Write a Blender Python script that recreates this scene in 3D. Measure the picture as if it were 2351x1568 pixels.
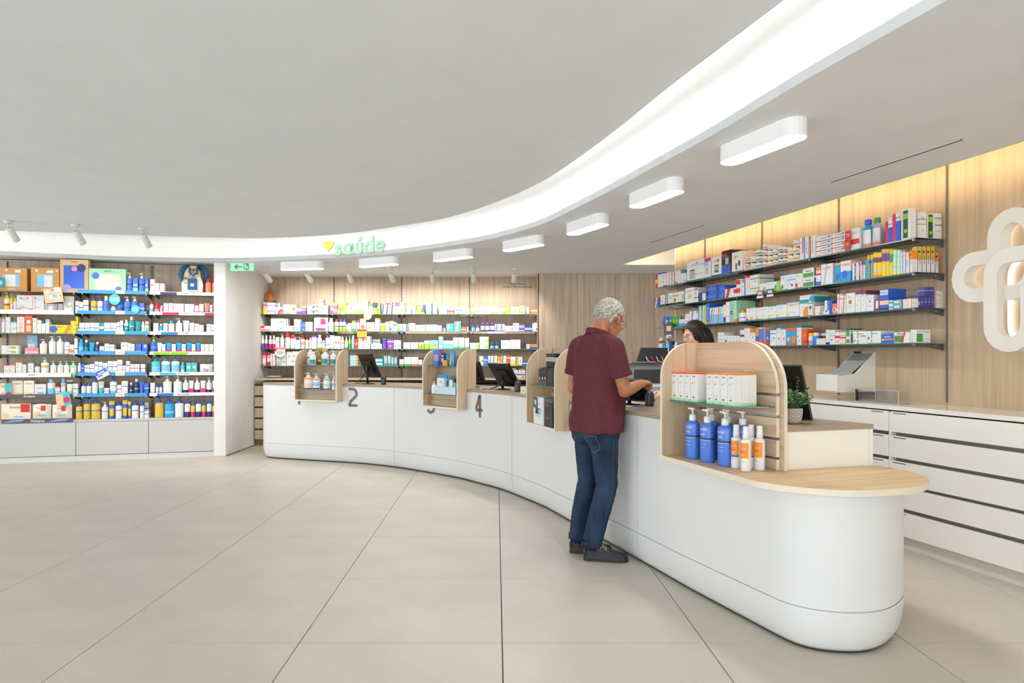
import bpy, bmesh, math, random
import numpy as np
from mathutils import Vector, Matrix
from mathutils.geometry import tessellate_polygon
random.seed(7)
scene = bpy.context.scene
for o in list(bpy.data.objects): bpy.data.objects.remove(o)
col = scene.collection
# ---------------------------------------------------------------- camera
IW, IH, F, CX, CY, H = 2351.0, 1568.0, 1604.0, 1139.0, 815.0, 1.36
cd = bpy.data.cameras.new('camera'); cam = bpy.data.objects.new('camera', cd); col.objects.link(cam)
cam.location = (0, 0, H); cam.rotation_euler = (math.pi/2, 0, 0)
cd.sensor_width = 36; cd.lens = F/IW*36; cd.shift_x = (IW/2-CX)/IW; cd.shift_y = (CY-IH/2)/IW
cd.clip_start = 0.05; scene.camera = cam
# ---------------------------------------------------------------- world, daylight, added side fill, exposure
w = bpy.data.worlds.new('world'); scene.world = w; w.use_nodes = True
w.node_tree.nodes['Background'].inputs[0].default_value = (.93, .97, 1, 1)
w.node_tree.nodes['Background'].inputs[1].default_value = 1.0
def area(name, loc, rot, sx, sy, power, color=(1, 1, 1)):
    l = bpy.data.lights.new(name, 'AREA'); l.shape = 'RECTANGLE'; l.size = sx; l.size_y = sy; l.energy = power; l.color = color
    o = bpy.data.objects.new(name, l); col.objects.link(o); o.location = loc; o.rotation_euler = rot; return o
area('shopfront_daylight', (-1.5, -3.9, 1.5), (math.radians(90), 0, 0), 11, 2.6, 190, (.91, .965, 1))
area('side_fill', (-9.2, 2.6, 1.5), (math.radians(90), 0, math.radians(-90)), 9.5, 2.6, 150, (.93, .975, 1))  # added fill for the mid room; no window is known on this side
scene.view_settings.view_transform = 'Standard'; scene.view_settings.look = 'None'
scene.view_settings.exposure = 0.66; scene.view_settings.gamma = 1.0; scene.view_settings.use_curve_mapping = False
scene.cycles.max_bounces = 8; scene.cycles.diffuse_bounces = 5; scene.cycles.transparent_max_bounces = 24
scene.cycles.use_denoising = True; scene.cycles.caustics_reflective = False; scene.cycles.caustics_refractive = False
scene.cycles.sample_clamp_indirect = 6
# ---------------------------------------------------------------- pixel -> world helpers
def floor_pt(px, py, z=0.0):
    Y = F*(H-z)/(py-CY); return ((px-CX)*Y/F, Y)
def at_y(px, py, Y): return Vector(((px-CX)*Y/F, Y, H-(py-CY)*Y/F))
def z_at(py, Y): return H-(py-CY)*Y/F
# ---------------------------------------------------------------- materials
def s2l(c): return tuple((v/12.92 if v <= .04045 else ((v+.055)/1.055)**2.4) for v in c)
def hx(h): h = h.lstrip('#'); return s2l(tuple(int(h[i:i+2], 16)/255 for i in (0, 2, 4)))
_M = {}
def M(colr, rough=.45, metal=0., spec=.5, emit=0., coat=0.):
    if isinstance(colr, str): colr = hx(colr)
    k = (tuple(round(c, 4) for c in colr), rough, metal, spec, emit, coat)
    if k in _M: return _M[k]
    m = bpy.data.materials.new('plain'); m.use_nodes = True; b = m.node_tree.nodes['Principled BSDF']
    b.inputs['Base Color'].default_value = (*colr, 1); b.inputs['Roughness'].default_value = rough; b.inputs['Metallic'].default_value = metal
    b.inputs['Specular IOR Level'].default_value = spec; b.inputs['Coat Weight'].default_value = coat
    if emit: b.inputs['Emission Color'].default_value = (*colr, 1); b.inputs['Emission Strength'].default_value = emit
    _M[k] = m; return m
def nodes_of(m): return m.node_tree.nodes, m.node_tree.links
def noisy(name, c1, c2, scale=(1, 1, 1), nscale=6, detail=6, rough=.5, bump=0., lo=.35, hi=.65, spec=.5, rotz=0.):
    m = bpy.data.materials.new(name); m.use_nodes = True; N, L = nodes_of(m); b = N['Principled BSDF']
    tc = N.new('ShaderNodeTexCoord'); mp = N.new('ShaderNodeMapping'); mp.inputs['Scale'].default_value = scale
    mp0 = N.new('ShaderNodeMapping'); mp0.inputs['Rotation'].default_value = (0, 0, rotz)
    nz = N.new('ShaderNodeTexNoise'); nz.inputs['Scale'].default_value = nscale; nz.inputs['Detail'].default_value = detail
    cr = N.new('ShaderNodeValToRGB'); cr.color_ramp.elements[0].position = lo; cr.color_ramp.elements[1].position = hi
    cr.color_ramp.elements[0].color = (*hx(c1), 1); cr.color_ramp.elements[1].color = (*hx(c2), 1)
    L.new(tc.outputs['Object'], mp0.inputs[0]); L.new(mp0.outputs[0], mp.inputs[0]); L.new(mp.outputs[0], nz.inputs[0]); L.new(nz.outputs[0], cr.inputs[0]); L.new(cr.outputs[0], b.inputs['Base Color'])
    b.inputs['Roughness'].default_value = rough; b.inputs['Specular IOR Level'].default_value = spec
    if bump:
        bp = N.new('ShaderNodeBump'); bp.inputs['Strength'].default_value = bump; bp.inputs['Distance'].default_value = .01
        L.new(nz.outputs[0], bp.inputs['Height']); L.new(bp.outputs[0], b.inputs['Normal'])
    return m
def wood(name, dark, mid, light, axis='z', rotz=0., rough=.5):
    """oak laminate: long streaks along one axis, fine pores and faint cathedral figure"""
    m = bpy.data.materials.new(name); m.use_nodes = True; N, L = nodes_of(m); b = N['Principled BSDF']
    tc = N.new('ShaderNodeTexCoord'); r = N.new('ShaderNodeMapping'); r.inputs['Rotation'].default_value = (0, 0, rotz)
    L.new(tc.outputs['Object'], r.inputs[0])
    def nz(lng, crs, sc, det, dist=0.):
        mp = N.new('ShaderNodeMapping'); s = [crs]*3; s['xyz'.index(axis)] = lng; mp.inputs['Scale'].default_value = s
        n = N.new('ShaderNodeTexNoise'); n.inputs['Scale'].default_value = sc; n.inputs['Detail'].default_value = det; n.inputs['Distortion'].default_value = dist
        L.new(r.outputs[0], mp.inputs[0]); L.new(mp.outputs[0], n.inputs[0]); return n
    a = nz(.35, 9, 2.2, 4, .6); f = nz(1.2, 60, 3., 3)
    mx = N.new('ShaderNodeMix'); mx.data_type = 'FLOAT'; mx.inputs[0].default_value = .35
    L.new(a.outputs[0], mx.inputs[2]); L.new(f.outputs[0], mx.inputs[3])
    cr = N.new('ShaderNodeValToRGB'); e = cr.color_ramp.elements; e[0].position = .33; e[1].position = .66
    e[0].color = (*hx(dark), 1); e[1].color = (*hx(light), 1); c = e.new(.48); c.color = (*hx(mid), 1)
    L.new(mx.outputs[0], cr.inputs[0]); L.new(cr.outputs[0], b.inputs['Base Color'])
    b.inputs['Roughness'].default_value = rough; b.inputs['Specular IOR Level'].default_value = .35
    return m
def glass_mat(name, tint, rough=.02, fac=.04):
    m = bpy.data.materials.new(name); m.use_nodes = True; N, L = nodes_of(m); N.remove(N['Principled BSDF'])
    out = N['Material Output']; t = N.new('ShaderNodeBsdfTransparent'); t.inputs[0].default_value = (*tint, 1)
    g = N.new('ShaderNodeBsdfGlossy'); g.inputs['Roughness'].default_value = rough; mx = N.new('ShaderNodeMixShader')
    fr = N.new('ShaderNodeFresnel'); fr.inputs[0].default_value = 1.35
    L.new(fr.outputs[0], mx.inputs[0]); L.new(t.outputs[0], mx.inputs[1]); L.new(g.outputs[0], mx.inputs[2]); L.new(mx.outputs[0], out.inputs[0]); return m
WHITE = M('#c6c5c2', .38); LAM = M('#dcdddd', .3); CREAM = M('#eeebe2', .4)
PAINT = noisy('ceiling_paint', '#e6eaee', '#e9edf1', nscale=3, rough=.85, spec=.2)
PAINTW = noisy('white_paint', '#e9e7e2', '#edebe6', nscale=3, rough=.8, spec=.2)
FASC = noisy('fascia_paint', '#f2f1ec', '#f4f3ef', nscale=3, rough=.8, spec=.2)
OAKW = wood('oak_vertical', '#b09777', '#c0a98b', '#cbb697', 'z'); OAKSH = wood('oak_shaded_vertical', '#9f8c77', '#b5a28d', '#c4b39e', 'z')  # same oak laminate; second copy has the dimmer light mixed into its colour
OAKH = wood('oak_horizontal', '#b09578', '#c6ae92', '#d6c2a8', 'y', rotz=-.34); OAKT = wood('oak_top', '#c0a078', '#d4b68c', '#e2c9a3', 'x', rotz=-.34)
OAKX = wood('oak_cross', '#a8927a', '#b9a58d', '#c7b59e', 'x'); OAKTOP = wood('worktop_oak', '#85735f', '#998772', '#a89783', 'y', rotz=-.2, rough=.3)
EDGE = M('#e2d6c2', .5); GLASS = glass_mat('shelf_glass', (.93, .97, .955)); GEDGE = M('#3f7f78', .15); ACR = glass_mat('acrylic', (.97, .97, .98))
BLACK = M('#17171a', .35); DARK = M('#3a3a3a', .5); STEEL = M('#a9adb0', .3, .9); GAP = M('#6f6b64', .6); UPR = M('#3d3f42', .45, .3)
# ---------------------------------------------------------------- mesh builder
class MB:
    def __init__(s): s.v = []; s.f = []; s.mi = []; s.mats = []; s.sm = []
    def m(s, mat):
        if mat not in s.mats: s.mats.append(mat)
        return s.mats.index(mat)
    def add(s, vs, fs, mat, smooth=False):
        b = len(s.v); s.v += [tuple(v) for v in vs]; k = s.m(mat)
        for f in fs: s.f.append(tuple(b+i for i in f)); s.mi.append(k); s.sm.append(smooth)
        return s
    def box(s, c, d, mat, rz=0., R=None):
        hx_, hy, hz = d[0]/2, d[1]/2, d[2]/2; vs = []
        R = R or Matrix.Rotation(rz, 3, 'Z')
        for sx in (-1, 1):
            for sy in (-1, 1):
                for sz in (-1, 1): vs.append(Vector(c)+R @ Vector((sx*hx_, sy*hy, sz*hz)))
        return s.add(vs, [(0, 1, 3, 2), (4, 6, 7, 5), (0, 4, 5, 1), (2, 3, 7, 6), (0, 2, 6, 4), (1, 5, 7, 3)], mat)
    def quad(s, pts, mat): return s.add(pts, [tuple(range(len(pts)))], mat)
    def prism(s, poly, z0, z1, mat, side=None, smooth=False):
        n = len(poly); tri = tessellate_polygon([[Vector((p[0], p[1], 0)) for p in poly]])
        A = sum(poly[i][0]*poly[(i+1) % n][1]-poly[(i+1) % n][0]*poly[i][1] for i in range(n))
        up = []; dn = []
        for t in tri:
            a, b, c = t; ar = (poly[b][0]-poly[a][0])*(poly[c][1]-poly[a][1])-(poly[c][0]-poly[a][0])*(poly[b][1]-poly[a][1])
            t = t if ar > 0 else (a, c, b); up.append(t); dn.append(tuple(reversed(t)))
        s.add([(p[0], p[1], z1) for p in poly], up, mat); s.add([(p[0], p[1], z0) for p in poly], dn, mat)
        vs = [(p[0], p[1], z0) for p in poly]+[(p[0], p[1], z1) for p in poly]
        fs = [(i, (i+1) % n, n+(i+1) % n, n+i) for i in range(n)]
        if A < 0: fs = [tuple(reversed(f)) for f in fs]
        return s.add(vs, fs, side or mat, smooth)
    def xprism(s, poly, T, t0, t1, mat, side=None):
        """poly in a local 2D plane, T maps (u,v,w)->world, extruded from w=t0 to t1"""
        n = len(poly); tri = tessellate_polygon([[Vector((p[0], p[1], 0)) for p in poly]])
        s.add([T(p[0], p[1], t0) for p in poly], tri, mat); s.add([T(p[0], p[1], t1) for p in poly], [tuple(reversed(t)) for t in tri], mat)
        return s.add([T(p[0], p[1], t0) for p in poly]+[T(p[0], p[1], t1) for p in poly], [(i, (i+1) % n, n+(i+1) % n, n+i) for i in range(n)], side or mat)
    def lathe(s, prof, mat, seg=16, c=(0, 0, 0), ry=1., rx=1., matf=None, smooth=True, caps=True):
        """prof [(r,z)], optional matf(ring, angle)->material"""
        b = len(s.v); n = len(prof)
        for r, z in prof:
            for k in range(seg):
                a = 2*math.pi*k/seg; s.v.append((c[0]+r*rx*math.cos(a), c[1]+r*ry*math.sin(a), c[2]+z))
        for i in range(n-1):
            for k in range(seg):
                k2 = (k+1) % seg; s.f.append((b+i*seg+k, b+i*seg+k2, b+(i+1)*seg+k2, b+(i+1)*seg+k))
                mm = matf(i, 2*math.pi*(k+.5)/seg) if matf else None
                s.mi.append(s.m(mm or mat)); s.sm.append(smooth)
        if caps:
            s.f.append(tuple(b+k for k in reversed(range(seg)))); s.mi.append(s.m(mat)); s.sm.append(False)
            s.f.append(tuple(b+(n-1)*seg+k for k in range(seg))); s.mi.append(s.m(mat)); s.sm.append(False)
        return s
    def tube(s, pts, r, mat, seg=8, smooth=True, sx=1., sy=1.):
        pts = [Vector(p) for p in pts]; n = len(pts); rs = r if isinstance(r, (list, tuple)) else [r]*n
        b = len(s.v); up = None
        for i, p in enumerate(pts):
            d = (pts[min(i+1, n-1)]-pts[max(i-1, 0)]).normalized()
            if up is None: up = Vector((0, 0, 1)) if abs(d.z) < .9 else Vector((1, 0, 0))
            x = d.cross(up).normalized(); y = x.cross(d).normalized(); up = y
            for k in range(seg):
                a = 2*math.pi*k/seg; s.v.append(tuple(p+(x*math.cos(a)*sx+y*math.sin(a)*sy)*rs[i]))
        k0 = s.m(mat)
        for i in range(n-1):
            for k in range(seg):
                k2 = (k+1) % seg; s.f.append((b+i*seg+k, b+i*seg+k2, b+(i+1)*seg+k2, b+(i+1)*seg+k)); s.mi.append(k0); s.sm.append(smooth)
        s.f.append(tuple(b+k for k in reversed(range(seg)))); s.mi.append(k0); s.sm.append(False)
        s.f.append(tuple(b+(n-1)*seg+k for k in range(seg))); s.mi.append(k0); s.sm.append(False)
        return s
    def disc(s, c, r, ux, uz, mat, seg=20, t=0., rz=None):
        ux = Vector(ux); uz = Vector(uz); c = Vector(c); rz = rz or r
        return s.add([c+ux*(r*math.cos(2*math.pi*k/seg))+uz*(rz*math.sin(2*math.pi*k/seg)) for k in range(seg)], [tuple(range(seg))], mat)
    def mesh(s, name):
        me = bpy.data.meshes.new(name); me.from_pydata(s.v, [], s.f)
        for m in s.mats: me.materials.append(m)
        me.polygons.foreach_set('material_index', s.mi); me.polygons.foreach_set('use_smooth', s.sm); me.update(); return me
    def build(s, name, parent=None): return link(name, s.mesh(name), parent)
def link(name, data, parent=None):
    o = bpy.data.objects.new(name, data); col.objects.link(o)
    if parent is not None: o.parent = parent
    return o
def tag(o, label=None, cat=None, group=None, kind=None):
    if label: o['label'] = label
    if cat: o['category'] = cat
    if group: o['group'] = group
    if kind: o['kind'] = kind
    return o
def thing(name, label, cat, loc=(0, 0, 0), rz=0., group=None):
    o = link(name, None); o.empty_display_size = .05; o.location = loc; o.rotation_euler = (0, 0, rz); return tag(o, label, cat, group)
def struct(o): o['kind'] = 'structure'; return o
# ---------------------------------------------------------------- 2D curve helpers
def catmull(P, per=8):
    P = [Vector((p[0], p[1])) for p in P]; Q = [2*P[0]-P[1]]+P+[2*P[-1]-P[-2]]; out = []
    for i in range(1, len(Q)-2):
        for k in range(per):
            t = k/per; a, b, c, d = Q[i-1], Q[i], Q[i+1], Q[i+2]
            out.append(.5*((2*b)+(c-a)*t+(2*a-5*b+4*c-d)*t*t+(3*b-a-3*c+d)*t**3))
    out.append(P[-1]); return out
def resample(P, n):
    d = [0.]
    for a, b in zip(P, P[1:]): d.append(d[-1]+(b-a).length)
    out = []
    for k in range(n):
        s = d[-1]*k/(n-1); i = max(j for j in range(len(d)) if d[j] <= s+1e-9); i = min(i, len(P)-2)
        t = (s-d[i])/max(1e-9, d[i+1]-d[i]); out.append(P[i].lerp(P[i+1], min(1, t)))
    return out
def normals(P):
    out = []
    for i in range(len(P)):
        d = (P[min(i+1, len(P)-1)]-P[max(i-1, 0)]).normalized(); out.append(Vector((d.y, -d.x)))
    return out   # right-hand side of travel direction
def smooth2(P, it=2):
    for _ in range(it): P = [P[0]]+[(P[i-1]+P[i]*2+P[i+1])/4 for i in range(1, len(P)-1)]+[P[-1]]
    return P
def sweep(mb, P, Nn, prof, mat, mats=None, smooth=True):
    """sweep a profile [(offset,z)] along plan curve P with normals Nn"""
    n = len(prof); b = len(mb.v)
    for p, nn in zip(P, Nn):
        for o, z in prof: mb.v.append((p.x+nn.x*o, p.y+nn.y*o, z))
    for i in range(len(P)-1):
        for k in range(n-1):
            mb.f.append((b+i*n+k, b+(i+1)*n+k, b+(i+1)*n+k+1, b+i*n+k+1)); mb.mi.append(mb.m((mats[k] if mats else None) or mat)); mb.sm.append(smooth)
# text as flat mesh data: returns (verts2d, faces, width)
_T = {}
def text_geo(s, bold=0.):
    k = (s, bold)
    if k in _T: return _T[k]
    c = bpy.data.curves.new('t', 'FONT'); c.body = s; c.size = 1; c.offset = bold; c.resolution_u = 3
    o = bpy.data.objects.new('t', c); me = bpy.data.meshes.new_from_object(o)
    v = [(p.co.x, p.co.y) for p in me.vertices]; f = [tuple(p.vertices) for p in me.polygons]
    bpy.data.objects.remove(o); bpy.data.curves.remove(c); bpy.data.meshes.remove(me)
    if v:
        x0 = min(p[0] for p in v); x1 = max(p[0] for p in v); y0 = min(p[1] for p in v); y1 = max(p[1] for p in v)
    else: x0 = x1 = y0 = y1 = 0
    _T[k] = ([(a-x0, b-y0) for a, b in v], f, x1-x0, y1-y0); return _T[k]
def put_text(mb, s, T, w=None, h=None, mat=None, bold=0., depth=0.):
    """T(u,v,wd) maps text plane to world; text is centred at (0,0) with height h (and width w)"""
    v, f, tw, th = text_geo(s, bold)
    if not v: return
    sy = (h/th) if h else (w/tw); sx = (w/tw) if w else sy
    mb.add([T((a-tw/2)*sx, (b-th/2)*sy, depth) for a, b in v], f, mat)
    if depth:
        from collections import Counter
        ec = Counter(); 
        for fc in f:
            for i in range(len(fc)): e = (fc[i], fc[(i+1) % len(fc)]); ec[tuple(sorted(e))] += 1
        vs = []; fs = []
        for fc in f:
            for i in range(len(fc)):
                a, b = fc[i], fc[(i+1) % len(fc)]
                if ec[tuple(sorted((a, b)))] == 1:
                    q = [T((v[j][0]-tw/2)*sx, (v[j][1]-th/2)*sy, d) for j, d in ((a, 0), (b, 0), (b, depth), (a, depth))]
                    fs.append(tuple(range(len(vs), len(vs)+4))); vs += q
        mb.add(vs, fs, mat)
def plane_T(c, ux, uz, n):
    c, ux, uz, n = Vector(c), Vector(ux), Vector(uz), Vector(n)
    return lambda u, v, wd=0.: c+ux*u+uz*v+n*wd
def strokes(mb, polys, wd, T, t, mat, seg=8):
    """rounded strokes: polylines swept with round caps, extruded to thickness t"""
    r = wd/2
    for P in polys:
        P = [Vector(p) for p in P]; n = len(P); L_, R_ = [], []
        for i in range(n):
            d = (P[min(i+1, n-1)]-P[max(i-1, 0)]).normalized(); nn = Vector((-d.y, d.x))
            L_.append(P[i]+nn*r); R_.append(P[i]-nn*r)
        d0 = (P[0]-P[1]).normalized(); d1 = (P[-1]-P[-2]).normalized()
        cap = lambda c, d, k: c+Vector((d.x*math.sin(k)-d.y*math.cos(k)*1, d.y*math.sin(k)+d.x*math.cos(k)))*r
        end = [cap(P[-1], d1, math.pi*k/seg) for k in range(1, seg)]
        st = [cap(P[0], d0, math.pi*k/seg) for k in range(1, seg)]
        b = len(mb.v); k0 = mb.m(mat)
        for w_ in (0, t):
            for i in range(n): mb.v.append(tuple(T(L_[i].x, L_[i].y, w_))); mb.v.append(tuple(T(R_[i].x, R_[i].y, w_)))
        o2 = b+2*n
        for i in range(n-1):
            for q in ((o2+2*i, o2+2*i+1, o2+2*i+3, o2+2*i+2), (b+2*i, b+2*i+2, o2+2*i+2, o2+2*i), (b+2*i+1, o2+2*i+1, o2+2*i+3, b+2*i+3)):
                mb.f.append(q); mb.mi.append(k0); mb.sm.append(False)
        for ring in ([L_[-1]]+end+[R_[-1]], [R_[0]]+st+[L_[0]]):
            m_ = len(ring); vs = [T(p.x, p.y, t) for p in ring]+[T(p.x, p.y, 0) for p in ring]
            mb.add(vs, [tuple(range(m_))]+[(i, i+1, m_+i+1, m_+i) for i in range(m_-1)], mat)
def arc(cx, cy, rx, ry, a0, a1, n=14): return [(cx+rx*math.cos(math.radians(a0+(a1-a0)*k/n)), cy+ry*math.sin(math.radians(a0+(a1-a0)*k/n))) for k in range(n+1)]
# ================================================================ ROOM SHELL
ZL, ZR, ZT = 2.60, 2.83, 3.12          # low ceiling, raft, slab
TH = math.radians(14.9); eL = Vector((math.cos(TH), math.sin(TH))); nL = Vector((-math.sin(TH), math.cos(TH)))   # left shelving: along, into
eW = Vector((math.sin(TH), -math.cos(TH))); nW = Vector((math.cos(TH), math.sin(TH)))                            # right wall: towards camera, into
AL = Vector((-3.64, 9.40)); YB, YK = 11.11, 10.64
WR = Vector((3.24, 5.02))              # point on right wall plane
wall_pt = lambda t: WR+eW*t
T_END = (8.756-5.02)/eW.y              # far end of the right wall
# ---- floor tiles
TS = .705*H; x_line = (1153-CX)/F*(F*H/(1475.5-CY)); y_line = F*H/(1475.5-CY)
floor = struct(MB().quad([(-10, -4.2, -.012), (7, -4.2, -.012), (7, 12, -.012), (-10, 12, -.012)], M('#453f37', .8)).build('floor'))
TILE = noisy('floor_tile', '#c4bbad', '#cfc6b9', scale=(1, 1, 1), nscale=2.2, detail=8, rough=.42, bump=.02, lo=.3, hi=.7)
tm = MB(); g = .0023; hs = TS/2-g
tm.add([(-hs, -hs, -.001), (hs, -hs, -.001), (hs, hs, -.001), (-hs, hs, -.001), (-hs+.001, -hs+.001, 0), (hs-.001, -hs+.001, 0), (hs-.001, hs-.001, 0), (-hs+.001, hs-.001, 0)],
       [(4, 5, 6, 7), (0, 1, 5, 4), (1, 2, 6, 5), (2, 3, 7, 6), (3, 0, 4, 7)], TILE)
tm.add([(-hs, -hs, -.001), (hs, -hs, -.001), (hs, hs, -.001), (-hs, hs, -.001), (-hs, -hs, -.01), (hs, -hs, -.01), (hs, hs, -.01), (-hs, hs, -.01)], [(0, 4, 5, 1), (1, 5, 6, 2), (2, 6, 7, 3), (3, 7, 4, 0)], TILE)
tme = tm.mesh('tile')
for i in range(-8, 5):
    for j in range(-6, 9):
        cx_, cy_ = x_line+(i+.5)*TS, y_line+(j+.5)*TS
        if abs(cx_) > max(3.4, 1.0*cy_+1.5) or cy_ > 11.6: continue
        if cy_ < .6: continue
        link('tile', tme, floor).location = (cx_, cy_, 0)
struct(floor)
MB().quad([(-10, -4.2, -.002), (7, -4.2, -.002), (7, .0, -.002), (-10, .0, -.002)], TILE).build('tile', floor)['kind'] = 'stuff'
# ---- slab, raft, low ceiling and fascia
struct(MB().quad([(-10, -4.2, ZT), (-10, 12, ZT), (7, 12, ZT), (7, -4.2, ZT)], PAINTW).build('ceiling'))
fas = [floor_pt(x, y, ZL) for x, y in [(0, 585), (150, 592), (300, 598), (518, 601), (643, 597.7), (768, 592), (858, 586), (947, 577), (1036, 564), (1126, 549), (1215, 525), (1260, 509), (1301, 488), (1382, 448), (1523, 372), (1665, 294), (1820, 200), (2175, 0)]]
p0, p1 = Vector(fas[0]), Vector(fas[2]); q0, q1 = Vector(fas[-1]), Vector(fas[-2])
fas = [p0+(p0-p1).normalized()*3.3]+fas+[q0+(q0-q1).normalized()*3, q0+(q0-q1).normalized()*6.6]
FC = smooth2(resample(catmull(fas, 10), 220), 6); FN = normals(FC)
raf = [floor_pt(x, y, ZR) for x, y in [(0, 529), (221, 537), (400, 543), (560, 547), (660, 545), (768, 539), (858, 528), (947, 514), (1021, 501.5), (1130, 468), (1240, 420), (1334, 358), (1429, 287), (1535, 200), (1800, 0)]]
p0, p1 = Vector(raf[0]), Vector(raf[2]); q0, q1 = Vector(raf[-1]), Vector(raf[-2])
raf = [p0+(p0-p1).normalized()*3.8]+raf+[q0+(q0-q1).normalized()*3, q0+(q0-q1).normalized()*7]
RC = smooth2(resample(catmull(raf, 10), 200), 6); RN = normals(RC)
mb = MB(); mb.prism([(p.x, p.y) for p in RC]+[(RC[-1].x-.5, -4.2), (-10, -4.2), (-10, RC[0].y)], ZR, ZR+.07, PAINT); struct(mb.build('ceiling'))
cove = [floor_pt(2351, 325, ZL), floor_pt(1545, 572, ZL), floor_pt(1420, 603, ZL)]
c0, c1 = Vector(cove[0]), Vector(cove[1]); cdir = (c0-c1).normalized(); cnear = c0+cdir*7.8; YC = 9.61
cfar = c1+(c1-c0)*((YC-c1.y)/(c1.y-c0.y))
lowpoly = [(p.x, p.y) for p in FC]+[(cnear.x, cnear.y), (cfar.x, cfar.y), (4.2, YC), (4.2, 11.3), (-9.5, 11.3)]
mb = MB(); mb.prism(lowpoly, ZL, ZL+.05, PAINT); struct(mb.build('ceiling'))
mb = MB(); sweep(mb, FC, FN, [(0, ZL), (0, ZT)], FASC); sweep(mb, FC, [-n for n in FN], [(.03, ZL), (.03, ZT)], FASC); struct(mb.build('trim_1'))        # lit curved fascia
mb = MB(); mb.box(((cfar.x+4.2)/2, YC-.004, (ZL+ZT)/2-.0005), (4.2-cfar.x, .006, ZT-ZL), CREAM)
a, b_ = Vector((cfar.x, cfar.y)), Vector((cnear.x, cnear.y)); mb.quad([(a.x, a.y, ZL), (b_.x, b_.y, ZL), (b_.x, b_.y, ZL+.05), (a.x, a.y, ZL+.05)], PAINTW); struct(mb.build('trim_2'))
# ---- LED strips (concealed cove lighting)
def led(name, P, Nn, off, z, wd, emit, colr, label):
    mb = MB(); e = M(colr, .5, emit=emit); sweep(mb, P, Nn, [(off, z), (off, z+wd)], e); sweep(mb, P, Nn, [(off-.012, z+wd), (off-.012, z-.005)], M('#d0d0d0', .5))
    o = mb.build(name); return tag(o, label, 'light strip')
sub = [i for i, p in enumerate(RC) if p.y > -1.5 and p.x > -7.5]
led('led_strip', [RC[i] for i in sub], [RN[i] for i in sub], -.05, ZR+.07, .03, 23, '#fafcff', 'concealed white light strip above the curved edge of the ceiling raft')
CP = [cfar+(cnear-cfar)*(k/20) for k in range(14)]; CN = [Vector((nW.x, nW.y))]*14
led('led_strip', CP, CN, -.04, ZL+.05, .03, 30, '#ffe2b8', 'concealed warm light strip above the oak wall with the cross')
# ---- right oak wall
pans = [T_END]+[((F*0+ (lambda r: (r*WR.y-WR.x)/(eW.x-r*eW.y))((px-CX)/F))) for px in (1618, 1749, 1925, 2174)]+[1.9, 3.0, 4.2, 5.6, 7.0, 9.4]
wr = struct(MB().box((WR+nW*.05+eW*((T_END+9.4)/2)).to_3d()+Vector((0, 0, ZT/2)), (.07, 9.4-T_END, ZT), M('#8d8a84', .6), rz=TH).build('wall_right'))
for a, b_ in zip(pans, pans[1:]):
    c = WR+eW*((a+b_)/2)+nW*.009
    o = MB().box((0, 0, 0), (.018, (b_-a)-.005, ZT-.01), OAKW).build('panel', wr); o.location = (c.x, c.y, ZT/2); o.rotation_euler = (0, 0, TH)
e = wall_pt(T_END); MB().box((e.x+nW.x*.03-eW.x*.004, e.y+nW.y*.03-eW.y*.004, ZT/2), (.06, .012, ZT), CREAM, rz=TH).build('edge_strip', wr)
# ---- back wall and the nearer oak block beside it
XS = -3.63; XK = (1235-CX)/F*YK
wb = struct(MB().box(((XS+XK)/2, YB+.05, ZL/2), (XK-XS+.4, .06, ZL), M('#55504a', .7)).build('wall_back'))
bx = [XS]+[(px-CX)/F*YB for px in (766.6, 922, 1078)]+[XK]
for a, b_ in zip(bx, bx[1:]): MB().box(((a+b_)/2, YB+.01, ZL/2), (b_-a-.012, .018, ZL-.004), OAKSH).build('panel', wb)
mb = MB()
put_text(mb, 'Direção Técnica', plane_T(at_y(1187.5, 652.5, YB-.003), (1, 0, 0), (0, 0, 1), (0, -1, 0)), w=.235, h=.034, mat=M('#3a342c', .6), bold=.012)
put_text(mb, 'Dr. Hélder Filipe Sousa Mesquita', plane_T(at_y(1188, 659, YB-.003), (1, 0, 0), (0, 0, 1), (0, -1, 0)), w=.475, h=.034, mat=M('#3a342c', .6), bold=.012); mb.build('lettering', wb)
wk = struct(MB().box(((XK+4.2)/2, (YK+11.4)/2+.02, ZL/2), (4.2-XK-.01, 11.4-YK-.0, ZL), M('#55504a', .7)).build('wall_far'))
bx = [XK]+[(px-CX)/F*YK for px in (1325.5, 1412.5, 1500)]+[3.0, 4.2]
for a, b_ in zip(bx, bx[1:]): MB().box(((a+b_)/2, YK+.009, ZL/2), (b_-a-.004, .018, ZL-.004), OAKSH).build('panel', wk)
MB().box((XK+.004, (YK+YB)/2, ZL/2), (.02, YB-YK, ZL-.004), OAKSH).build('panel', wk)
# ---- other walls: left, white return, shopfront behind the camera
wl_ = MB(); wl_.box((-9.6, 9.9, ZT/2), (.1, 3.6, ZT), PAINTW); wl_.box((-9.6, 2.6, 2.98), (.1, 11, .28), PAINTW); wl_.box((-9.6, -3.4, ZT/2), (.1, 1.2, ZT), PAINTW); struct(wl_.build('wall_left'))
sw2 = struct(MB().quad([(-9.6, -2.8, 0), (-9.6, 8.1, 0), (-9.6, 8.1, 2.84), (-9.6, -2.8, 2.84)], glass_mat('side_glass', (.96, .98, .98))).build('added_window'))  # unseen side glazing, made up to go with the added fill light
for k in range(5): MB().box((-9.58, -2.8+k*2.7, 1.42), (.08, .07, 2.84), M('#8a8c8e', .4, .5)).build('mullion', sw2)
mb = MB(); mb.prism([(AL.x, AL.y), (AL.x+.012, YB+.04), (AL.x-.14, YB+.04), (AL.x-.14, AL.y-.04)], 0.006, ZL-.001, PAINTW); struct(mb.build('wall_return'))
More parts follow.
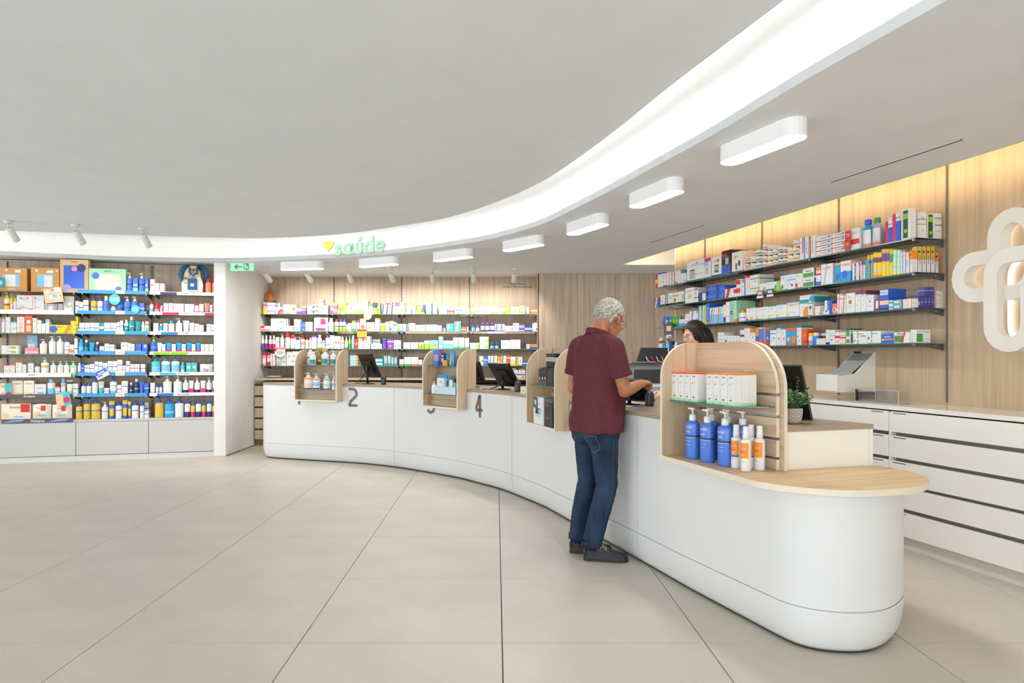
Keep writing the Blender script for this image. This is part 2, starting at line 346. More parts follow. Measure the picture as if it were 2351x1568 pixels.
MB().box((AL.x+.013, 10.22, .003), (.012, 1.6, .006), M('#3a352e', .7)).build('baseboard_left')['kind'] = 'structure'
sf = struct(MB().box((-1.5, -4.15, 2.98), (17, .12, .3), PAINTW).build('window_1'))
for k in range(7): MB().box((-9+k*2.5, -4.15, 1.42), (.07, .1, 2.84), M('#8a8c8e', .4, .5)).build('mullion', sf)
MB().quad([(-9.5, -4.15, 0), (6, -4.15, 0), (6, -4.15, 2.84), (-9.5, -4.15, 2.84)], glass_mat('window_glass', (.96, .98, .98))).build('pane', sf)
# ---- ceiling air slots
for (x0, y0, x1, y1) in ((1907, 418, 2208, 320), (1494, 556, 1615, 517)):
    a = Vector(floor_pt(x0, y0, ZL)); b_ = Vector(floor_pt(x1, y1, ZL)); c = (a+b_)/2; d = b_-a; an = math.atan2(d.y, d.x)
    r = thing('air_slot', 'long black air slot in the ceiling near the %s' % ('cross sign' if x0 > 1800 else 'far end of the oak wall'), 'air vent', (c.x, c.y, ZL), an)
    MB().box((0, 0, -.0015), (d.length, .018, .003), BLACK).build('slot', r); MB().box((0, .011, -.002), (d.length, .003, .004), M('#cfcdc8', .6)).build('frame', r); MB().box((0, -.011, -.002), (d.length, .003, .004), M('#cfcdc8', .6)).build('frame', r)
# ---- ceiling luminaires (capsule boxes)
def capsule(L, W, n=8):
    r = W/2; a = L/2-r
    return [(a+r*math.cos(t), r*math.sin(t)) for t in [math.pi*(-.5+k/n) for k in range(n+1)]]+[(-a+r*math.cos(t), r*math.sin(t)) for t in [math.pi*(.5+k/n) for k in range(n+1)]]
def near_idx(P, q): return min(range(len(P)), key=lambda i: (P[i]-q).length)
names = ['nearest the camera, beside the bright fascia', 'second from the camera', 'third from the camera', 'above the man', 'right of the fascia lettering', 'under the right end of the green lettering', 'farthest, right of the exit sign']
for k, (xa, ya, xb, yb) in enumerate([(1668, 377, 1838, 311), (1455, 477, 1560, 437), (1307, 540, 1392, 513), (1158, 577, 1246, 560.5), (997, 600, 1084, 589), (824, 613.5, 916, 606), (645, 619.5, 743, 616.5)]):
    hL = .095; a = Vector(floor_pt(xa, ya, ZL-hL)); b_ = Vector(floor_pt(xb, yb, ZL-hL)); c = (a+b_)/2; d = b_-a
    L_ = .62; W_ = .135
    r = thing('ceiling_light', 'white capsule ceiling lamp with glowing underside, '+names[k], 'ceiling lamp', (c.x, c.y, ZL), math.atan2(d.y, d.x), 'capsule ceiling lamps')
    mb = MB(); mb.prism(capsule(L_, W_), -hL, 0, M('#f3f3f3', .5), smooth=False); mb.build('housing', r)
    mb = MB(); mb.prism(capsule(L_-.012, W_-.012), -hL-.004, -hL+.002, M('#f8fbff', .5, emit=34)); mb.build('diffuser', r)
# ---- adjustable spotlights
SPW = M('#dedcd6', .45)
def spot_mesh():
    a = MB(); a.lathe([(.045, 0), (.045, -.025), (.04, -.03)], SPW, 16)
    b = MB(); b.tube([(0, 0, -.028), (0, 0, -.075)], .009, SPW)
    return a.mesh('base'), b.mesh('stem')
smb, sms = spot_mesh()
hm = MB(); hm.lathe([(.0, .0), (.03, 0.), (.036, -.006), (.037, -.16), (.033, -.166), (.031, -.150)], SPW, 20, caps=False); hm.lathe([(.031, -.149), (.0005, -.149)], M('#fff3dd', .5, emit=14), 16, caps=False); hm.lathe([(.009, .002), (.008, .006)], DARK, 10); hme = hm.mesh('head')
def spotlight(c, aim, label, group, watts, colr, half=48):
    r = thing('spotlight', label, 'spotlight', c, 0, group)
    link('base', smb, r); link('stem', sms, r)
    hd = link('head', hme, r); hd.location = (0, 0, -.078)
    d = (Vector(aim)-Vector(c)).normalized(); q = (-d).to_track_quat('Z', 'Y'); hd.rotation_euler = q.to_euler()
    l = bpy.data.lights.new('spot_beam', 'SPOT'); l.energy = watts; l.spot_size = math.radians(2*half); l.spot_blend = .6; l.color = colr; l.shadow_soft_size = .03
    lo = bpy.data.objects.new('spot_beam', l); col.objects.link(lo); lo.parent = r; lo.location = Vector((0, 0, -.078))+d*.17; lo.rotation_euler = q.to_euler()
names = ['leftmost over the back shelves, beside the exit sign', 'second from left over the back shelves', 'third from left over the back shelves', 'middle one over the back shelves', 'fifth from left over the back shelves', 'sixth from left over the back shelves', 'rightmost over the back shelves, above the wall lettering']
for k, px in enumerate((608.5, 704, 800.5, 896, 992, 1087, 1181)):
    X, Y = floor_pt(px, 615, ZL)
    spotlight((X, Y, ZL), (X+(.35, .3, .12, .25, .02, .02, -.02)[k], YB-.1, 1.72), 'white cylinder spotlight, '+names[k], 'spotlights over the back shelves', 26, (1, .93, .84))
for k, (px, py) in enumerate([(19, 507), (173, 515), (327, 522.5)]):
    X, Y = floor_pt(px, py, ZR)
    spotlight((X, Y, ZR), (X+.45, Y+1.2, 1.2), 'white cylinder spotlight on the ceiling raft, %s' % ('at the left edge', 'middle of three', 'right of three')[k], 'spotlights on the ceiling raft', 20, (1, .95, .88))
# ================================================================ SERVICE COUNTER
cpx = [(625, 1052), (700, 1057), (800, 1063), (850, 1067), (910, 1074), (955, 1081), (1050, 1098), (1100, 1111), (1150, 1124.6), (1200, 1144), (1250, 1165.5), (1300, 1193), (1488, 1300), (1540, 1330), (1600, 1364), (1720, 1428.5), (1784, 1463), (1832, 1486), (1887, 1498), (1952, 1503), (1998, 1499), (2028, 1486), (2048, 1466)]
pts = [Vector((-3.085, 9.78)), Vector((-3.09, 9.5)), Vector((-3.075, 9.36)), Vector((-3.03, 9.26))]+[Vector(floor_pt(*p)) for p in cpx]+[Vector((1.965, 3.46)), Vector((1.985, 3.60)), Vector((1.97, 3.75))]
CC = smooth2(resample(catmull(pts, 10), 260), 3); CN_ = normals(CC); OFF = .045
pxs = [CX+F*(p.x+n.x*OFF)/(p.y+n.y*OFF) for p, n in zip(CC, CN_)]
i4 = next(i for i, p in enumerate(CC) if p.y < 4.175 and p.x > 0)          # start of the low display end
icut = [0]+[next(i for i in range(len(CC)) if pxs[i] > x and i > 20) for x in (901, 1174, 1458)]
counter = thing('service_counter', 'long curved white service counter with oak worktop and rounded near end', 'counter')
ZC, ZW = .965, .77; GRV = M('#b9b8b4', .5)
lowp = [(-.012, .0), (-.012, .014), (0, .014), (.012, .03), (.028, .06), (.038, .1), (OFF, .155), (OFF, .203)]
def panel(i0, i1, z1, name):
    P = CC[i0:i1+1]; Nn = CN_[i0:i1+1]
    mb = MB(); sweep(mb, P, Nn, [(OFF-.004, .200), (OFF-.004, .2075)], GRV); sweep(mb, P, Nn, [(OFF, .2075), (OFF, z1)], LAM); mb.build(name, counter)
    mb = MB(); sweep(mb, P, Nn, lowp, LAM, mats=[M('#3b382f', .8)]*2+[LAM]*6); mb.build('kick_panel', counter)
    for i in (i0,):
        if i == 0: continue
        p, nn = CC[i], CN_[i]; t = Vector((nn.y, -nn.x)); mb = MB()
        pr = [(o+.0006, z) for o, z in lowp[2:]]+[(OFF+.0006, ZC if i < i4 else ZW)]
        for (o0, z0), (o1, z1_) in zip(pr, pr[1:]):
            a, b_ = p+nn*o0, p+nn*o1; mb.quad([(*(a-t*.0024), z0), (*(a+t*.0024), z0), (*(b_+t*.0024), z1_), (*(b_-t*.0024), z1_)], M('#8f8d88', .6))
        mb.build('joint', counter)
panel(icut[0], icut[1], ZC, 'front_panel'); panel(icut[1], icut[2], ZC, 'front_panel'); panel(icut[2], icut[3], ZC, 'front_panel')
mb = MB(); sweep(mb, CC[icut[3]:i4], CN_[icut[3]:i4], [(OFF, .2075), (OFF, ZC)], LAM); sweep(mb, CC[i4-1:], CN_[i4-1:], [(OFF, .2075), (OFF, ZW-.025)], LAM); sweep(mb, CC[icut[3]:], CN_[icut[3]:], [(OFF-.004, .200), (OFF-.004, .2075)], GRV); mb.build('front_panel', counter)
mb = MB(); sweep(mb, CC[icut[3]:], CN_[icut[3]:], lowp, LAM, mats=[M('#3b382f', .8)]*2+[LAM]*6); mb.build('kick_panel', counter)
p, nn = CC[icut[3]], CN_[icut[3]]; t = Vector((nn.y, -nn.x)); mb = MB(); pr = [(o+.0006, z) for o, z in lowp[2:]]+[(OFF+.0006, ZC)]
for (o0, z0), (o1, z1_) in zip(pr, pr[1:]):
    a, b_ = p+nn*o0, p+nn*o1; mb.quad([(*(a-t*.0012), z0), (*(a+t*.0012), z0), (*(b_+t*.0012), z1_), (*(b_-t*.0012), z1_)], M('#8f8d88', .6))
mb.build('joint', counter)
# display end: oak low top, raised box, worktop
U4L = Vector((.976, 4.11)); ud = Vector((-.333, .943)); un = Vector((.943, .333))         # along (away), into counter
U4R = Vector((1.45, 3.57)); U4C = U4R+ud*.667
WD = .76
low_top = [floor_pt(x, y, ZW) for x, y in [(1680, 1089), (1747, 1107), (1850, 1120), (1954, 1126), (2035, 1124), (2102, 1118.5), (2134, 1107), (2124, 1094), (2091, 1083), (2035, 1071.5), (2006, 1068.5)]]
lt = [Vector(U4L)+ud*.03]+[Vector(U4L)]+[Vector(p) for p in low_top]
lt = [lt[0]]+smooth2(resample(catmull(lt[1:], 8), 70), 2); lt2 = [(p.x, p.y) for p in lt]+[(2.0, 3.80), (U4R.x, U4R.y+.08), (U4C.x+.03, U4C.y+.05), (U4C.x-.1, U4C.y+.05)]
mb = MB(); mb.prism(lt2, ZW-.028, ZW, OAKT, side=EDGE); mb.build('display_top', counter)
back = [CC[i]-CN_[i]*WD for i in range(12, i4+1, 4)]
backp = [p for p in back if p.y > 4.3]+[Vector((1.80, 4.22)), Vector((1.90, 4.0)), Vector((2.02, 3.74))]
mb = MB(); mb.prism([(p.x, p.y) for p in (U4R+un*.025, Vector((2.02, 3.745)), Vector((1.86, 4.1)), U4C+un*.6, U4C+un*.025)], 0.02, ZC, CREAM); mb.build('end_box', counter)
fr = [CC[i]+CN_[i]*(OFF+.004) for i in range(6, i4-1)]
wt = fr+[U4C+un*.02, U4R+un*.02+ud*-.005]+list(reversed(backp))
mb = MB(); mb.prism([(p.x, p.y) for p in wt], ZC, ZC+.025, OAKTOP, side=M('#a3937d', .5)); mb.build('worktop', counter)
mb = MB(); sweep(mb, backp, normals(backp), [(.03, .02), (.03, ZC)], LAM); mb.build('back_panel', counter)
WT = ZC+.025
# counter numerals (brown rounded strokes on the front)
def face_at(px, z, extra=0.):
    i = min(range(20, i4+3), key=lambda k: abs(pxs[k]-px)); p = CC[i]+CN_[i]*(OFF+extra); n = CN_[i]; t = Vector((-n.y, n.x))
    return Vector((p.x, p.y, z)), Vector((t.x, t.y, 0)), Vector((n.x, n.y, 0))
NUM = M('#6e6154', .4)
def numeral(px, pyc, polys, hgt, wdt, name, label):
    c, t, n = face_at(px, 0); c.z = z_at(pyc, c.y); mb = MB()
    strokes(mb, [[(x*wdt, y*hgt) for x, y in P] for P in polys], .033, plane_T((0, 0, 0), t, (0, 0, 1), n), .006, NUM)
    o = mb.build(name, counter); o.location = c; o['label'] = label; return o
two = [[(-.5, .5), (-.1, .5)]+[(p[0], p[1]) for p in arc(-.1, .21, .56, .29, 90, -25, 10)]+[(-.42, -.3), (-.48, -.4), (-.48, -.5)], [(-.48, -.5), (.48, -.5)]]
four = [[(.12, .5), (-.48, -.12), (-.48, -.2), (.5, -.2)], [(.2, .5), (.2, -.5)], [(.12, .5), (.2, .5)]]
one = [[(-.3, .35), (0, .5), (0, -.5)]]
three = [arc(-.05, .24, .45, .24, 140, -90, 12)+arc(-.05, -.25, .52, .25, 90, -140, 12)]
numeral(811, 912, two, .205, .105, 'numeral', 'brown numeral 2 on the counter front')
numeral(1100, 932.5, four, .205, .10, 'numeral', 'brown numeral 4 on the counter front')
numeral(686, 908, one, .205, .10, 'numeral', 'brown numeral 1, tip showing below the leftmost counter display')
numeral(988, 926, three, .205, .11, 'numeral', 'brown numeral 3, foot showing below the second counter display')
# ---- oak display units standing on the counter edge
def arch_side(d_out, d_in, z0, z1, zc, rad):
    """side outline in (depth, z): front at -d_out, over the worktop to d_in, notch at counter face"""
    P = [(-d_out, z0), (0, z0), (0, zc), (d_in, zc), (d_in, z1)]
    P += [(-d_out+rad+rad*math.cos(a)*1.0, z1-rad+rad*math.sin(a)) for a in [math.pi/2+k*math.pi/2/12 for k in range(13)]]
    return P
def face_px(px):
    i = max(k for k in range(20, i4+3) if pxs[k] <= px); t = (px-pxs[i])/(pxs[i+1]-pxs[i]); p = (CC[i]+CN_[i]*OFF).lerp(CC[i+1]+CN_[i+1]*OFF, t); return Vector((p.x, p.y, 0))
def display_unit(px0, px1, z0, z1, label, shelves, d_out=.125, d_in=.135):
    f0, f1 = px0+8., px1+20.            # face columns whose projecting front corners land on px0, px1
    for _ in range(14):
        a = face_px(f0); b_ = face_px(f1); t2 = (b_-a); wdt = t2.length; t2.normalize(); n2 = Vector((t2.y, -t2.x, 0))
        qa, qb = a+n2*(d_out+.006), b_+n2*(d_out+.006); f0 += .8*(px0-(CX+F*qa.x/qa.y)); f1 += .8*(px1-(CX+F*qb.x/qb.y))
    # origin: centre of face chord, x along chord, y into counter; the face bulges away (concave) so clear both ends
    org = (a+b_)/2+n2*.006; R = math.atan2(t2.y, t2.x)
    r = thing('display_unit', label, 'display shelf', (org.x, org.y, 0), R, 'oak counter displays')
    S = arch_side(d_out, d_in, z0, z1, WT+.002, .2); th = .018
    for k, x in enumerate((-wdt/2, wdt/2-th)):
        mb = MB(); mb.xprism(S, lambda u, v, w_: Vector((w_, u, v)), x, x+th, OAKW, side=EDGE); mb.build('side_panel', r)
    MB().box((0, -d_out/2, z0+.009), (wdt-2*th-.001, d_out, .018), OAKT).build('bottom_board', r)
    MB().box((0, -d_out+.001, z0+.009), (wdt-2*th-.001, .004, .02), EDGE).build('edge_band', r)
    MB().box((0, -.008, (z0+WT)/2), (wdt-2*th-.001, .010, WT-z0), OAKX).build('back_board', r)
    MB().box((0, d_in-.01, (WT+z1)/2+.02), (wdt-2*th-.001, .016, z1-WT-.05), OAKX).build('back_board', r)
    MB().box((0, d_in/2, WT+.006), (wdt-2*th-.001, d_in-.02, .008), OAKT).build('middle_board', r)
    for z, (f0, f1) in shelves:
        MB().box((0, (f0+f1)/2, z-.003), (wdt-2*th-.002, f1-f0, .006), GLASS).build('glass_shelf', r); MB().box((0, f0-.0006, z-.003), (wdt-2*th-.002, .0012, .0062), GEDGE).build('glass_edge', r)
    MB().box((0, d_in-.02, WT+.05), (wdt-2*th-.002, .004, .012), STEEL).build('rail', r)
    return r, org, R, wdt
Yu = [face_at(p, 0)[0].y for p in (725, 1028, 1262)]
U1 = display_unit(675, 773, z_at(921, Yu[0]-.1), 1.425, 'oak counter display with white pump bottles and gold vase, leftmost', [(z_at(838.5, 8.5), (-.06, .115)), (z_at(898.5, 8.35), (-.118, -.02))])
U2 = display_unit(969.5, 1050.5, z_at(938, Yu[1]-.14), 1.425, 'oak counter display with toothbrush packs and blue gift tray, second from left', [(z_at(841, 7.4), (-.07, .115)), (z_at(909, 7.3), (-.118, -.02))])
U3 = display_unit(1208, 1274, z_at(982, Yu[2]-.18), 1.425, 'oak counter display with black cartons, left of the man', [(z_at(884, 5.95), (-.09, .115))])
# near display unit at the rounded end
r4 = thing('display_unit', 'largest oak counter display with blue pump bottles and sunscreen cartons, at the near end', 'display shelf', (0, 0, 0), 0, 'oak counter displays')
def P4(u, v, z): q = U4R+ud*u+un*v; return Vector((q.x, q.y, z))      # u along from near end, v into the counter
LU = .667; D4 = .267; Z4 = 1.432
S = [(-D4, ZW), (0, ZW), (0, Z4)]+[(-D4+.2+.2*math.cos(a), Z4-.2+.2*math.sin(a)) for a in [math.pi/2+k*math.pi/2/14 for k in range(15)]]
mb = MB(); mb.xprism(S, lambda u, v, w_: P4(LU+w_, u, v), 0, .02, OAKW, side=EDGE); mb.build('side_panel', r4)
def arched_back(z0, z1, v0, v1, mat, name, ext=0.):
    rad = .25; P = []
    if z1 >= Z4-.001:
        P = [(LU, z0), (LU, Z4)]+[(rad-ext+rad*math.cos(a), Z4-rad+rad*math.sin(a)) for a in [math.pi/2+k*math.pi/2/14 for k in range(15)] if Z4-rad+rad*math.sin(a) >= z0-.001]
        if P[-1][1] > z0+.001: P.append((-ext, z0))
    else: P = [(LU, z0), (LU, z1), (-ext, z1), (-ext, z0)]
    mb = MB(); mb.xprism(P, lambda u, v, w_: P4(u, w_, v), v0, v1, mat, side=EDGE); mb.build(name, r4)
zs = [1.432, 1.166, 1.052, .938, .838, ZW]
arched_back(1.164, Z4, -.022, -.002, OAKH, 'slat'); zz = [1.150, 1.040, .925, .868]
for z1, z0 in ((1.150, 1.052), (1.038, .938), (.924, .838), (.826, ZW+.001)): arched_back(z0, z1, -.022, -.002, OAKH, 'slat')
for z in (1.157, 1.045, .931, .832):
    mb = MB(); a = [P4(LU, -.008, z-.006), P4(0, -.008, z-.006), P4(0, -.008, z+.006), P4(LU, -.008, z+.006)]; mb.quad(a, STEEL); mb.build('rail', r4)
arched_back(ZW+.001, Z4, .001, .021, OAKH, 'back_panel', ext=.03)
Z4S = z_at(925, 3.85)
gp = [(LU-.002, -.215), (LU-.002, -.022), (.01, -.022), (.01, -.06), (.16, -.215)]
mb = MB(); mb.prism([tuple(P4(u, v, 0).xy) for u, v in gp], Z4S-.006, Z4S, GLASS, side=GEDGE); mb.build('glass_shelf', r4)
# ================================================================ SHELVING AND CABINETS
def on_line(px, O, u):
    """parameter s where camera ray of column px meets plan line O+u*s; returns (s, Y)"""
    r = (px-CX)/F; s = (r*O.y-O.x)/(u.x-r*u.y); return s, O.y+u.y*s
class Shelf:
    def __init__(s, O, ux, ny, z, phrase, key): s.O, s.ux, s.ny, s.z, s.phrase, s.key = O, ux, ny, z, phrase, key; s.rz = math.atan2(ux.y, ux.x)
    def span(s, x0, x1, back):
        O = s.O+s.ny*back; a, ya = on_line(x0, O, s.ux); b, yb = on_line(x1, O, s.ux); return a, b, (ya+yb)/2, O
ORD = ['first', 'second', 'third', 'fourth', 'fifth', 'sixth', 'seventh', 'eighth', 'ninth', 'tenth', 'eleventh', 'twelfth']
def ordn(k):
    if k <= 12: return ORD[k-1]
    return '%d%s' % (k, 'th' if 10 < k % 100 < 14 else {1: 'st', 2: 'nd', 3: 'rd'}.get(k % 10, 'th'))
def glass_shelf(sh, s0, s1, depth, label, group):
    """a glass plate with green edge; returns thing placed at the middle of its front edge"""
    c = sh.O+sh.ux*((s0+s1)/2); L = s1-s0
    r = thing('glass_shelf', label, 'shelf', (c.x, c.y, sh.z), sh.rz, group)
    MB().box((0, depth/2, -.004), (L, depth, .008), GLASS).build('plate', r)
    MB().box((0, -.0005, -.004), (L, .001, .0082), GEDGE).build('edge', r)
    return r, L
def bracket(r, x, depth):
    mb = MB(); P = [(depth, -.008), (.02, -.008), (.02, -.014), (depth, -.055)]
    mb.xprism(P, lambda u, v, w_: Vector((w_, u, v)), x-.002, x+.002, M('#5b5c5c', .5, .3)); mb.build('bracket', r)
    MB().box((x, .012, -.012), (.012, .02, .018), STEEL).build('bracket_clip', r)
def strip(r, x0, x1, hgt, mat, z=None, y=-.004, name='price_strip', text=None, tmat=None, th=None, tx=0.):
    z = -.008 if z is None else z
    o = MB().box(((x0+x1)/2, y, z+hgt/2), (x1-x0, .003, hgt), mat).build(name, r)
    if text:
        mb = MB(); put_text(mb, text, plane_T(((x0+x1)/2+tx, y-.0022, z+hgt/2), (1, 0, 0), (0, 0, 1), (0, -1, 0)), h=th or hgt*.5, mat=tmat or M('#555555', .6), bold=.01); mb.build('lettering', o)
# ---- left shelving
LD = .34; lf = AL+nL*.03                                     # shelf front line
sL = lambda px: on_line(px, AL, eL)[0]
BAY = [(sL(174)-1.02, sL(174)), (sL(174), sL(341)), (sL(341), sL(499))]
lw = struct(MB().box(((AL+nL*(LD+.03)+eL*-2.9).to_3d()+Vector((0, 0, ZL/2))), (5.9, .04, ZL), M('#5a554d', .7), rz=TH).build('wall_shelving'))
for a, b_ in [(-5.6, BAY[0][0]-1.05), (BAY[0][0]-1.05, BAY[0][0])]+BAY+[(BAY[2][1], -.01)]:
    c = AL+nL*LD+eL*((a+b_)/2); o = MB().box((0, 0, 0), (b_-a-.006, .018, ZL-.02), OAKSH).build('panel', lw); o.location = (c.x, c.y, ZL/2); o.rotation_euler = (0, 0, TH)
mb = MB(); c = AL+eL*(sL(499)/2)+nL*(LD/2); jt = -sL(499)
mb.box((c.x, c.y, ZL/2), (jt-.004, LD, ZL-.002), WHITE, rz=TH); o = mb.build('cabinet_jamb'); tag(o, 'white upright end panel at the right of the left shelving', 'panel')
def upright(P, z0, z1, label, group, rz, wd=.013, mat=None):
    r = thing('shelf_upright', label, 'upright', (P.x, P.y, z0), rz, group)
    MB().box((0, 0, (z1-z0)/2), (wd, .012, z1-z0), mat or UPR).build('channel', r)
    mb = MB(); n = int((z1-z0)/.05)
    for k in range(n): mb.box((0, -.0065, .03+k*.05), (wd*.3, .001, .02), M('#b8b6b2', .6) if mat is None else M('#6a655f', .6))
    o = mb.build('slots', r); o['kind'] = 'stuff'
for k, px in enumerate((17, 187, 349)):
    s, _ = on_line(px, AL+nL*(LD-.012), eL); P = AL+nL*(LD-.016)+eL*s
    upright(P, .53, ZL-.03, 'dark slotted upright behind the left shelving, %s' % ('near the image edge', 'left of the mint gift box', 'left of the backpack')[k], 'uprights of the left shelving', TH)
yC = on_line(430, lf, eL)[1]
ZSH = [z_at(y, yC) for y in (676.5, 722.5, 767.5, 813, 860, 907)]; ZBASE = z_at(957.5, yC+.05)
LEVEL = ['top shelf', 'second shelf', 'third shelf', 'fourth shelf', 'fifth shelf', 'sixth shelf', 'bottom ledge']
BAYN = ['far-left bay', 'middle bay', 'right bay']
LS = {}
BL = M('#3f9bd8', .5); TAG = M('#efe0cc', .5); RAIL = M('#f2f3f5', .4)
labcol = ['#4a2a6e', '#e0244e', '#1d7fd0', '#8fca1c', '#5cb7d8', '#1d78cc']
for bi, (a, b_) in enumerate(BAY):
    for li in range(6):
        sh = Shelf(lf, eL, nL, ZSH[li], '%s, %s, left shelving' % (LEVEL[li], BAYN[bi]), 'L%d%d' % (bi, li)); LS[(bi, li)] = sh
        r, L = glass_shelf(sh, a+.004, b_-.004, .29, 'glass shelf, %s, %s of the left shelving' % (LEVEL[li], BAYN[bi]), 'glass shelves of the left shelving')
        bracket(r, -L/2+.06, .30); bracket(r, L/2-.03, .30)
        if bi == 1:
            t = L*.48; strip(r, -L/2+.005, -L/2+.3*L, .045, BL); strip(r, -L/2+.305*L, L*.035, .045, BL); strip(r, L*.035, L*.16, .047, TAG, y=-.006, name='brand_tag', text='URIAGE', tmat=M('#9a8a70', .6), th=.014)
            strip(r, L*.16, L*.47, .045, BL)
        if bi == 2:
            strip(r, -L/2+.002, L/2-.002, .042, RAIL, text='BIODERMA', tmat=M('#6d6f76', .5), th=.021, tx=.0)
            x0 = -L/2+(.16, .19, .17, .06, .15, .11)[li]*L
            strip(r, x0, x0+.2, .036, M(labcol[li], .5), y=-.008, name='label_card')
            if li in (1, 3): strip(r, x0+(.52 if li == 1 else .21), x0+(.52 if li == 1 else .21)+.19, .036, M(labcol[li], .5), y=-.008, name='label_card')
        if bi == 0:
            if li == 1: strip(r, -L/2+.07, L/2-.03, .055, M('#f7f6f2', .5), z=-.02, text='barral', tmat=M('#d9cfae', .6), th=.026)
            if li == 4: strip(r, -L/2+.07, L/2-.06, .055, RAIL, z=-.02, text='ISDIN', tmat=M('#3b3b44', .6), th=.02)
            if li == 5: strip(r, -L/2+.0, L/2-.04, .05, M('#575763', .5), z=-.012, text='Aveeno', tmat=M('#f0efe8', .6), th=.03)
    sh = Shelf(lf, eL, nL, ZBASE, 'bottom ledge, %s, left shelving' % BAYN[bi], 'L%d6' % bi); LS[(bi, 6)] = sh
# base cabinets: each with door and plinth, one continuous ledge
mb = MB(); c = AL+eL*((BAY[0][0]-1.05+BAY[2][1])/2)+nL*(LD/2); o = MB().box((c.x, c.y, ZBASE-.012), (BAY[2][1]-BAY[0][0]+1.05, LD-.01, .024), WHITE, rz=TH).build('ledge'); tag(o, 'continuous white ledge above the base cabinets of the left shelving', 'ledge')
for bi, (a, b_) in enumerate(BAY):
    c = AL+eL*((a+b_)/2); L = b_-a
    r = thing('base_cabinet', 'white base cabinet under the %s of the left shelving' % BAYN[bi], 'cabinet', (c.x, c.y, 0), TH, 'white base cabinets')
    MB().box((0, LD/2+.01, (ZBASE-.026)/2+.04), (L-.002, LD-.02, ZBASE-.026-.08), M('#d9d7d2', .5)).build('body', r)
    MB().box((0, .009, (ZBASE-.03+.075)/2), (L-.008, .018, ZBASE-.03-.08), WHITE).build('door', r)
    MB().box((0, .02, .035), (L-.002, .02, .07), M('#d6d4cf', .5)).build('plinth', r)
strip_r = thing('ledge_strip', 'dark photo strip along the bottom ledge, below the baby-wipe packs', 'label strip', (*((AL+eL*((sL(3)+sL(168))/2)+nL*.0)), ZBASE), TH)
L0 = sL(168)-sL(3); o = MB().box((0, -.003, .0), (L0, .004, .052), M('#55555f', .5)).build('board', strip_r); mb = MB(); put_text(mb, 'Aveeno', plane_T((0, -.0062, 0), (1, 0, 0), (0, 0, 1), (0, -1, 0)), h=.036, mat=M('#f3f2ec', .6), bold=.005); mb.build('lettering', o)
for x in (-.28, .22): mb = MB(); mb.quad([(x-.12, -.0056, -.02), (x+.1, -.0056, -.005), (x+.14, -.0056, .02), (x+.0, -.0056, .015)], M('#8d9cc4', .5)); mb.build('print', strip_r)
# ---- back wall shelving
YF = 10.745; XF0 = (597.5-CX)/F*YF; XF1 = (1237-CX)/F*YF
ZBK = [z_at((a+b_)/2, YF) for a, b_ in ((719.5, 722.5), (759, 762), (800, 801.5), (838.5, 841))]
cut = [XF0]+[(px-CX)/F*(YB-.02) for px in (766.6, 922, 1078)]+[XF1-.02]
BKN = ['first bay', 'second bay', 'third bay', 'fourth bay']
for k, px in enumerate((612.5, 766.6, 922, 1078, 1233.5)):
    X = (px-CX)/F*(YB-.008); upright(Vector((X, YB-.006)), 1.02, ZL-.01, 'dark slotted upright of the back shelving, %s from left' % ORD[k], 'uprights of the back shelving', 0)
BS = {}
for li in range(4):
    BS[li] = Shelf(Vector((0, YF)), Vector((1, 0)), Vector((0, 1)), ZBK[li], '%s of back wall' % LEVEL[li], 'B%d' % li)
    for bi in range(4):
        r, L = glass_shelf(BS[li], cut[bi]+.003, cut[bi+1]-.003, .33, 'glass shelf, %s, %s of the back wall shelving' % (LEVEL[li], BKN[bi]), 'glass shelves of the back wall')
        bracket(r, -L/2+.05, .34); bracket(r, L/2-.02, .34)
# back cabinet run with oak fronts
YC0 = 10.46; mb = MB()
xs = [-3.62+k*(XK+3.58)/4 for k in range(5)]
for k, (a, b_) in enumerate(zip(xs, xs[1:])):
    r = thing('drawer_cabinet', 'oak drawer cabinet below the back shelves, %s from left' % ORD[k], 'cabinet', ((a+b_)/2, YC0, 0), 0, 'oak drawer cabinets')
    MB().box((0, .3, .5), (b_-a-.004, .54, .84), DARK).build('body', r)
    for j in range(5): MB().box((0, .01, .165+j*.165), (b_-a-.006, .02, .138), OAKW).build('drawer', r)
    MB().box((0, .06, .04), (b_-a-.004, .02, .08), M('#8f7a60', .6)).build('plinth', r)
o = MB().box(((XK-3.6)/2, YC0+.31, .998), (XK+3.56, .66, .025), OAKTOP).build('cabinet_top'); tag(o, 'long oak top over the drawer cabinets below the back shelves', 'worktop')
o = MB().box((0, -.331, 0), (XK+3.56, .002, .025), M('#d8c19c', .5)).build('edge_band', o); o.location = ((XK-3.6)/2, YC0+.31, .998)
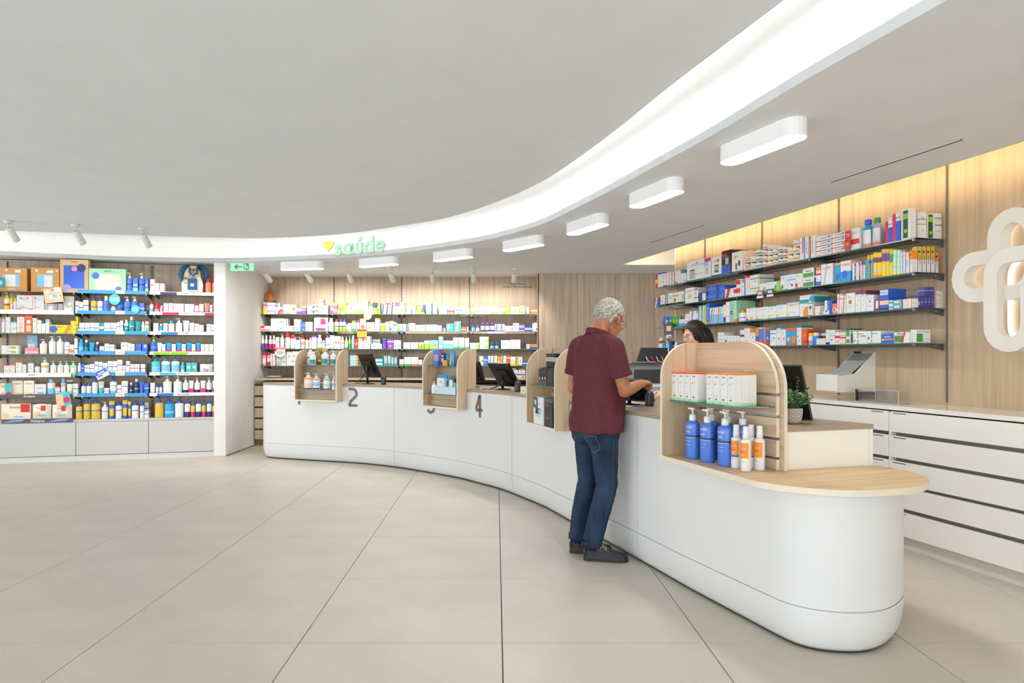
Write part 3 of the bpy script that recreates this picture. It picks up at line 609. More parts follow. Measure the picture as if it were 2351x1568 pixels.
# ---- right wall shelving
DR = .283; RF = WR-nW*DR
ZRT = [2.192, 1.948, 1.696, 1.447]; RS = {}
rc = [T_END]+[on_line(px, WR, eW)[0] for px in (1618, 1749, 1925)]+[-.0]
RBN = ['farthest bay', 'second bay', 'third bay', 'nearest bay']
for k, px in enumerate((1618, 1749, 1925, 2173.5)):
    s, _ = on_line(px, WR-nW*.008, eW); P = WR-nW*.008+eW*s; upright(P, 1.02, ZT-.3, 'dark slotted upright on the oak wall, %s from the far end' % ORD[k], 'uprights of the oak wall', math.atan2(eW.y, eW.x), .009, M('#77716a', .5))
for li in range(4):
    RS[li] = Shelf(RF, eW, nW, ZRT[li], '%s of oak wall' % LEVEL[li], 'R%d' % li)
    for bi in range(4):
        r, L = glass_shelf(RS[li], (rc[bi] if (li, bi) != (3, 0) else on_line(1640, RF, eW)[0])+.002, rc[bi+1]-.002, .265, 'glass shelf, %s, %s of the oak wall shelving' % (LEVEL[li], RBN[bi]), 'glass shelves of the oak wall')
        bracket(r, L/2-.02, .275)
        MB().box((0, .19, -.02), (L-.01, .02, .012), M('#7d7f80', .4, .5)).build('rail', r)
# small separate shelf behind the near display
sS, yS = on_line(1502, RF, eW)
s5 = Shelf(RF, eW, nW, z_at(814, yS), 'small shelf behind near display', 'R5'); RS[5] = s5
r, L = glass_shelf(s5, sS, on_line(1620, RF, eW)[0], .26, 'short low glass shelf carrying mouthwash bottles, far end of oak wall', 'glass shelves of the oak wall'); bracket(r, L/2-.03, .27)
# ---- white drawer cabinets under the oak wall
cabs = [(T_END+.25, -1.32), (-1.32, on_line(2038.7, WR-nW*.43, eW)[0]), (on_line(2038.7, WR-nW*.43, eW)[0], 2.6), (2.6, 4.6)]
rzW = math.atan2(eW.y, eW.x); DWH = M('#f1eee8', .35)
cn = ['farthest, behind the woman', 'behind the potted plant', 'below the white cross sign', 'nearest, beyond the frame edge']
rows = [(.960, .816), (.789, .637), (.612, .457), (.435, .29), (.262, .096)]
for k, (a, b_) in enumerate(cabs):
    c = WR+eW*((a+b_)/2); L = b_-a
    r = thing('drawer_cabinet', 'white drawer cabinet under the oak wall, '+cn[k], 'cabinet', (c.x, c.y, 0), rzW, 'white drawer cabinets')
    MB().box((0, -.19, .525), (L-.002, .37, .83), M('#a39c90', .5)).build('body', r)
    MB().box((-L/2+.008, -.397, .525), (.016, .05, .855), DWH).build('side_panel', r)
    for z1, z0 in rows:
        d = MB().box((.01, -.42, (z0+z1)/2), (L-.026, .018, z1-z0), DWH).build('drawer', r)
        mb = MB(); put_text(mb, '', plane_T((0, 0, 0), (1, 0, 0), (0, 0, 1), (0, -1, 0)), h=.01, mat=DARK)
        MB().box((-L/2+.10 if k != 1 else L/2-.1, -.4295, z1-.012), (.11, .001, .006), M('#5a5852', .6)).build('label', d)
    MB().box((0, -.375, .045), (L-.001, .02, .09), M('#d8d4cb', .5)).build('plinth', r)
a, b_ = cabs[0][0], cabs[-1][1]; c = WR+eW*((a+b_)/2)-nW*.217
o = MB().box((c.x, c.y, .985), (b_-a, .434, .03), noisy('quartz', '#efe9dd', '#f3eee4', nscale=40, rough=.15), rz=rzW).build('cabinet_top'); tag(o, 'glossy cream stone top over the white drawer cabinets', 'worktop')
# ---- dispensing chute in the oak wall
CHT = M('#efece2', .35)
s0, _ = on_line(1960, WR, eW); s1, _ = on_line(2011, WR, eW); c = WR+eW*((s0+s1)/2); wch = s1-s0; Yc = c.y
r = thing('dispensing_chute', 'white dispensing chute coming out of the oak wall above the cabinet', 'chute', (c.x, c.y, 0), rzW)
zt, zb = z_at(806, Yc), z_at(898, Yc); dp = .36; h2 = zb+.15
for x in (-wch/2, wch/2-.012):
    mb = MB(); mb.xprism([(-.002, zb+.01), (-dp, zb+.01), (-dp, h2-.02), (-dp+.16, h2), (-.1, zb+.24), (-.002, zt)], lambda u, v, w_: Vector((w_, u, v)), x, x+.012, CHT); mb.build('side', r)
MB().box((0, -dp-.004, zb+.01+(h2-.02-zb)/2), (wch, .014, h2-zb-.02), CHT).build('front', r); MB().box((0, -dp/2, zb+.006), (wch, dp, .012), CHT).build('floor_plate', r)
MB().box((0, -.006, (zb+zt)/2), (wch-.03, .006, zt-zb), M('#b9bcb8', .4)).build('slide', r); mb = MB(); mb.quad([(-wch/2+.015, -.012, zt-.02), (wch/2-.015, -.012, zt-.02), (wch/2-.015, -dp+.02, zb+.06), (-wch/2+.015, -dp+.02, zb+.06)], M('#b4b9b6', .35)); mb.build('slide', r)
MB().box((-wch/2+.05, -.0085, zt-.03), (.09, .004, .055), BLACK).build('opening', r)
# ---- acrylic holder on the cabinet top
s0, y0 = on_line(1968, WR-nW*.3, eW); s1, _ = on_line(2068, WR-nW*.3, eW); c = WR-nW*.27+eW*((s0+s1)/2); Lh = s1-s0
r = thing('acrylic_holder', 'clear empty acrylic leaflet holder on the cream cabinet top', 'holder', (c.x, c.y, 1.0), rzW)
for (cx_, cy_, dx, dy) in ((0, -.05, Lh, .003), (0, .05, Lh, .003), (-Lh/2, 0, .003, .1), (0, 0, .003, .1), (Lh/2, 0, .003, .1)): MB().box((cx_, cy_, .05), (dx, dy, .095), ACR).build('pane', r)
for (cx_, cy_, dx, dy) in ((0, -.05, Lh, .004), (0, .05, Lh, .004)):
    MB().box((cx_, cy_, .098), (dx, dy, .003), M('#b9b6cf', .2)).build('rim', r); MB().box((cx_, cy_, .0035), (dx, dy, .003), M('#b9b6cf', .2)).build('rim', r)
for x in (-Lh/2, 0, Lh/2): MB().box((x, -.05, .05), (.004, .004, .095), M('#c4c2d6', .2)).build('post', r)
# ---- illuminated cross sign
def on_wall(px, py, off=0.):
    O = WR-nW*off; s, Y = on_line(px, O, eW); return s, z_at(py, Y)
SG = M('#e4dfd5', .5); cr = thing('cross_sign', 'large white backlit cross made of two interlocking loops on the oak wall', 'sign', (WR.x, WR.y, 0), rzW)
def loop(cu, cz, L, W, band, horiz, n=10):
    a = (L-W)/2; r = W/2; out = []; inn = []
    for k in range(n+1):
        t = -math.pi/2+math.pi*k/n; out.append((a+r*math.cos(t), r*math.sin(t))); inn.append((a+(r-band)*math.cos(t), (r-band)*math.sin(t)))
    for k in range(n+1):
        t = math.pi/2+math.pi*k/n; out.append((-a+r*math.cos(t), r*math.sin(t))); inn.append((-a+(r-band)*math.cos(t), (r-band)*math.sin(t)))
    sw = (lambda p: (cu+p[0], cz+p[1])) if horiz else (lambda p: (cu+p[1], cz+p[0]))
    return [sw(p) for p in out], [sw(p) for p in inn]
def ring(mb, out, inn, y0, y1, mat):
    n = len(out); T = lambda p, y: (p[0], y, p[1])
    vs = [T(p, y0) for p in out]+[T(p, y0) for p in inn]+[T(p, y1) for p in out]+[T(p, y1) for p in inn]; fs = []
    for i in range(n):
        j = (i+1) % n; fs += [(i, j, n+j, n+i), (2*n+i, 3*n+i, 3*n+j, 2*n+j), (i, 2*n+i, 2*n+j, j), (n+i, n+j, 3*n+j, 3*n+i)]
    mb.add(vs, fs, mat)
offs = .16
uL, _ = on_wall(2177, 632, offs); _, zT = on_wall(2330, 473, offs); uV0, _ = on_wall(2258, 560, offs); u2, _ = on_wall(2266, 700, offs); _, zB = on_wall(2330, 808, offs)
_, zh1 = on_wall(2230, 583, offs); _, zh0 = on_wall(2240, 693, offs); Wl = zh1-zh0+.015; band = .092
cz = (zh0+zh1)/2; Lh = 1.02; uc = uL+Lh/2
# two interlocking L-shaped bands: left and top arms behind, bottom and right arms in front
def ell_path(cu, czc, sx, sz, LA, LB, n=10):
    """centreline of the band round an L: convex corner at (cu, czc), arms of width Wl running in -sx (length LA) and in sz (length LB)"""
    h = band/2; r = Wl/2-h; P = []
    A = lambda x, z: P.append((cu+sx*x, czc+sz*z))
    for k in range(n+1): t = math.pi*(-.5+.5*k/n); A(-h-r+r*math.cos(t), h+r+r*math.sin(t))               # rounded convex corner
    for k in range(n+1): t = math.pi*k/n; A(-Wl/2+r*math.cos(t), LB-Wl/2+r*math.sin(t))                  # tip of the vertical arm
    A(-Wl+h, Wl-h)                                                                                       # inner corner
    for k in range(n+1): t = math.pi*(.5+k/n); A(-LA+Wl/2+r*math.cos(t), Wl/2+r*math.sin(t))              # tip of the horizontal arm
    return P
def band_ring(P, h):
    n = len(P); O_, I_ = [], []
    for i in range(n):
        a, p, c = Vector(P[i-1]), Vector(P[i]), Vector(P[(i+1) % n]); d0 = (p-a).normalized(); d1 = (c-p).normalized(); n0, n1 = Vector((d0.y, -d0.x)), Vector((d1.y, -d1.x)); m = (n0+n1); m = m/max(.35, m.length_squared/2)
        O_.append(tuple(p+m*h)); I_.append(tuple(p-m*h))
    return O_, I_
rearP = ell_path(uV0+Wl, zh0, 1, 1, uV0+Wl-uL, zT-zh0); frontP = ell_path(u2, zh1, -1, -1, .62, zh1-zB)
GL = M('#f4f9ff', .5, emit=1.5)
for P, y0, y1 in ((rearP, -.045, -.130), (frontP, -.1305, -.190)):
    o_, i_ = band_ring(P, band/2); m1 = MB(); ring(m1, o_, i_, y0, y1, SG); m1.build('loop', cr)
for P in (rearP, frontP):
    o_, i_ = band_ring(P, .012); m1 = MB(); ring(m1, o_, i_, -.014, -.030, GL); m1.build('light_line', cr)
# ---- exit sign under the ceiling
eY = 9.45; a = at_y(530, 603.5, eY); b_ = at_y(582.5, 622, eY); EX = M('#8ae6b0', .4, emit=.45); wE = b_.x-a.x; hE = a.z-b_.z; cE = (a+b_)/2
r = thing('exit_sign', 'glowing pale green exit sign with arrow and running figure', 'exit sign', (cE.x, eY, cE.z))
MB().box((0, 0, 0), (wE, .02, hE), EX).build('panel', r); MB().box((0, .012, (ZL-cE.z+hE/2)/2+hE*.0), (.03, .015, ZL-cE.z), M('#cfd6cf', .5)).build('mount', r)
DG = M('#7d8a78', .6); mb = MB(); y = -.0105
def pl(P, m=DG): mb.add([(u*wE, y, v*hE) for u, v in P], [tuple(range(len(P)))], m)
pl([(-.35, 0), (-.24, .30), (-.16, .30), (-.22, .08), (.02, .08), (.02, -.08), (-.22, -.08), (-.16, -.32), (-.24, -.32)])
pl([(.07, -.42), (.30, -.42), (.30, .42), (.07, .42)]); y = -.0112
pl([(.145+.03*math.cos(t), .28+.11*math.sin(t)) for t in [k*.7 for k in range(9)]], EX); pl([(.12, .17), (.19, .17), (.21, -.02), (.14, -.06)], EX); pl([(.14, -.06), (.21, -.02), (.28, -.22), (.24, -.26), (.17, -.1)], EX); pl([(.14, -.06), (.18, -.1), (.12, -.38), (.085, -.36)], EX); pl([(.19, .17), (.26, .0), (.24, -.03), (.17, .1)], EX); pl([(.12, .17), (.05, .06), (.07, .02), (.14, .1)], EX)
mb.build('pictogram', r)
# ---- lettering on the fascia
cum = [0.]
for a, b_ in zip(FC, FC[1:]): cum.append(cum[-1]+(b_-a).length)
fpx = [CX+F*p.x/p.y if p.y > .5 else 9e9 for p in FC]
def s_of_px(px):
    i = next(k for k in range(len(FC)-1) if fpx[k] <= px < fpx[k+1]); return cum[i]+(cum[i+1]-cum[i])*(px-fpx[i])/(fpx[i+1]-fpx[i])
def fT(s0):
    def T(u, v, w_=0.):
        s = s0+u; i = max(0, next(k for k in range(len(FC)-1) if cum[k+1] > s)); t = (s-cum[i])/(cum[i+1]-cum[i]); p = FC[i].lerp(FC[i+1], t); n = FN[i].lerp(FN[i+1], t)
        return Vector((p.x+n.x*(.002+w_), p.y+n.y*(.002+w_), v))
    return T
MINT = M('#a4d0b2', .5); YEL = M('#e6d05c', .5)
sg = thing('fascia_sign', 'pastel green lettering with yellow heart on the curved white fascia', 'sign')
cat2 = lambda P: [tuple(p) for p in catmull(P, 5)]
GLY = {'s': [cat2([(.60, .80), (.44, .95), (.2, .95), (.05, .78), (.12, .60), (.32, .52), (.52, .42), (.60, .23), (.46, .06), (.2, .05), (.03, .17)])],
       'a': [arc(.45, .5, .40, .45, 0, 360, 26), [(.85, .95), (.85, .5), (.86, .05)]],
       'ú': [[(.03, .95), (.03, .45)]+arc(.40, .42, .37, .38, 180, 360, 14)+[(.77, .95)], [(.36, 1.28), (.60, 1.50)]],
       'd': [arc(.45, .5, .40, .45, 0, 360, 26), [(.85, 1.5), (.85, .7), (.85, .05)]],
       'e': [arc(.45, .5, .40, .45, 0, 310, 24), [(.08, .5), (.85, .5)]]}
for ch, x0, x1, yb, yt in (('s', 769, 784.5, 587.5, 562), ('a', 787.5, 812, 586, 559.5), ('ú', 816.5, 834, 584, 557), ('d', 837, 859.5, 582, 555.5), ('e', 862.5, 885, 580, 553)):
    sa, sb = s_of_px(x0), s_of_px(x1); T = fT(sa); Yf = T(0, 0).y; zb_ = z_at(yb, Yf); zt_ = z_at(yt, Yf); sw = .036
    pol = GLY[ch]; ux_ = max(p[0] for P in pol for p in P); kx = (sb-sa-sw)/ux_; kz = zt_-zb_-sw
    mb = MB(); strokes(mb, [[(sw/2+p[0]*kx, zb_+sw/2+(p[1]-.05)*kz/.9) for p in P] for P in pol], sw, T, .012, MINT, seg=6); mb.build('letter', sg)
sa, sb = s_of_px(742.5), s_of_px(766.5); T = fT((sa+sb)/2); Yf = T(0, 0).y; zc = z_at(564, Yf); R_ = (sb-sa)/2
hp = []
for k in range(40):
    t = 2*math.pi*k/40; hp.append((R_*math.sin(t)**3, zc+R_*(13*math.cos(t)-5*math.cos(2*t)-2*math.cos(3*t)-math.cos(4*t))/16))
mb = MB(); mb.xprism(hp, T, 0, .012, YEL); mb.build('heart', sg)
# ================================================================ PRODUCTS
COL = {'w': ('#e4e3e1', 'white'), 'cr': ('#efe6d2', 'cream'), 'b': ('#2f62cc', 'blue'), 'ub': ('#4a78d6', 'cornflower-blue'), 'lb': ('#7fc4ea', 'pale-blue'), 'cb': ('#1c9fd6', 'cyan-blue'), 'nv': ('#22356f', 'navy'), 'tl': ('#18939a', 'teal'), 'aq': ('#3fc0c4', 'turquoise'),
       'g': ('#3f9a45', 'green'), 'dg': ('#1f5c34', 'dark-green'), 'lg': ('#9ccc2c', 'lime'), 'mt': ('#a9dfb9', 'mint'), 'y': ('#f4cf1f', 'yellow'), 'o': ('#f08a1e', 'orange'), 'do': ('#ec5a1c', 'deep-orange'), 'r': ('#d8262c', 'red'), 'pk': ('#f08fa8', 'pink'), 'mg': ('#d8206e', 'magenta'),
       'pu': ('#7a3fa6', 'purple'), 'pl': ('#8a2f62', 'plum'), 'lv': ('#a79bd8', 'lavender'), 'in': ('#4a4698', 'indigo'), 'bk': ('#1b1b1e', 'black'), 'gy': ('#b9b7b2', 'grey'), 'dk': ('#50505a', 'dark-grey'), 'br': ('#6a3a22', 'brown'), 'kr': ('#c88f45', 'kraft-brown'), 'tn': ('#d3ac7a', 'tan'),
       'gd': ('#d8b83e', 'golden'), 'sa': ('#f0806a', 'salmon'), 'pe': ('#f4c79c', 'peach'), 'cl': ('#dfe8ea', 'clear')}
def cm(k, rough=.42): return M(COL[k][0], rough)
KW = {'bx': ('carton', 'carton', 'box'), 'pm': ('pump_bottle', 'pump bottle', 'bottle'), 'cp': ('bottle', 'bottle', 'bottle'), 'sp': ('spray_bottle', 'spray bottle', 'bottle'), 'tb': ('tube', 'tube', 'tube'), 'jr': ('jar', 'jar', 'jar'), 'pc': ('pouch', 'pouch', 'pouch'), 'wp': ('wipes_pack', 'wipes pack', 'pack'), 'cv': ('carton', 'curved-top carton', 'box'), 'mw': ('bottle', 'mouthwash bottle', 'bottle')}
PW = {'m': 'band', 't': 'top', 'b': 'base', 'v': 'stripe', 'c': 'disc', 'r': 'panel', 'L': 'label', 'T': 'lettering', 'd': 'slash'}
_pm = {}
def prints(mb, ps, w, h, T, rnd, boxy=True):
    """flat print laid on a front plane; T(u,v,depth) with u in -w/2..w/2, v in 0..h"""
    k = 1
    def rect(u0, v0, u1, v1, mat):
        nonlocal k
        mb.quad([T(u0*w-w/2, v0*h, .0003*k), T(u1*w-w/2, v0*h, .0003*k), T(u1*w-w/2, v1*h, .0003*k), T(u0*w-w/2, v1*h, .0003*k)], mat); k += 1
    for p in ps:
        t = p[0]; a, c = p[1:].split(':', 1) if t != 'T' else (None, None)
        if t == 'm': v, q = map(float, a.split('/')); rect(0, v-q/2, 1, v+q/2, cm(c))
        elif t == 't': rect(0, 1-float(a), 1, 1, cm(c))
        elif t == 'b': rect(0, 0, 1, float(a), cm(c))
        elif t == 'v': u, q = map(float, a.split('/')); rect(u-q/2, 0, u+q/2, 1, cm(c))
        elif t == 'r': u0, v0, u1, v1 = map(float, a.split('/')); rect(u0, v0, u1, v1, cm(c))
        elif t == 'c':
            u, v, q = map(float, a.split('/')); R = q*min(w, h); n = 16
            mb.add([T(min(w/2, max(-w/2, u*w-w/2+R*math.cos(2*math.pi*i/n))), min(h, max(0, v*h+R*math.sin(2*math.pi*i/n))), .0003*k) for i in range(n)], [tuple(range(n))], cm(c)); k += 1
        elif t == 'd':
            u, q = map(float, a.split('/')); mb.quad([T((u-q)*w-w/2, 0, .0003*k), T(u*w-w/2, 0, .0003*k), T((u+.25)*w-w/2, h, .0003*k), T((u+.25-q)*w-w/2, h, .0003*k)], cm(c)); k += 1
        elif t == 'T':
            _, s, v, hh, c = p.split(':'); gv, gf, tw, th = text_geo(s, .01); wid = min(.86*w, tw/th*float(hh)*h)
            put_text(mb, s, lambda u, vv, d=0., v=v: T(u, float(v)*h+vv, .0003*k), w=wid, h=min(float(hh)*h, wid*th/tw), mat=cm(c), bold=.01); k += 1
        elif t == 'V':
            _, s, u, ww, c = p.split(':'); gv, gf, tw, th = text_geo(s, .01); hgt = float(ww)*w
            put_text(mb, s, lambda a_, b_, d=0., u=u: T(float(u)*w-w/2-b_, h*.5+a_, .0003*k), w=min(.8*h, tw/th*hgt), h=hgt, mat=cm(c), bold=.01); k += 1
    if boxy and not any(p[0] in 'TV' for p in ps):
        tm_ = M('#8d8b90', .6)
        for v in (.80, .74, .30): rect(.18, v, .18+rnd.uniform(.3, .6), v+.018, tm_)
def carton_mesh(w, d, h, base, ps, seed):
    key = ('bx', round(w, 3), round(d, 3), round(h, 3), base, ps)
    if key in _pm: return _pm[key]
    rnd = random.Random(seed); mb = MB(); mb.box((0, 0, h/2), (w, d, h), cm(base))
    for p in ps:     # bands wrap round the sides
        if p[0] in 'tbm' and p[0] != 'T':
            a, c = p[1:].split(':'); v0, v1 = {'t': lambda: (1-float(a), 1), 'b': lambda: (0, float(a)), 'm': lambda: (float(a.split('/')[0])-float(a.split('/')[1])/2, float(a.split('/')[0])+float(a.split('/')[1])/2)}[p[0]]()
            for sx in (-1, 1): mb.quad([(sx*(w/2+.0003), -sx*d/2*-1, v0*h), (sx*(w/2+.0003), sx*d/2*-1, v0*h), (sx*(w/2+.0003), sx*d/2*-1, v1*h), (sx*(w/2+.0003), -sx*d/2*-1, v1*h)], cm(c))
            if p[0] == 't': mb.quad([(-w/2, -d/2, h+.0003), (w/2, -d/2, h+.0003), (w/2, d/2, h+.0003), (-w/2, d/2, h+.0003)], cm(c))
    prints(mb, ps, w, h, lambda u, v, e=0.: Vector((u, -d/2-e, v)), rnd)
    _pm[key] = [('carton', mb.mesh('carton'))]; return _pm[key]
def curved_mesh(w, d, h, base, ps, seed):
    key = ('cv', round(w, 3), round(d, 3), round(h, 3), base, ps)
    if key in _pm: return _pm[key]
    rnd = random.Random(seed); mb = MB(); P = [(-w/2, 0), (w/2, 0), (w/2, h*.72)]+[(w/2-w*t, h*(.72+.28*math.sin(math.pi*.5*t))) for t in (.2, .4, .6, .8, 1)]
    mb.xprism(P, lambda u, v, q: Vector((u, q, v)), -d/2, d/2, cm(base)); prints(mb, ps, w, h*.7, lambda u, v, e=0.: Vector((u, -d/2-e, v)), rnd)
    _pm[key] = [('carton', mb.mesh('carton'))]; return _pm[key]
def bottle_parts(kind, w, h, base, cap, ps, seed, oval):
    key = (kind, round(w, 3), round(h, 3), base, cap, ps, oval)
    if key in _pm: return _pm[key]
    mb = MB(); r = w/2; hb = {'pm': .74, 'cp': .80, 'sp': .72, 'mw': .82}[kind]*h; ry = oval
    lab = [p for p in ps if p[0] in 'Lmtb']; cuts = {.0, .02, .05, .88, .93, .97}
    bands = []
    for p in lab:
        a, c = p[1:].split(':'); q = [float(x) for x in a.split('/')]
        if p[0] == 'L': v0, v1, full = q[0], q[1], False
        elif p[0] == 'm': v0, v1, full = q[0]-q[1]/2, q[0]+q[1]/2, True
        elif p[0] == 't': v0, v1, full = 1-q[0], 1, True
        else: v0, v1, full = 0, q[0], True
        bands.append((v0, v1, full, c)); cuts |= {max(.001, v0), min(.93, v1)}
    cuts = sorted(cuts); rad = lambda v: (.93 if v < .01 else .985 if v < .03 else 1. if v <= .90 else .97 if v < .95 else .82)
    if kind == 'mw': rad = lambda v: (.9 if v < .01 else 1. if v < .45 else .93 if v < .6 else .98 if v < .8 else .8 if v < .92 else .5)
    prof = [(r*rad(v), v*hb) for v in cuts]+[(r*.42, hb)]
    def mf(i, a):
        v = (cuts[i]+(cuts[i+1] if i+1 < len(cuts) else 1))/2
        for v0, v1, full, c in reversed(bands):
            if v0 <= v <= v1 and (full or math.cos(a+math.pi/2) > .25): return cm(c)
    mb.lathe(prof, cm(base, .28), 16, ry=ry, matf=mf)
    prints(mb, tuple(p for p in ps if p[0] == 'T'), w*.7, hb, lambda u, v, e=0.: Vector((u, -math.sqrt(max(0, 1-(u/r)**2))*r*ry-.0006-e, v)), random.Random(1), boxy=False)
    out = [('body', mb.mesh('body'))]; m2 = MB(); c = cm(cap, .35)
    if kind == 'pm':
        hp = h-hb; m2.lathe([(r*.44, 0), (r*.46, .02*h), (r*.44, hp*.42), (r*.3, hp*.5)], c, 12, c=(0, 0, hb-.001)); m2.lathe([(r*.12, 0), (r*.12, hp*.4)], c, 8, c=(0, 0, hb+hp*.45)); m2.lathe([(r*.3, 0), (r*.36, hp*.06), (r*.34, hp*.18)], c, 12, c=(0, 0, hb+hp*.8)); m2.box((-r*.42, 0, hb+hp*.90), (r*.8, r*.22, hp*.12), c)
        out.append(('pump', m2.mesh('pump')))
    elif kind == 'sp':
        hp = h-hb; m2.lathe([(r*.64, 0), (r*.66, hp*.3), (r*.60, hp*.36), (r*.57, hp*.92), (r*.48, hp)], c, 12, c=(0, 0, hb-.001)); out.append(('spray_head', m2.mesh('spray_head')))
    else:
        hp = h-hb; m2.lathe([(r*.56, 0), (r*.58, hp*.1), (r*.57, hp*.9), (r*.5, hp)], c, 14, c=(0, 0, hb-.001)); out.append(('cap', m2.mesh('cap')))
    _pm[key] = out; return out
def tube_parts(w, h, base, cap, ps, seed):
    key = ('tb', round(w, 3), round(h, 3), base, cap, ps)
    if key in _pm: return _pm[key]
    mb = MB(); n = 14; hc = .16*h; r0 = w*.40; rings = []
    vs_ = [0, .25, .5, .75, .93, 1]
    for v in vs_:
        a = r0+(w/2-r0)*v; b = r0*(1-v)+.004*v
        rings.append([(a*math.cos(2*math.pi*k/n), b*math.sin(2*math.pi*k/n), hc+(h-hc)*v) for k in range(n)])
    base_i = len(mb.v); fs = []
    for p in ps: pass
    mats = [next((cm(p.split(':')[1]) for p in ps if p[0] in 'm' and abs(float(p[1:].split('/')[0])-(vs_[i]+vs_[i+1])/2) <= float(p[1:].split(':')[0].split('/')[1])/2), None) for i in range(5)]
    for i in range(5):
        vv = rings[i]+rings[i+1]; mb.add(vv, [(k, (k+1) % n, n+(k+1) % n, n+k) for k in range(n)], mats[i] or cm(base, .35), True)
    mb.add(rings[-1], [tuple(range(n))], cm(base)); m2 = MB(); m2.lathe([(r0*.9, 0), (r0*.96, .01), (r0*.96, hc)], cm(cap, .35), 14)
    for p in ps:
        if p[0] == 'c':
            a, c = p[1:].split(':'); u, v, q = map(float, a.split('/')); R = q*w; mb.add([(u*w-w/2+R*math.cos(t*.4488), -r0-.002, v*h+R*math.sin(t*.4488)) for t in range(14)], [tuple(range(14))], cm(c))
        if p[0] == 'r':
            a, c = p[1:].split(':'); u0, v0, u1, v1 = map(float, a.split('/')); mb.box(((u0+u1)/2*w-w/2, -r0-.001, (v0+v1)/2*h), ((u1-u0)*w, .003, (v1-v0)*h), cm(c))
    _pm[key] = [('body', mb.mesh('body')), ('cap', m2.mesh('cap'))]; return _pm[key]
def jar_parts(w, h, base, cap, ps, seed, oval=1.):
    key = ('jr', round(w, 3), round(h, 3), base, cap, ps)
    if key in _pm: return _pm[key]
    mb = MB(); r = w/2; hb = h*.74; cuts = sorted({0, .04, .9}|{x for p in ps if p[0] == 'L' for x in map(float, p[1:].split(':')[0].split('/'))})
    def mf(i, a):
        v = (cuts[i]+(cuts[i+1] if i+1 < len(cuts) else 1))/2
        for p in ps:
            if p[0] == 'L':
                v0, v1 = map(float, p[1:].split(':')[0].split('/'))
                if v0 <= v <= v1: return cm(p.split(':')[1])
    mb.lathe([(r*(.95 if v < .02 else 1), v*hb) for v in cuts]+[(r*.85, hb)], cm(base, .3), 16, matf=mf); m2 = MB(); m2.lathe([(r*.9, 0), (r*.93, h*.03), (r*.93, h-hb-.002), (r*.88, h-hb)], cm(cap, .35), 16, c=(0, 0, hb-.0005))
    _pm[key] = [('body', mb.mesh('body')), ('lid', m2.mesh('lid'))]; return _pm[key]
def soft_parts(kind, w, d, h, base, ps, seed):
    key = (kind, round(w, 3), round(h, 3), base, ps)
    if key in _pm: return _pm[key]
    mb = MB(); nx, nz = 8, 6
    for sgn in (-1, 1):
        vs = []
        for j in range(nz+1):
            for i in range(nx+1):
                u, v = i/nx, j/nz; e = max(0, math.sin(math.pi*min(1, max(0, u))))**.45*max(0.02, math.sin(math.pi*(.08+.84*v)))**(.6); rag = .02*h*math.sin(9*u+seed) if j == nz else 0
                vs.append(((u-.5)*w, sgn*(.004+d/2*e), v*h+rag))
        fs = [(j*(nx+1)+i, j*(nx+1)+i+1, (j+1)*(nx+1)+i+1, (j+1)*(nx+1)+i) for j in range(nz) for i in range(nx)]
        mb.add(vs, fs if sgn < 0 else [tuple(reversed(f)) for f in fs], cm(base, .3), True)
    prints(mb, ps, w*.8, h*.9, lambda u, v, e=0.: Vector((u, -d/2-.006-e, v+.05*h)), random.Random(seed))
    _pm[key] = [('pack', mb.mesh('pack'))]; return _pm[key]
NPROD = 0
def make_product(kind, w, d, h, colr, ps, seed):
    base, _, cap = colr.partition('/'); cap = cap or 'w'
    if kind == 'bx': return carton_mesh(w, d, h, base, ps, seed)
    if kind == 'cv': return curved_mesh(w, d, h, base, ps, seed)
    if kind in ('pm', 'cp', 'sp', 'mw'): return bottle_parts(kind, w, h, base, cap, ps, seed, min(1., d/w))
    if kind == 'tb': return tube_parts(w, h, base, cap, ps, seed)
    if kind == 'jr': return jar_parts(w, h, base, cap, ps, seed)
    return soft_parts(kind, w, d, h, base, ps, seed)
def describe(kind, colr, ps):
    base, _, cap = colr.partition('/'); s = '%s %s' % (COL[base][1], KW[kind][1])
    a = next((p for p in ps if p[0] in 'mtbvcrLd'), None)
    if a: s += ' with %s %s' % (COL[a.rsplit(':', 1)[1]][1], PW[a[0]])
    elif cap and kind in ('pm', 'cp', 'sp', 'mw', 'tb', 'jr') and cap != base: s += ' with %s %s' % (COL[cap][1], {'pm': 'pump', 'sp': 'spray head', 'jr': 'lid'}.get(kind, 'cap'))
    return s
def spawn(parts, kind, loc, rz, label, group, tilt=0., zone=''):
    nm, _, cat = KW[kind]
    if nm == 'carton': nm = {'L': 'skincare_carton', 'B': 'medicine_carton', 'R': 'health_carton'}.get(zone, 'display_carton')
    if len(parts) == 1:
        o = link(nm, parts[0][1]); o.location = loc; o.rotation_euler = (0, tilt, rz); return tag(o, label, cat, group)
    r = thing(nm, label, cat, loc, rz, group)
    for n, me in parts: link(n, me, r)
    return r
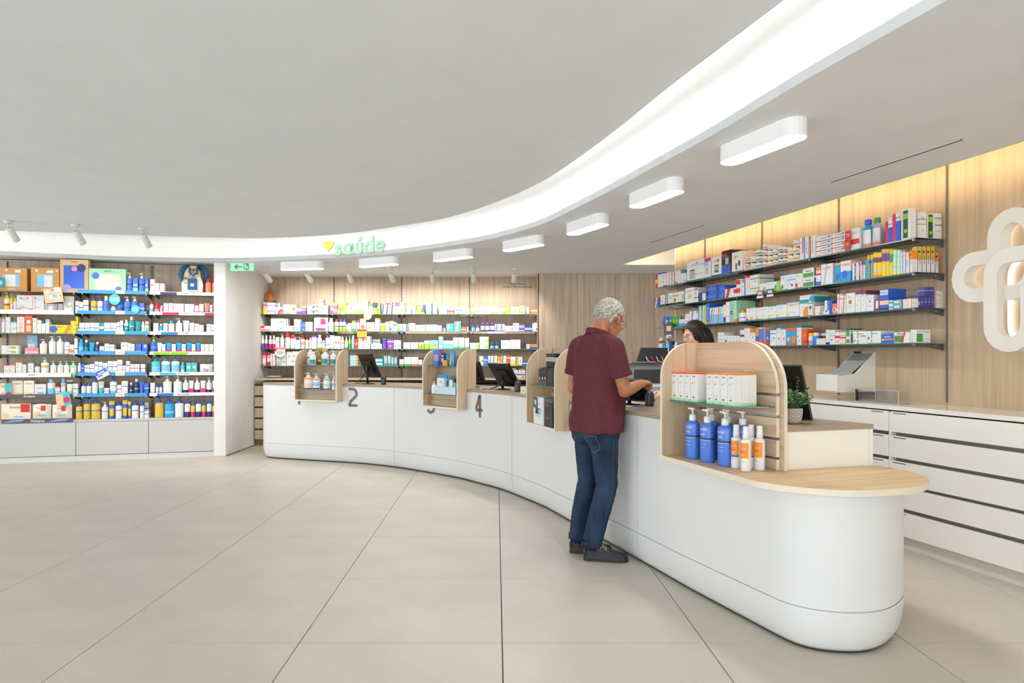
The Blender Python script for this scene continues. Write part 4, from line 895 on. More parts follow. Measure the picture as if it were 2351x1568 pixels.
def row(sh, text, depth=.11, back=.02, gap=.0015):
    global NPROD
    items = [t.split() for t in text.replace('\n', ' ').split('|') if t.strip()]; seen = {}
    items.sort(key=lambda t: float(t[0].split(',')[0]))
    for k, t in enumerate(items):
        x0, x1, yt = map(float, t[0].split(',')); kind = t[1]; n = 1; nd = 1; zoff = 0.; bk = back; dp = depth
        if '*' in kind: kind, n = kind.split('*'); n = int(n)
        colr = t[2]; ps = []
        for p in t[3:]:
            if p[0] == '@': zoff = p
            elif p[0] == '>': bk = back+float(p[1:])
            elif p[0] == '#': nd = int(p[1:])
            elif p[0] == '=': dp = float(p[1:])
            else: ps.append(p.replace('_', ' ') if p[0] in 'TV' else p)
        if sh.key in ('R0', 'R1', 'R2', 'R3') and x1 > 2056: dp = .05
        ps = tuple(ps); a, b, Y, O = sh.span(x0, x1, bk); wd = max(.012, (b-a)-gap); zs_ = sh.z
        if zoff: zs_ = max(sh.z, z_at(float(zoff[1:]), Y))
        hh = max(.02, z_at(yt, Y)-zs_); d = min(dp, wd if kind in ('pm', 'cp', 'sp', 'jr') else dp)
        if kind in ('pm', 'cp', 'sp', 'mw') and wd > .06: d = wd*.72
        if kind in ('wp', 'pc'): d = min(dp, .07)
        if kind == 'tb': d = wd*.8
        c = O+sh.ux*((a+b)/2)+sh.ny*(d/2)
        for j in range(n):
            for q in range(nd):
                NPROD += 1; parts = make_product(kind, wd, d, hh/n-(.001 if n > 1 else 0), colr, ps, NPROD if kind in ('pc', 'wp') else 1)
                lab = describe(kind, colr, ps)
                pos = ('%s up, ' % ORD[j] if n > 1 else '')+('%s deep, ' % ORD[q] if nd > 1 else '')
                lab = '%s, %s%s from left, %s' % (lab, pos, ordn(k+1), sh.phrase); c2 = c+sh.ny*(q*(d+.001))
                spawn(parts, kind, (c2.x, c2.y, zs_+.0005+j*hh/n), sh.rz, lab, 'products on the '+sh.phrase, zone=sh.key[0])
# ---------------- left shelving, far-left bay
row(LS[0, 0], """71,136.5,615 bx kr r.22/.2/.78/.72:lb r.46/.2/.74/.68:w c.2/.88/.05:w c.9/.88/.04:w r.55/.78/.78/.9:w T:oferta:.1:.09:w =.12
| -8,62,615 bx kr r.2/.2/.75/.72:lb r.28/.2/.62/.7:w c.32/.9/.05:w r.6/.8/.8/.92:w T:oferta:.1:.09:w =.12""")
row(LS[0, 1], """8,22,671 pm y/y L.0/.45:y L.45/.6:r L.6/.85:w | 22.5,29,673 pm y/y L.2/.6:w | 29.5,38,684 cp w/y L.1/.7:w | 38.5,75,678 bx w c.25/.85/.05:dk c.68/.85/.05:dk r0/0/.3/.25:pk r.75/0/1/.25:pk c.35/.35/.1:pk c.35/.35/.07:w
| 75.5,101,678 bx w c.2/.85/.08:mg v.2/.05:pk | 101.5,126,697 bx gy r.4/0/.8/.9:w | 126.5,144,697 bx gy v.3/.15:pl | 145,170,680 bx gy r.1/.1/.8/.35:w c.6/.55/.15:cr""", back=.045)
row(LS[0, 2], """3,12,732 cp w/w m.4/.06:gy | 13,23.5,728 bx w m.4/.1:cr | 24,38,737 bx w t.12:tl m.4/.06:gy | 39,56,725 bx w r.25/.05/.75/.65:pe t.06:r b.05:do | 56.5,74.5,725 bx do c.5/.65/.3:w r.2/.1/.8/.45:pe T:INOVAÇÃO:.92:.06:w | 75,84.5,730 bx w c.3/.85/.1:o v.9/.15:pe | 85,94.5,735 bx w c.3/.85/.1:o | 95,104,743 bx w c.3/.85/.1:o | 104.5,114,733 bx w t.2:lb v.95/.1:o
| 115,161.5,746 bx y c.16/.5/.42:b T:Mitosyl:.75:.2:dk d.85/.2:o | 162,174,737 bx y c.3/.7/.15:w | 174.5,179,727 bx y m.5/.1:o""")
row(LS[0, 3], """3,45,793 bx*2 w r.55/.2/.8/.75:lg v.95/.06:lg T:CUMLAUDE:.6:.22:r | 57,88,799 bx pk m.3/.15:w r.55/.6/.9/1:sa =.10 | 62,86,770 bx lb c.4/.75/.2:pe r.1/.2/.7/.55:w >.11 =.02 | 89,107,779 pm w/w L.2/.7:cr | 110,127,772 pm w/w L.3/.7:w | 128,145,772 pm w/w L.3/.7:w | 146,159.5,775 pm w/b L.3/.36:b L.6/.64:lb | 160,170,791 bx w m.3/.3:o c.3/.5/.2:o | 170.5,178,777 bx w m.35/.05:b""")
row(LS[0, 4], """9,21.5,837 bx w t.1:r c.3/.5/.14:o c.7/.5/.12:pe b.08:mt | 22,34,837 bx w t.1:o c.3/.5/.14:o b.08:mt | 36,50,831 bx w t.08:o c.25/.6/.13:o b.06:mt | 51,60,837 bx w c.5/.5/.18:o | 64,77,834 bx w c.5/.6/.14:o b.06:mt | 78,91,834 pm w/g L.4/.5:pe m.05/.1:mt | 92,111,821 pm w/mt L.6/.75:gd b.12:mt | 113.5,129,829 pm w/mt L.3/.6:cr b.1:mt | 130,145,829 pm w/mt L.3/.6:cr b.1:mt | 145.5,158.5,829 pm w/mt L.3/.6:cr b.12:mt | 159,175,829 pm mt/mt L.3/.7:w b.2:mt""")
row(LS[0, 5], """-2,27,880 bx pe r.45/.4/1/1:aq c.75/.2/.28:mg c.2/.5/.25:cr =.02 | 28,52,874 bx cr T:Aveeno:.82:.09:dk r.5/.05/.95/.25:y b.02:br >.03 | 54,78,874 bx cr T:Aveeno:.82:.09:dk r.45/.05/.85/.25:y b.02:br | 79,105,882 bx w T:Aveeno:.7:.1:dk r.3/.25/.8/.4:lb | 106,126,870 cp w/lb L.2/.6:lb b.2:lb | 127,137.5,886 bx cr t.15:r m.5/.1:lb | 138,150,869 cp gy/lb L.1/.7:w | 151,166,874 tb cr/cr m.85/.1:nv | 167,179,881 bx w m.6/.06:b""")
row(LS[0, 6], """3,70,927 bx cr T:Aveeno:.8:.16:dk r.66/.5/.98/.98:r c.15/.3/.16:pe r.42/.2/.75/.27:lb =.12 | 72,116,928 wp cr r.5/.6/.8/.95:r c.25/.4/.18:pe r.42/.25/.8/.35:lb | 118,164,929 wp cr r.5/.6/.75/.95:r c.25/.4/.18:pe r.4/.25/.75/.35:lb""")
# ---------------- middle bay
row(LS[1, 0], """138,203,596 bx tn r.12/.12/.86/.82:b c.5/.72/.1:pk c.75/.75/.16:nv c.24/.14/.14:lv T:URIAGE:.93:.04:br =.13 | 204,289,617 bx mt r.16/.08/.84/.78:cr c.18/.7/.14:ub c.8/.16/.12:ub T:URIAGE:.9:.06:dk =.12 | 289.5,304.5,626 pm ub/w m.6/.08:nv | 305,316.5,638 bx ub b.35:mt r.1/.5/.9/.6:w | 317,332.5,627 pm ub/w m.6/.08:nv | 333,340,639 bx ub b.35:mt r.1/.5/.9/.6:w""")
row(LS[1, 1], """173,181,691 bx w m.6/.08:b | 181.5,190.5,693 bx w m.5/.08:b | 191,203,689 bx w m.6/.08:b | 207,221.5,679 pm gd/b m.5/.07:b | 222,235.5,680 pm w/b m.5/.07:b | 236,250,679 sp ub/w m.55/.06:b | 253,266,703 cp w/w m.6/.1:b | 267,282,689 jr ub/b L.3/.7:b | 283,299.5,681 pm ub/w m.5/.06:nv | 300,317,681 pm ub/w m.5/.06:nv | 320,331,696 bx ub m.5/.1:w""")
row(LS[1, 2], """175,181,752 bx w t.2:tl | 181.5,194,741 bx w m.5/.07:tl | 194.5,206.5,741 bx w m.5/.07:tl | 207,217,741 bx w m.55/.07:tl | 217.5,227.5,741 bx w m.5/.07:tl | 228,238,741 bx tl m.55/.25:w | 238.5,254.5,741 bx w m.5/.06:tl | 255,267.5,741 bx w m.5/.06:tl | 268,274.5,740 bx w m.6/.06:tl | 275,282.5,736 bx w m.6/.05:tl | 284,294.5,734 cp tl/w t.3:w m.5/.06:w | 295,308,727 cp tl/w m.55/.05:w | 308.5,323,738 tb tl/tl m.5/.05:w | 323.5,332,738 cp w/w m.6/.05:tl | 333,341,738 bx w r.2/.05/.9/.5:aq m.75/.12:o""")
row(LS[1, 3], """179,191.5,778 cp cb/cb L.3/.6:lb | 192,202.5,780 cp nv/w b.6:tl | 203,216.5,786 tb cb/cb m.6/.05:w | 217,228,785 cp nv/w m.5/.1:ub | 228.5,239,795 bx w r.2/.1/.8/.5:b | 240,250,789 bx w c.7/.6/.12:cb | 250.5,262.5,791 bx w m.7/.08:lb | 263,277,802 bx w m.3/.25:r | 277.5,292.5,786 bx w c.35/.7/.1:r c.85/.7/.1:r | 293,301,788 bx w c.6/.65/.14:r | 301.5,309,790 bx w c.6/.65/.16:mg | 311,324,789 bx b m.3/.05:w c.8/.8/.1:pe | 326,339,789 bx b r.3/.6/.8/.9:gy""")
row(LS[1, 4], """177,186,833 cp w/w m.35/.06:b | 186.5,193,835 bx b c.5/.6/.25:w | 193.5,206,838 bx w m.7/.06:b m.2/.05:b | 206.5,216.5,836 bx w m.6/.06:b | 217,225.5,830 bx w m.7/.05:b | 226,235.5,831 bx w m.65/.05:b | 236,246.5,833 bx w m.6/.05:b | 247,257.5,829 bx w m.6/.05:b | 258,268.5,829 bx w m.6/.05:b | 269,280.5,826 bx w m.65/.05:b | 281,288.5,839 bx w m.55/.06:r | 289,297.5,829 bx w m.7/.05:r | 298.5,308.5,836 bx w m.6/.06:r | 309,320.5,836 bx w m.6/.06:r | 323,333,836 bx w m.6/.06:r""")
row(LS[1, 5], """185,196.5,880 cp w/b b.3:b | 197,209,880 cp w/b b.3:b | 210,223.5,869 cp w/b L.2/.7:w | 224,238,876 tb w/aq m.25/.3:aq | 238.5,250,891 bx w m.6/.1:gy | 250.5,267.5,864 pm w/b b.35:lb m.7/.04:tl | 269,278.5,884 bx w m.6/.06:b | 279,293,875 bx w m.65/.05:b | 296,305,878 cp nv/w m.5/.05:w | 307,318,869 cp nv/w m.5/.05:w | 319,330.5,876 tb b/b m.6/.05:w | 331,341,880 bx b m.6/.06:w""")
row(LS[1, 6], """172.5,188,922 pm gd/b m.6/.07:b | 190,206,914 pm gd/b m.55/.06:b | 207,229.5,914 pm gd/b m.55/.06:b | 232,247.5,923 pm w/w m.6/.06:b | 248.5,262,921 tb gd/b m.6/.06:b | 264,279.5,921 pm w/b m.65/.06:b | 280,292.5,919 tb gd/b m.6/.06:b | 293,300.5,922 tb gd/b m.6/.06:b | 301,317.5,920 pm w/b m.6/.06:b | 320,330.5,920 sp w/b m.5/.05:b | 331.5,341,944 bx w m.6/.1:b | 332,341,924 bx w m.6/.06:b >.09 =.06""")
# ---------------- right bay
row(LS[2, 0], """344.5,355.5,641 bx w c.4/.6/.22:do | 356,366,650 bx w m.85/.04:gy | 367,378,651 bx w m.85/.04:gy | 471,484.5,640 cp sa/r L.3/.6:sa c.5/.4/.2:cb | 486.5,498,641 cp sa/r c.5/.4/.2:cb""")
row(LS[2, 1], """343,352,692 cp w/r b.6:lb | 354,366,693 pm r/r L.1/.6:pk | 366.5,375,702 bx mg d.5/.4:w | 375.5,386,696 bx w v.2/.1:pk | 387,398,696 bx w m.7/.05:pk v.9/.12:pk | 398.5,423,697 bx w r.45/.02/.95/.2:mg v.98/.05:r | 424,445.5,698 bx w m.6/.03:cr | 446,456,695 cp w/r L.1/.4:pk | 457,467.5,698 bx w b.3:mg | 468,481,696 tb sa/cb m.1/.25:cb | 482,487.5,700 bx w b.3:mg | 488,498.5,696 tb sa/cb m.1/.25:cb""")
row(LS[2, 2], """352,363.5,742 bx w m.8/.04:gy | 364,374.5,743 cp cb/w m.35/.2:w | 375,384.5,742 bx w m.7/.04:gy | 385,400,736 cp cl/cb L.05/.7:w | 402,418,731 pm w/w L.2/.6:w | 419,434,736 tb w/w m.6/.04:gy | 435,446,741 bx w b.06:lv | 447,456.5,743 bx w m.7/.05:gy | 457,467,746 bx w c.5/.35/.18:pk | 474,483.5,744 bx w m.8/.04:gy | 484,498,745 bx w m.4/.06:dk""")
row(LS[2, 3], """345,359.5,774 pm b/lg m.55/.05:lb c.2/.45/.12:pk | 360,371,787 tb w/w m.5/.05:gy | 371.5,379.5,790 bx w b.35:lg | 380,393.5,787 tb cb/mg m.1/.3:mg r.05/.1/.95/.4:mg | 394,403.5,790 bx w b.3:lg | 404,416.5,787 tb cb/mg r.05/.1/.95/.4:mg | 417,426.5,790 bx w b.35:lg | 427,439.5,787 tb cb/mg r.05/.1/.95/.4:mg | 440,448.5,790 bx w b.35:lg | 449,460.5,787 tb cb/mg r.05/.1/.95/.4:mg | 461,469.5,790 bx w v.95/.05:gd | 470,479.5,790 bx w v.95/.05:lg | 480,489.5,790 bx w v.95/.05:gd | 490,498.5,790 bx w v.95/.05:gd""")
row(LS[2, 4], """346,367,818 pm aq/tl L.2/.6:lb c.7/.6/.16:mg | 369,390,818 pm w/tl L.25/.75:lb | 392,412,818 pm w/tl L.25/.75:lb | 414,424,831 cp aq/aq L.3/.5:w | 427,439.5,833 bx aq c.5/.62/.3:w | 440,452,833 bx aq c.5/.62/.3:w c.3/.45/.18:r | 458,488,836 wp w T:23:.35:.35:r r.02/.02/.45/.3:pk r.1/.45/.55/.6:lb | 489,498,835 wp aq""")
row(LS[2, 5], """345,355,879 bx w b.25:o | 357,364,884 cp w/b m.4/.1:gy | 365,372,884 cp w/b m.4/.1:gy | 373,393.5,864 pm w/w L.3/.6:cl | 397,417.5,864 pm w/w L.3/.6:cl | 419,432.5,867 pm w/w b.4:nv | 433,444.5,874 tb w/mg r.0/.1/1/.45:mg | 445.5,459,867 pm w/w b.4:nv | 459.5,472,874 tb w/mg r.0/.1/1/.45:mg | 473,486,867 pm w/w b.4:nv | 486.5,498.5,874 tb w/mg r.0/.1/1/.45:mg""")
row(LS[2, 6], """354,375,913 pm gd/b L.3/.7:gd | 376,399,914 pm cb/b L.3/.45:lb | 400,421,914 pm cl/b L.2/.7:w | 423,436.5,916 pm w/b b.4:nv | 437,447.5,924 cp gd/b b.45:mg | 448.5,462,916 pm w/b b.4:nv | 462.5,472.5,924 cp gd/b b.45:mg | 474,486,916 pm w/b b.4:nv | 486.5,498,924 cp gd/b b.45:mg""")
# ---------------- back wall
row(BS[0], """604,613,694 bx gy b.45:y m.75/.1:r | 613.5,632,695 bx*2 w m.5/.35:lv | 633,649.5,705 bx w c.85/.1/.6:mg c.85/.1/.35:o | 634,643,696 bx w v.5/.3:gy >.12 =.08 | 650,667.5,699 bx w b.15:pk | 668,681,700 bx w c.5/.55/.33:o | 682,692.5,708 bx w b.5:pu | 693,702,703 bx w b.5:pu m.7/.2:do | 705,715,702 bx w m.4/.06:g | 716,731,699 bx*2 w r.05/.2/.5/.8:b r.6/.5/.95/.75:r | 732,742.5,688 bx w c.75/.85/.18:pl c.75/.45/.18:pl | 743,753,702 bx w c.5/.4/.14:lb
| 757,775,696 bx pu t.2:gd c.3/.5/.2:w c.7/.3/.25:o =.06 | 776,786,702 bx y b.4:lg >.02 | 787,795.5,695 bx y m.5/.3:lg >.02 | 796,804,702 bx w m.4/.3:pk >.02 | 805,813,690 sp w/w b.4:lg >.02 | 814,821.5,690 sp w/w b.4:o >.02 | 822,829.5,690 sp w/w b.5:lg >.02 | 830,837,690 sp w/w b.5:o >.02 | 837.5,846,691 bx pk m.5/.4:w >.02 | 847,855.5,697 bx g m.6/.3:w >.02 | 856,864.5,695 bx bk c.4/.5/.3:y >.02 | 865,874.5,696 bx dk d.5/.3:w >.02 | 876,885,698 bx w c.5/.8/.3:y d.4/.3:bk | 885.5,895.5,696 bx w t.12:pu d.4/.3:bk | 897,906.5,694 bx w c.5/.85/.3:y d.4/.3:bk | 907,916.5,694 bx w t.35:pu c.6/.4/.25:o | 917,931,694 bx w v.9/.2:o c.8/.85/.12:pl c.4/.35/.25:o
| 932,944,704 bx w m.9/.04:cr | 946,955,706 bx w m.8/.04:gy | 956,975,700 bx b d.2/.3:lg d.5/.25:y b.2:lg | 978,993.5,696 bx*4 mt v.9/.3:b | 994,1003,696 bx w v.9/.1:gy | 1008,1027,703 bx w m.75/.06:gy b.35:cr | 1028,1042,705 bx cr m.4/.3:pu b.25:y | 1044,1052,706 bx w c.5/.6/.22:dg m.15/.04:dk | 1053,1061,706 bx w c.5/.6/.22:dg m.15/.04:dk | 1062,1078,709 bx w t.08:pe m.5/.2:pe | 1082.5,1089,700 cp w/o b.3:gd | 1090,1110.5,705 bx w m.45/.12:o T:Centrum:.7:.2:b | 1111,1124.5,702 bx w t.04:o m.5/.1:pe | 1125,1143,702 bx w t.06:o b.15:o m.5/.1:pe | 1144,1160.5,708 bx w c.85/.2/.4:o | 1161,1172,705 bx gd v.9/.2:o | 1173,1192,705 bx w c.5/.55/.24:o c.5/.55/.14:w m.15/.05:pe | 1193,1206,702 bx*2 w r.05/.2/.75/.75:y v.92/.16:lb | 1208,1216.5,703 cp w/w b.3:pe | 1218,1235,708 bx o m.6/.2:w c.2/.4/.14:g""", depth=.12)
row(BS[1], """598,621,748.5 bx w r0/.6/.4/1:r r0/0/.9/.45:pk | 622,649.5,731 bx*2 w c.85/.45/.1:r c.6/.25/.18:lb | 650,661,732 bx w v.3/.2:gy v.7/.15:tl @748 | 650,674,748 bx w b.4:cl =.10 | 675,682.5,733 bx w m.3/.05:g | 683,689.5,733 bx w t.06:pk b.05:mt | 690,700.5,739 bx b m.6/.3:ub c.6/.2/.14:w | 701,707,739 bx w t.05:pe b.2:pe | 708,717,739 bx w m.7/.04:pe | 720,752,729 wp w r.5/.5/.95/.95:mg r.05/.05/.95/.2:mg c.4/.4/.1:pk =.07 | 753,765.5,730 sp w/w m.3/.04:mg | 767,777.5,733 cp w/r b.35:lg m.5/.12:dk | 778.5,786,733 cp w/b b.35:lg m.5/.12:dk | 786.5,793.5,733 cp w/b b.35:lg m.5/.12:dk | 794,798.5,741 cp w/b b.35:lg | 799,807,742 bx w m.4/.2:cr | 808,817,736 bx w t.2:g d.4/.3:lg b.25:g | 818,825,735 bx w t.2:r c.5/.3/.3:pk | 826,840,732 bx w r.2/.2/.8/.5:do | 841,860,740 bx w c.35/.35/.14:o c.75/.35/.12:lg | 861,872,731 bx w t.12:lg m.4/.1:cl | 873.5,884,742 bx lg t.3:w m.5/.3:lg | 885,892.5,739 bx w m.5/.3:mt | 893,902.5,737 bx w v.2/.35:o r.1/.05/.6/.35:b | 903,909.5,740 bx w m.7/.3:cb | 910,924,744 bx w c.4/.4/.25:o b.2:aq | 925,936,744 bx w v.8/.3:b | 938,953,742 bx w c.2/.8/.12:g r.1/.0/.5/.2:lg | 954,976,746 bx w m.6/.04:gy | 977,1003.5,745 bx w b.25:mt t.2:lb | 1004,1014,747 bx w m.5/.1:cl | 1014.5,1024,752 bx pu r.3/.1/.9/.7:lb c.4/.5/.14:o | 1025,1041,743 bx aq m.5/.12:w d.2/.15:o | 1042,1058,738 bx aq r0/.85/.2/1:mg d.5/.25:pk | 1059,1071,750 bx do m.4/.15:w | 1072,1076,750 bx lv m.5/.1:w | 1082,1090,746 cp b/nv L.1/.7:lb | 1092,1101,747 cp pu/pu L.1/.7:w | 1103,1113,741 cp nv/pu L.2/.8:w | 1114,1124,741 cp nv/pu L.2/.8:w | 1125,1135.5,741 cp nv/pu L.2/.8:w | 1136,1147,744 bx w c.5/.5/.35:lb d.3/.2:b b.12:mg | 1147.5,1158.5,744 bx w c.5/.5/.35:lb d.3/.2:b b.12:mg | 1159,1177.5,748 bx w c.9/.4/.3:lv | 1178,1191.5,742 bx w c.3/.7/.12:b c.6/.4/.18:lv | 1192,1204.5,745 bx lv t.1:in m.35/.25:in | 1205,1222,750 bx b m.5/.3:w m.15/.1:nv | 1222.5,1236,741 bx w r.05/.85/.25/1:r c.7/.25/.14:dk""", depth=.12)
row(BS[2], """599,606,770 sp w/w b.55:pu | 607,614,770 sp w/w b.55:pu | 616,623.5,770 sp w/w b.5:mg | 624,631.5,770 sp w/w b.5:mg | 632.5,641,774 bx w b.12:pu m.6/.05:lv | 642,652,766 pm w/w m.6/.03:lv | 653,665,765 jr w/r L.3/.5:w | 665.5,677,769 jr w/r L.3/.5:w | 677.5,689,774 bx w r.1/.75/.9/.98:nv v.98/.05:r | 690,699,770 pm w/r L.4/.7:pk | 700,708,773 pm w/r L.4/.7:pe | 709,714.5,775 cp w/w L.3/.6:pe | 715.5,727,771 bx w t.12:pu v.97/.05:pu | 727.5,738,769 cp w/w m.55/.18:lb | 739,745.5,781 bx w t.3:pk | 746.5,756.5,766 pm w/pu m.35/.08:tl | 757.5,766.5,770 bx w b.04:r m.7/.05:gy | 767.5,782,772 bx w c.25/.5/.14:r c.72/.5/.14:r b.04:cr | 782.5,789.5,773 cp w/w m.6/.06:pl | 790.5,798.5,773 pm lg/w L.2/.8:w b.1:g | 799.5,805.5,773 pm lg/w b.6:g | 806.5,813.5,770 cp lb/w m.5/.03:cr | 814.5,820.5,778 bx r m.5/.2:o | 821.5,832,776 bx w c.5/.8/.2:mt v.1/.1:r | 832.5,841,776 bx w c.5/.8/.2:mt v.1/.1:r | 841.5,849.5,772 bx w V:BIAFINE:.5:.32:bk | 851,854,772 bx w V:BIAFINE:.5:.5:bk >.12 =.06 | 855,873,779 bx gy b.4:b m.7/.1:cb >.12 =.08 | 851.5,876.5,790 bx w T:BIAFINE:.5:.34:bk v.01/.04:b =.1 | 877,888,777 jr in/in L.1/.6:pu | 889,903,779 bx pu m.75/.12:w c.5/.3/.18:lv | 904,920,781 bx w r.5/.2/.95/.55:lv c.2/.3/.14:o
| 926,942,786 bx w m.6/.04:gy b.12:cr | 943,960,786 bx w c.25/.55/.1:y c.75/.55/.1:y | 961,967,786 bx lg t.35:w | 967.5,973,786 bx lg t.35:w | 974,985.5,782 bx lg t.4:w c.5/.4/.2:y | 986,1006,781 bx lg c.5/.6/.48:lb c.65/.4/.16:o | 1007,1016.5,773 bx lb t.2:w m.2/.1:w | 1017,1040,782 bx lb t.35:w b.1:aq | 1040.5,1052,775 bx w b.15:g d.1/.08:lg | 1053,1066,775 bx w b.15:g d.1/.08:lg | 1067,1077,776 bx w b.15:g d.1/.08:lg | 1079,1100,787 bx w c.8/.2/.55:mt c.95/.4/.35:lg | 1101,1122,773 bx*2 w c.8/.3/.45:mt c.95/.4/.3:lg | 1125,1134,786 cp nv/b L.1/.6:lb | 1136,1145,786 cp nv/b L.1/.6:lb | 1150,1172,781 bx w c.8/.2/.1:pe b.04:cl | 1172.5,1195,780 bx w c.3/.2/.1:pe c.7/.2/.08:lb | 1209,1215.5,790 bx w v.5/.2:gy | 1216,1235,790 bx o b.45:b m.5/.06:w""", depth=.12)
row(BS[3], """601,610.5,809 cp pk/r L.2/.7:w | 611.5,620.5,809 cp pk/r b.35:r L.4/.7:w | 621,632,812 bx w v.4/.1:r | 634,645,812 bx w c.5/.7/.2:br b.3:gy | 645.5,657,812 bx w c.6/.3/.3:gy | 658,670,807 bx w t.06:o c.5/.65/.24:lb | 670.5,680.5,807 bx w c.5/.65/.26:pk m.3/.06:r | 681,691,807 bx w c.5/.65/.26:lv | 804,822,816 bx*4 lb v.85/.3:o m.5/.15:w | 862,880,823 bx*2 tl c.12/.5/.3:w r.15/.25/.85/.75:w | 881,889,816 bx tl r.2/.25/.8/.9:w v.5/.18:r | 889.5,897.5,816 bx tl r.2/.25/.8/.9:w v.5/.18:r | 898,904.5,819 bx tl r.2/.25/.8/.85:w v.5/.18:r | 905,912,819 bx tl r.2/.25/.8/.85:w v.5/.18:r | 917,927,825 bx w b.25:g m.6/.1:gy | 928,944.5,820 bx w b.2:g m.7/.1:mt | 945,959.5,820 bx w b.18:do c.5/.35/.08:g | 960.5,969,826 bx w b.18:pl c.5/.35/.1:g | 1100.5,1110,818 bx w c.8/.5/.35:o b.1:aq | 1110.5,1120.5,818 bx b m.6/.1:w c.4/.3/.18:lb | 1121,1131,817 bx w c.4/.5/.3:lg d.4/.15:b | 1131.5,1141,817 bx w d.2/.25:b d.4/.25:y b.2:y | 1141.5,1151.5,818 bx o c.5/.4/.3:pe | 1152,1162,817 bx w d.2/.25:b b.35:y | 1162.5,1171.5,816 bx do m.75/.08:w | 1172,1183.5,819 bx w b.3:y m.5/.1:lb | 1184,1190,818 bx y d.3/.3:b b.2:lg | 1190.5,1199,819 bx w c.5/.5/.25:o b.12:o | 1199.5,1211,829 bx b m.5/.2:w""", depth=.12)
# ---------------- oak wall on the right
row(RS[0], """1505,1509.5,632 bx r m.5/.3:y | 1510,1522,627 bx w t.08:in b.1:cr | 1522.5,1530,628 bx w b.08:br | 1530.5,1537.5,626 bx w b.08:gy v.9/.15:o | 1538,1543,625 bx w v.95/.3:r | 1543.5,1549,624 bx w v.9/.3:r | 1549.5,1556,622 bx w m.1/.1:dk | 1556.5,1562.5,621 bx w t.15:cl | 1563,1569,620 bx w t.25:tl | 1569.5,1575.5,627 bx w m.2/.2:gy
| 1577,1632,596 bx w r.12/.1/.35/.55:gy r.15/.5/.33/.56:nv c.42/.88/.05:r b.04:nv r.5/.35/.75/.55:cl r.78/.2/.9/.5:gy r.72/.6/.9/.78:lb r.75/.8/1/.97:mg =.2 | 1634,1656.5,590 bx w r.3/.2/.7/.6:dk r.35/.3/.65/.52:gy c.65/.8/.1:r b.08:nv =.2 | 1657,1678,575 bx bk r0/0/1/.42:b r.35/.3/.85/.75:dk r.4/.42/.75/.68:gy r.0/.78/.6/.86:r c.2/.68/.07:r =.2 | 1680,1705,578 bx cr c.3/.72/.1:y r.2/.1/.9/.5:w r.35/.12/.5/.45:b r.6/.3/.8/.55:br b.06:pl =.2
| 1706,1710.5,597 cp pk/w L.3/.6:w | 1711,1723,588 cv*2 w b.15:pu m.55/.3:o t.1:pu | 1723.5,1735.5,587 cv*2 w b.15:pu m.55/.3:y | 1736,1750,572 cv*3 w b.12:pu m.5/.3:g | 1750.5,1762,560 cv*4 w b.12:pu m.5/.3:o | 1762.5,1774,562 cv*4 w b.12:in m.5/.3:y | 1774.5,1786,572 cv*3 w b.12:in m.5/.3:o | 1786.5,1797,565 cv*3 w b.12:nv m.5/.3:g | 1797.5,1808,566 cv*3 w b.12:nv m.5/.3:r | 1808.5,1821,567 cv*2 w b.15:o m.5/.3:y | 1821.5,1835,550 cv*3 w b.12:y m.5/.3:o
| 1836,1845,546 bx w v.8/.25:r b.3:cl | 1845.5,1856,544 bx w v.15/.2:b V:parodontax:.6:.35:dk | 1859,1872,541 bx w v.1/.2:r V:parodontax:.5:.3:dk | 1874,1909,542 bx*4 w b.15:r r.75/.5/.95/.85:cb T:parodontax:.6:.35:dk =.16 | 1911,1940,534 bx*4 w b.15:r r.75/.5/.95/.85:cb T:parodontax:.6:.35:dk =.16 | 1953,1974,524 bx w r.05/.25/.95/.5:r c.5/.62/.2:cl =.12 | 1976,1996,504 mw cb/b L.15/.75:w m.1/.12:sa | 1998,2017,499 mw lv/g L.15/.75:w m.1/.1:sa | 2018,2032,499 mw br/w L.1/.75:b m.55/.25:w m.7/.15:w | 2033,2049,508 bx w b.7:b v.2/.4:mg T:Hextril:.85:.08:dk =.12 | 2049.5,2067.5,490 bx w b.72:b v.2/.4:mg T:Hextril:.84:.07:dk =.12
| 2069,2090,480 bx w r.2/.05/.75/.95:dg r.15/.68/.8/.85:lg c.5/.28/.18:lg =.06""", depth=.15, back=.012)
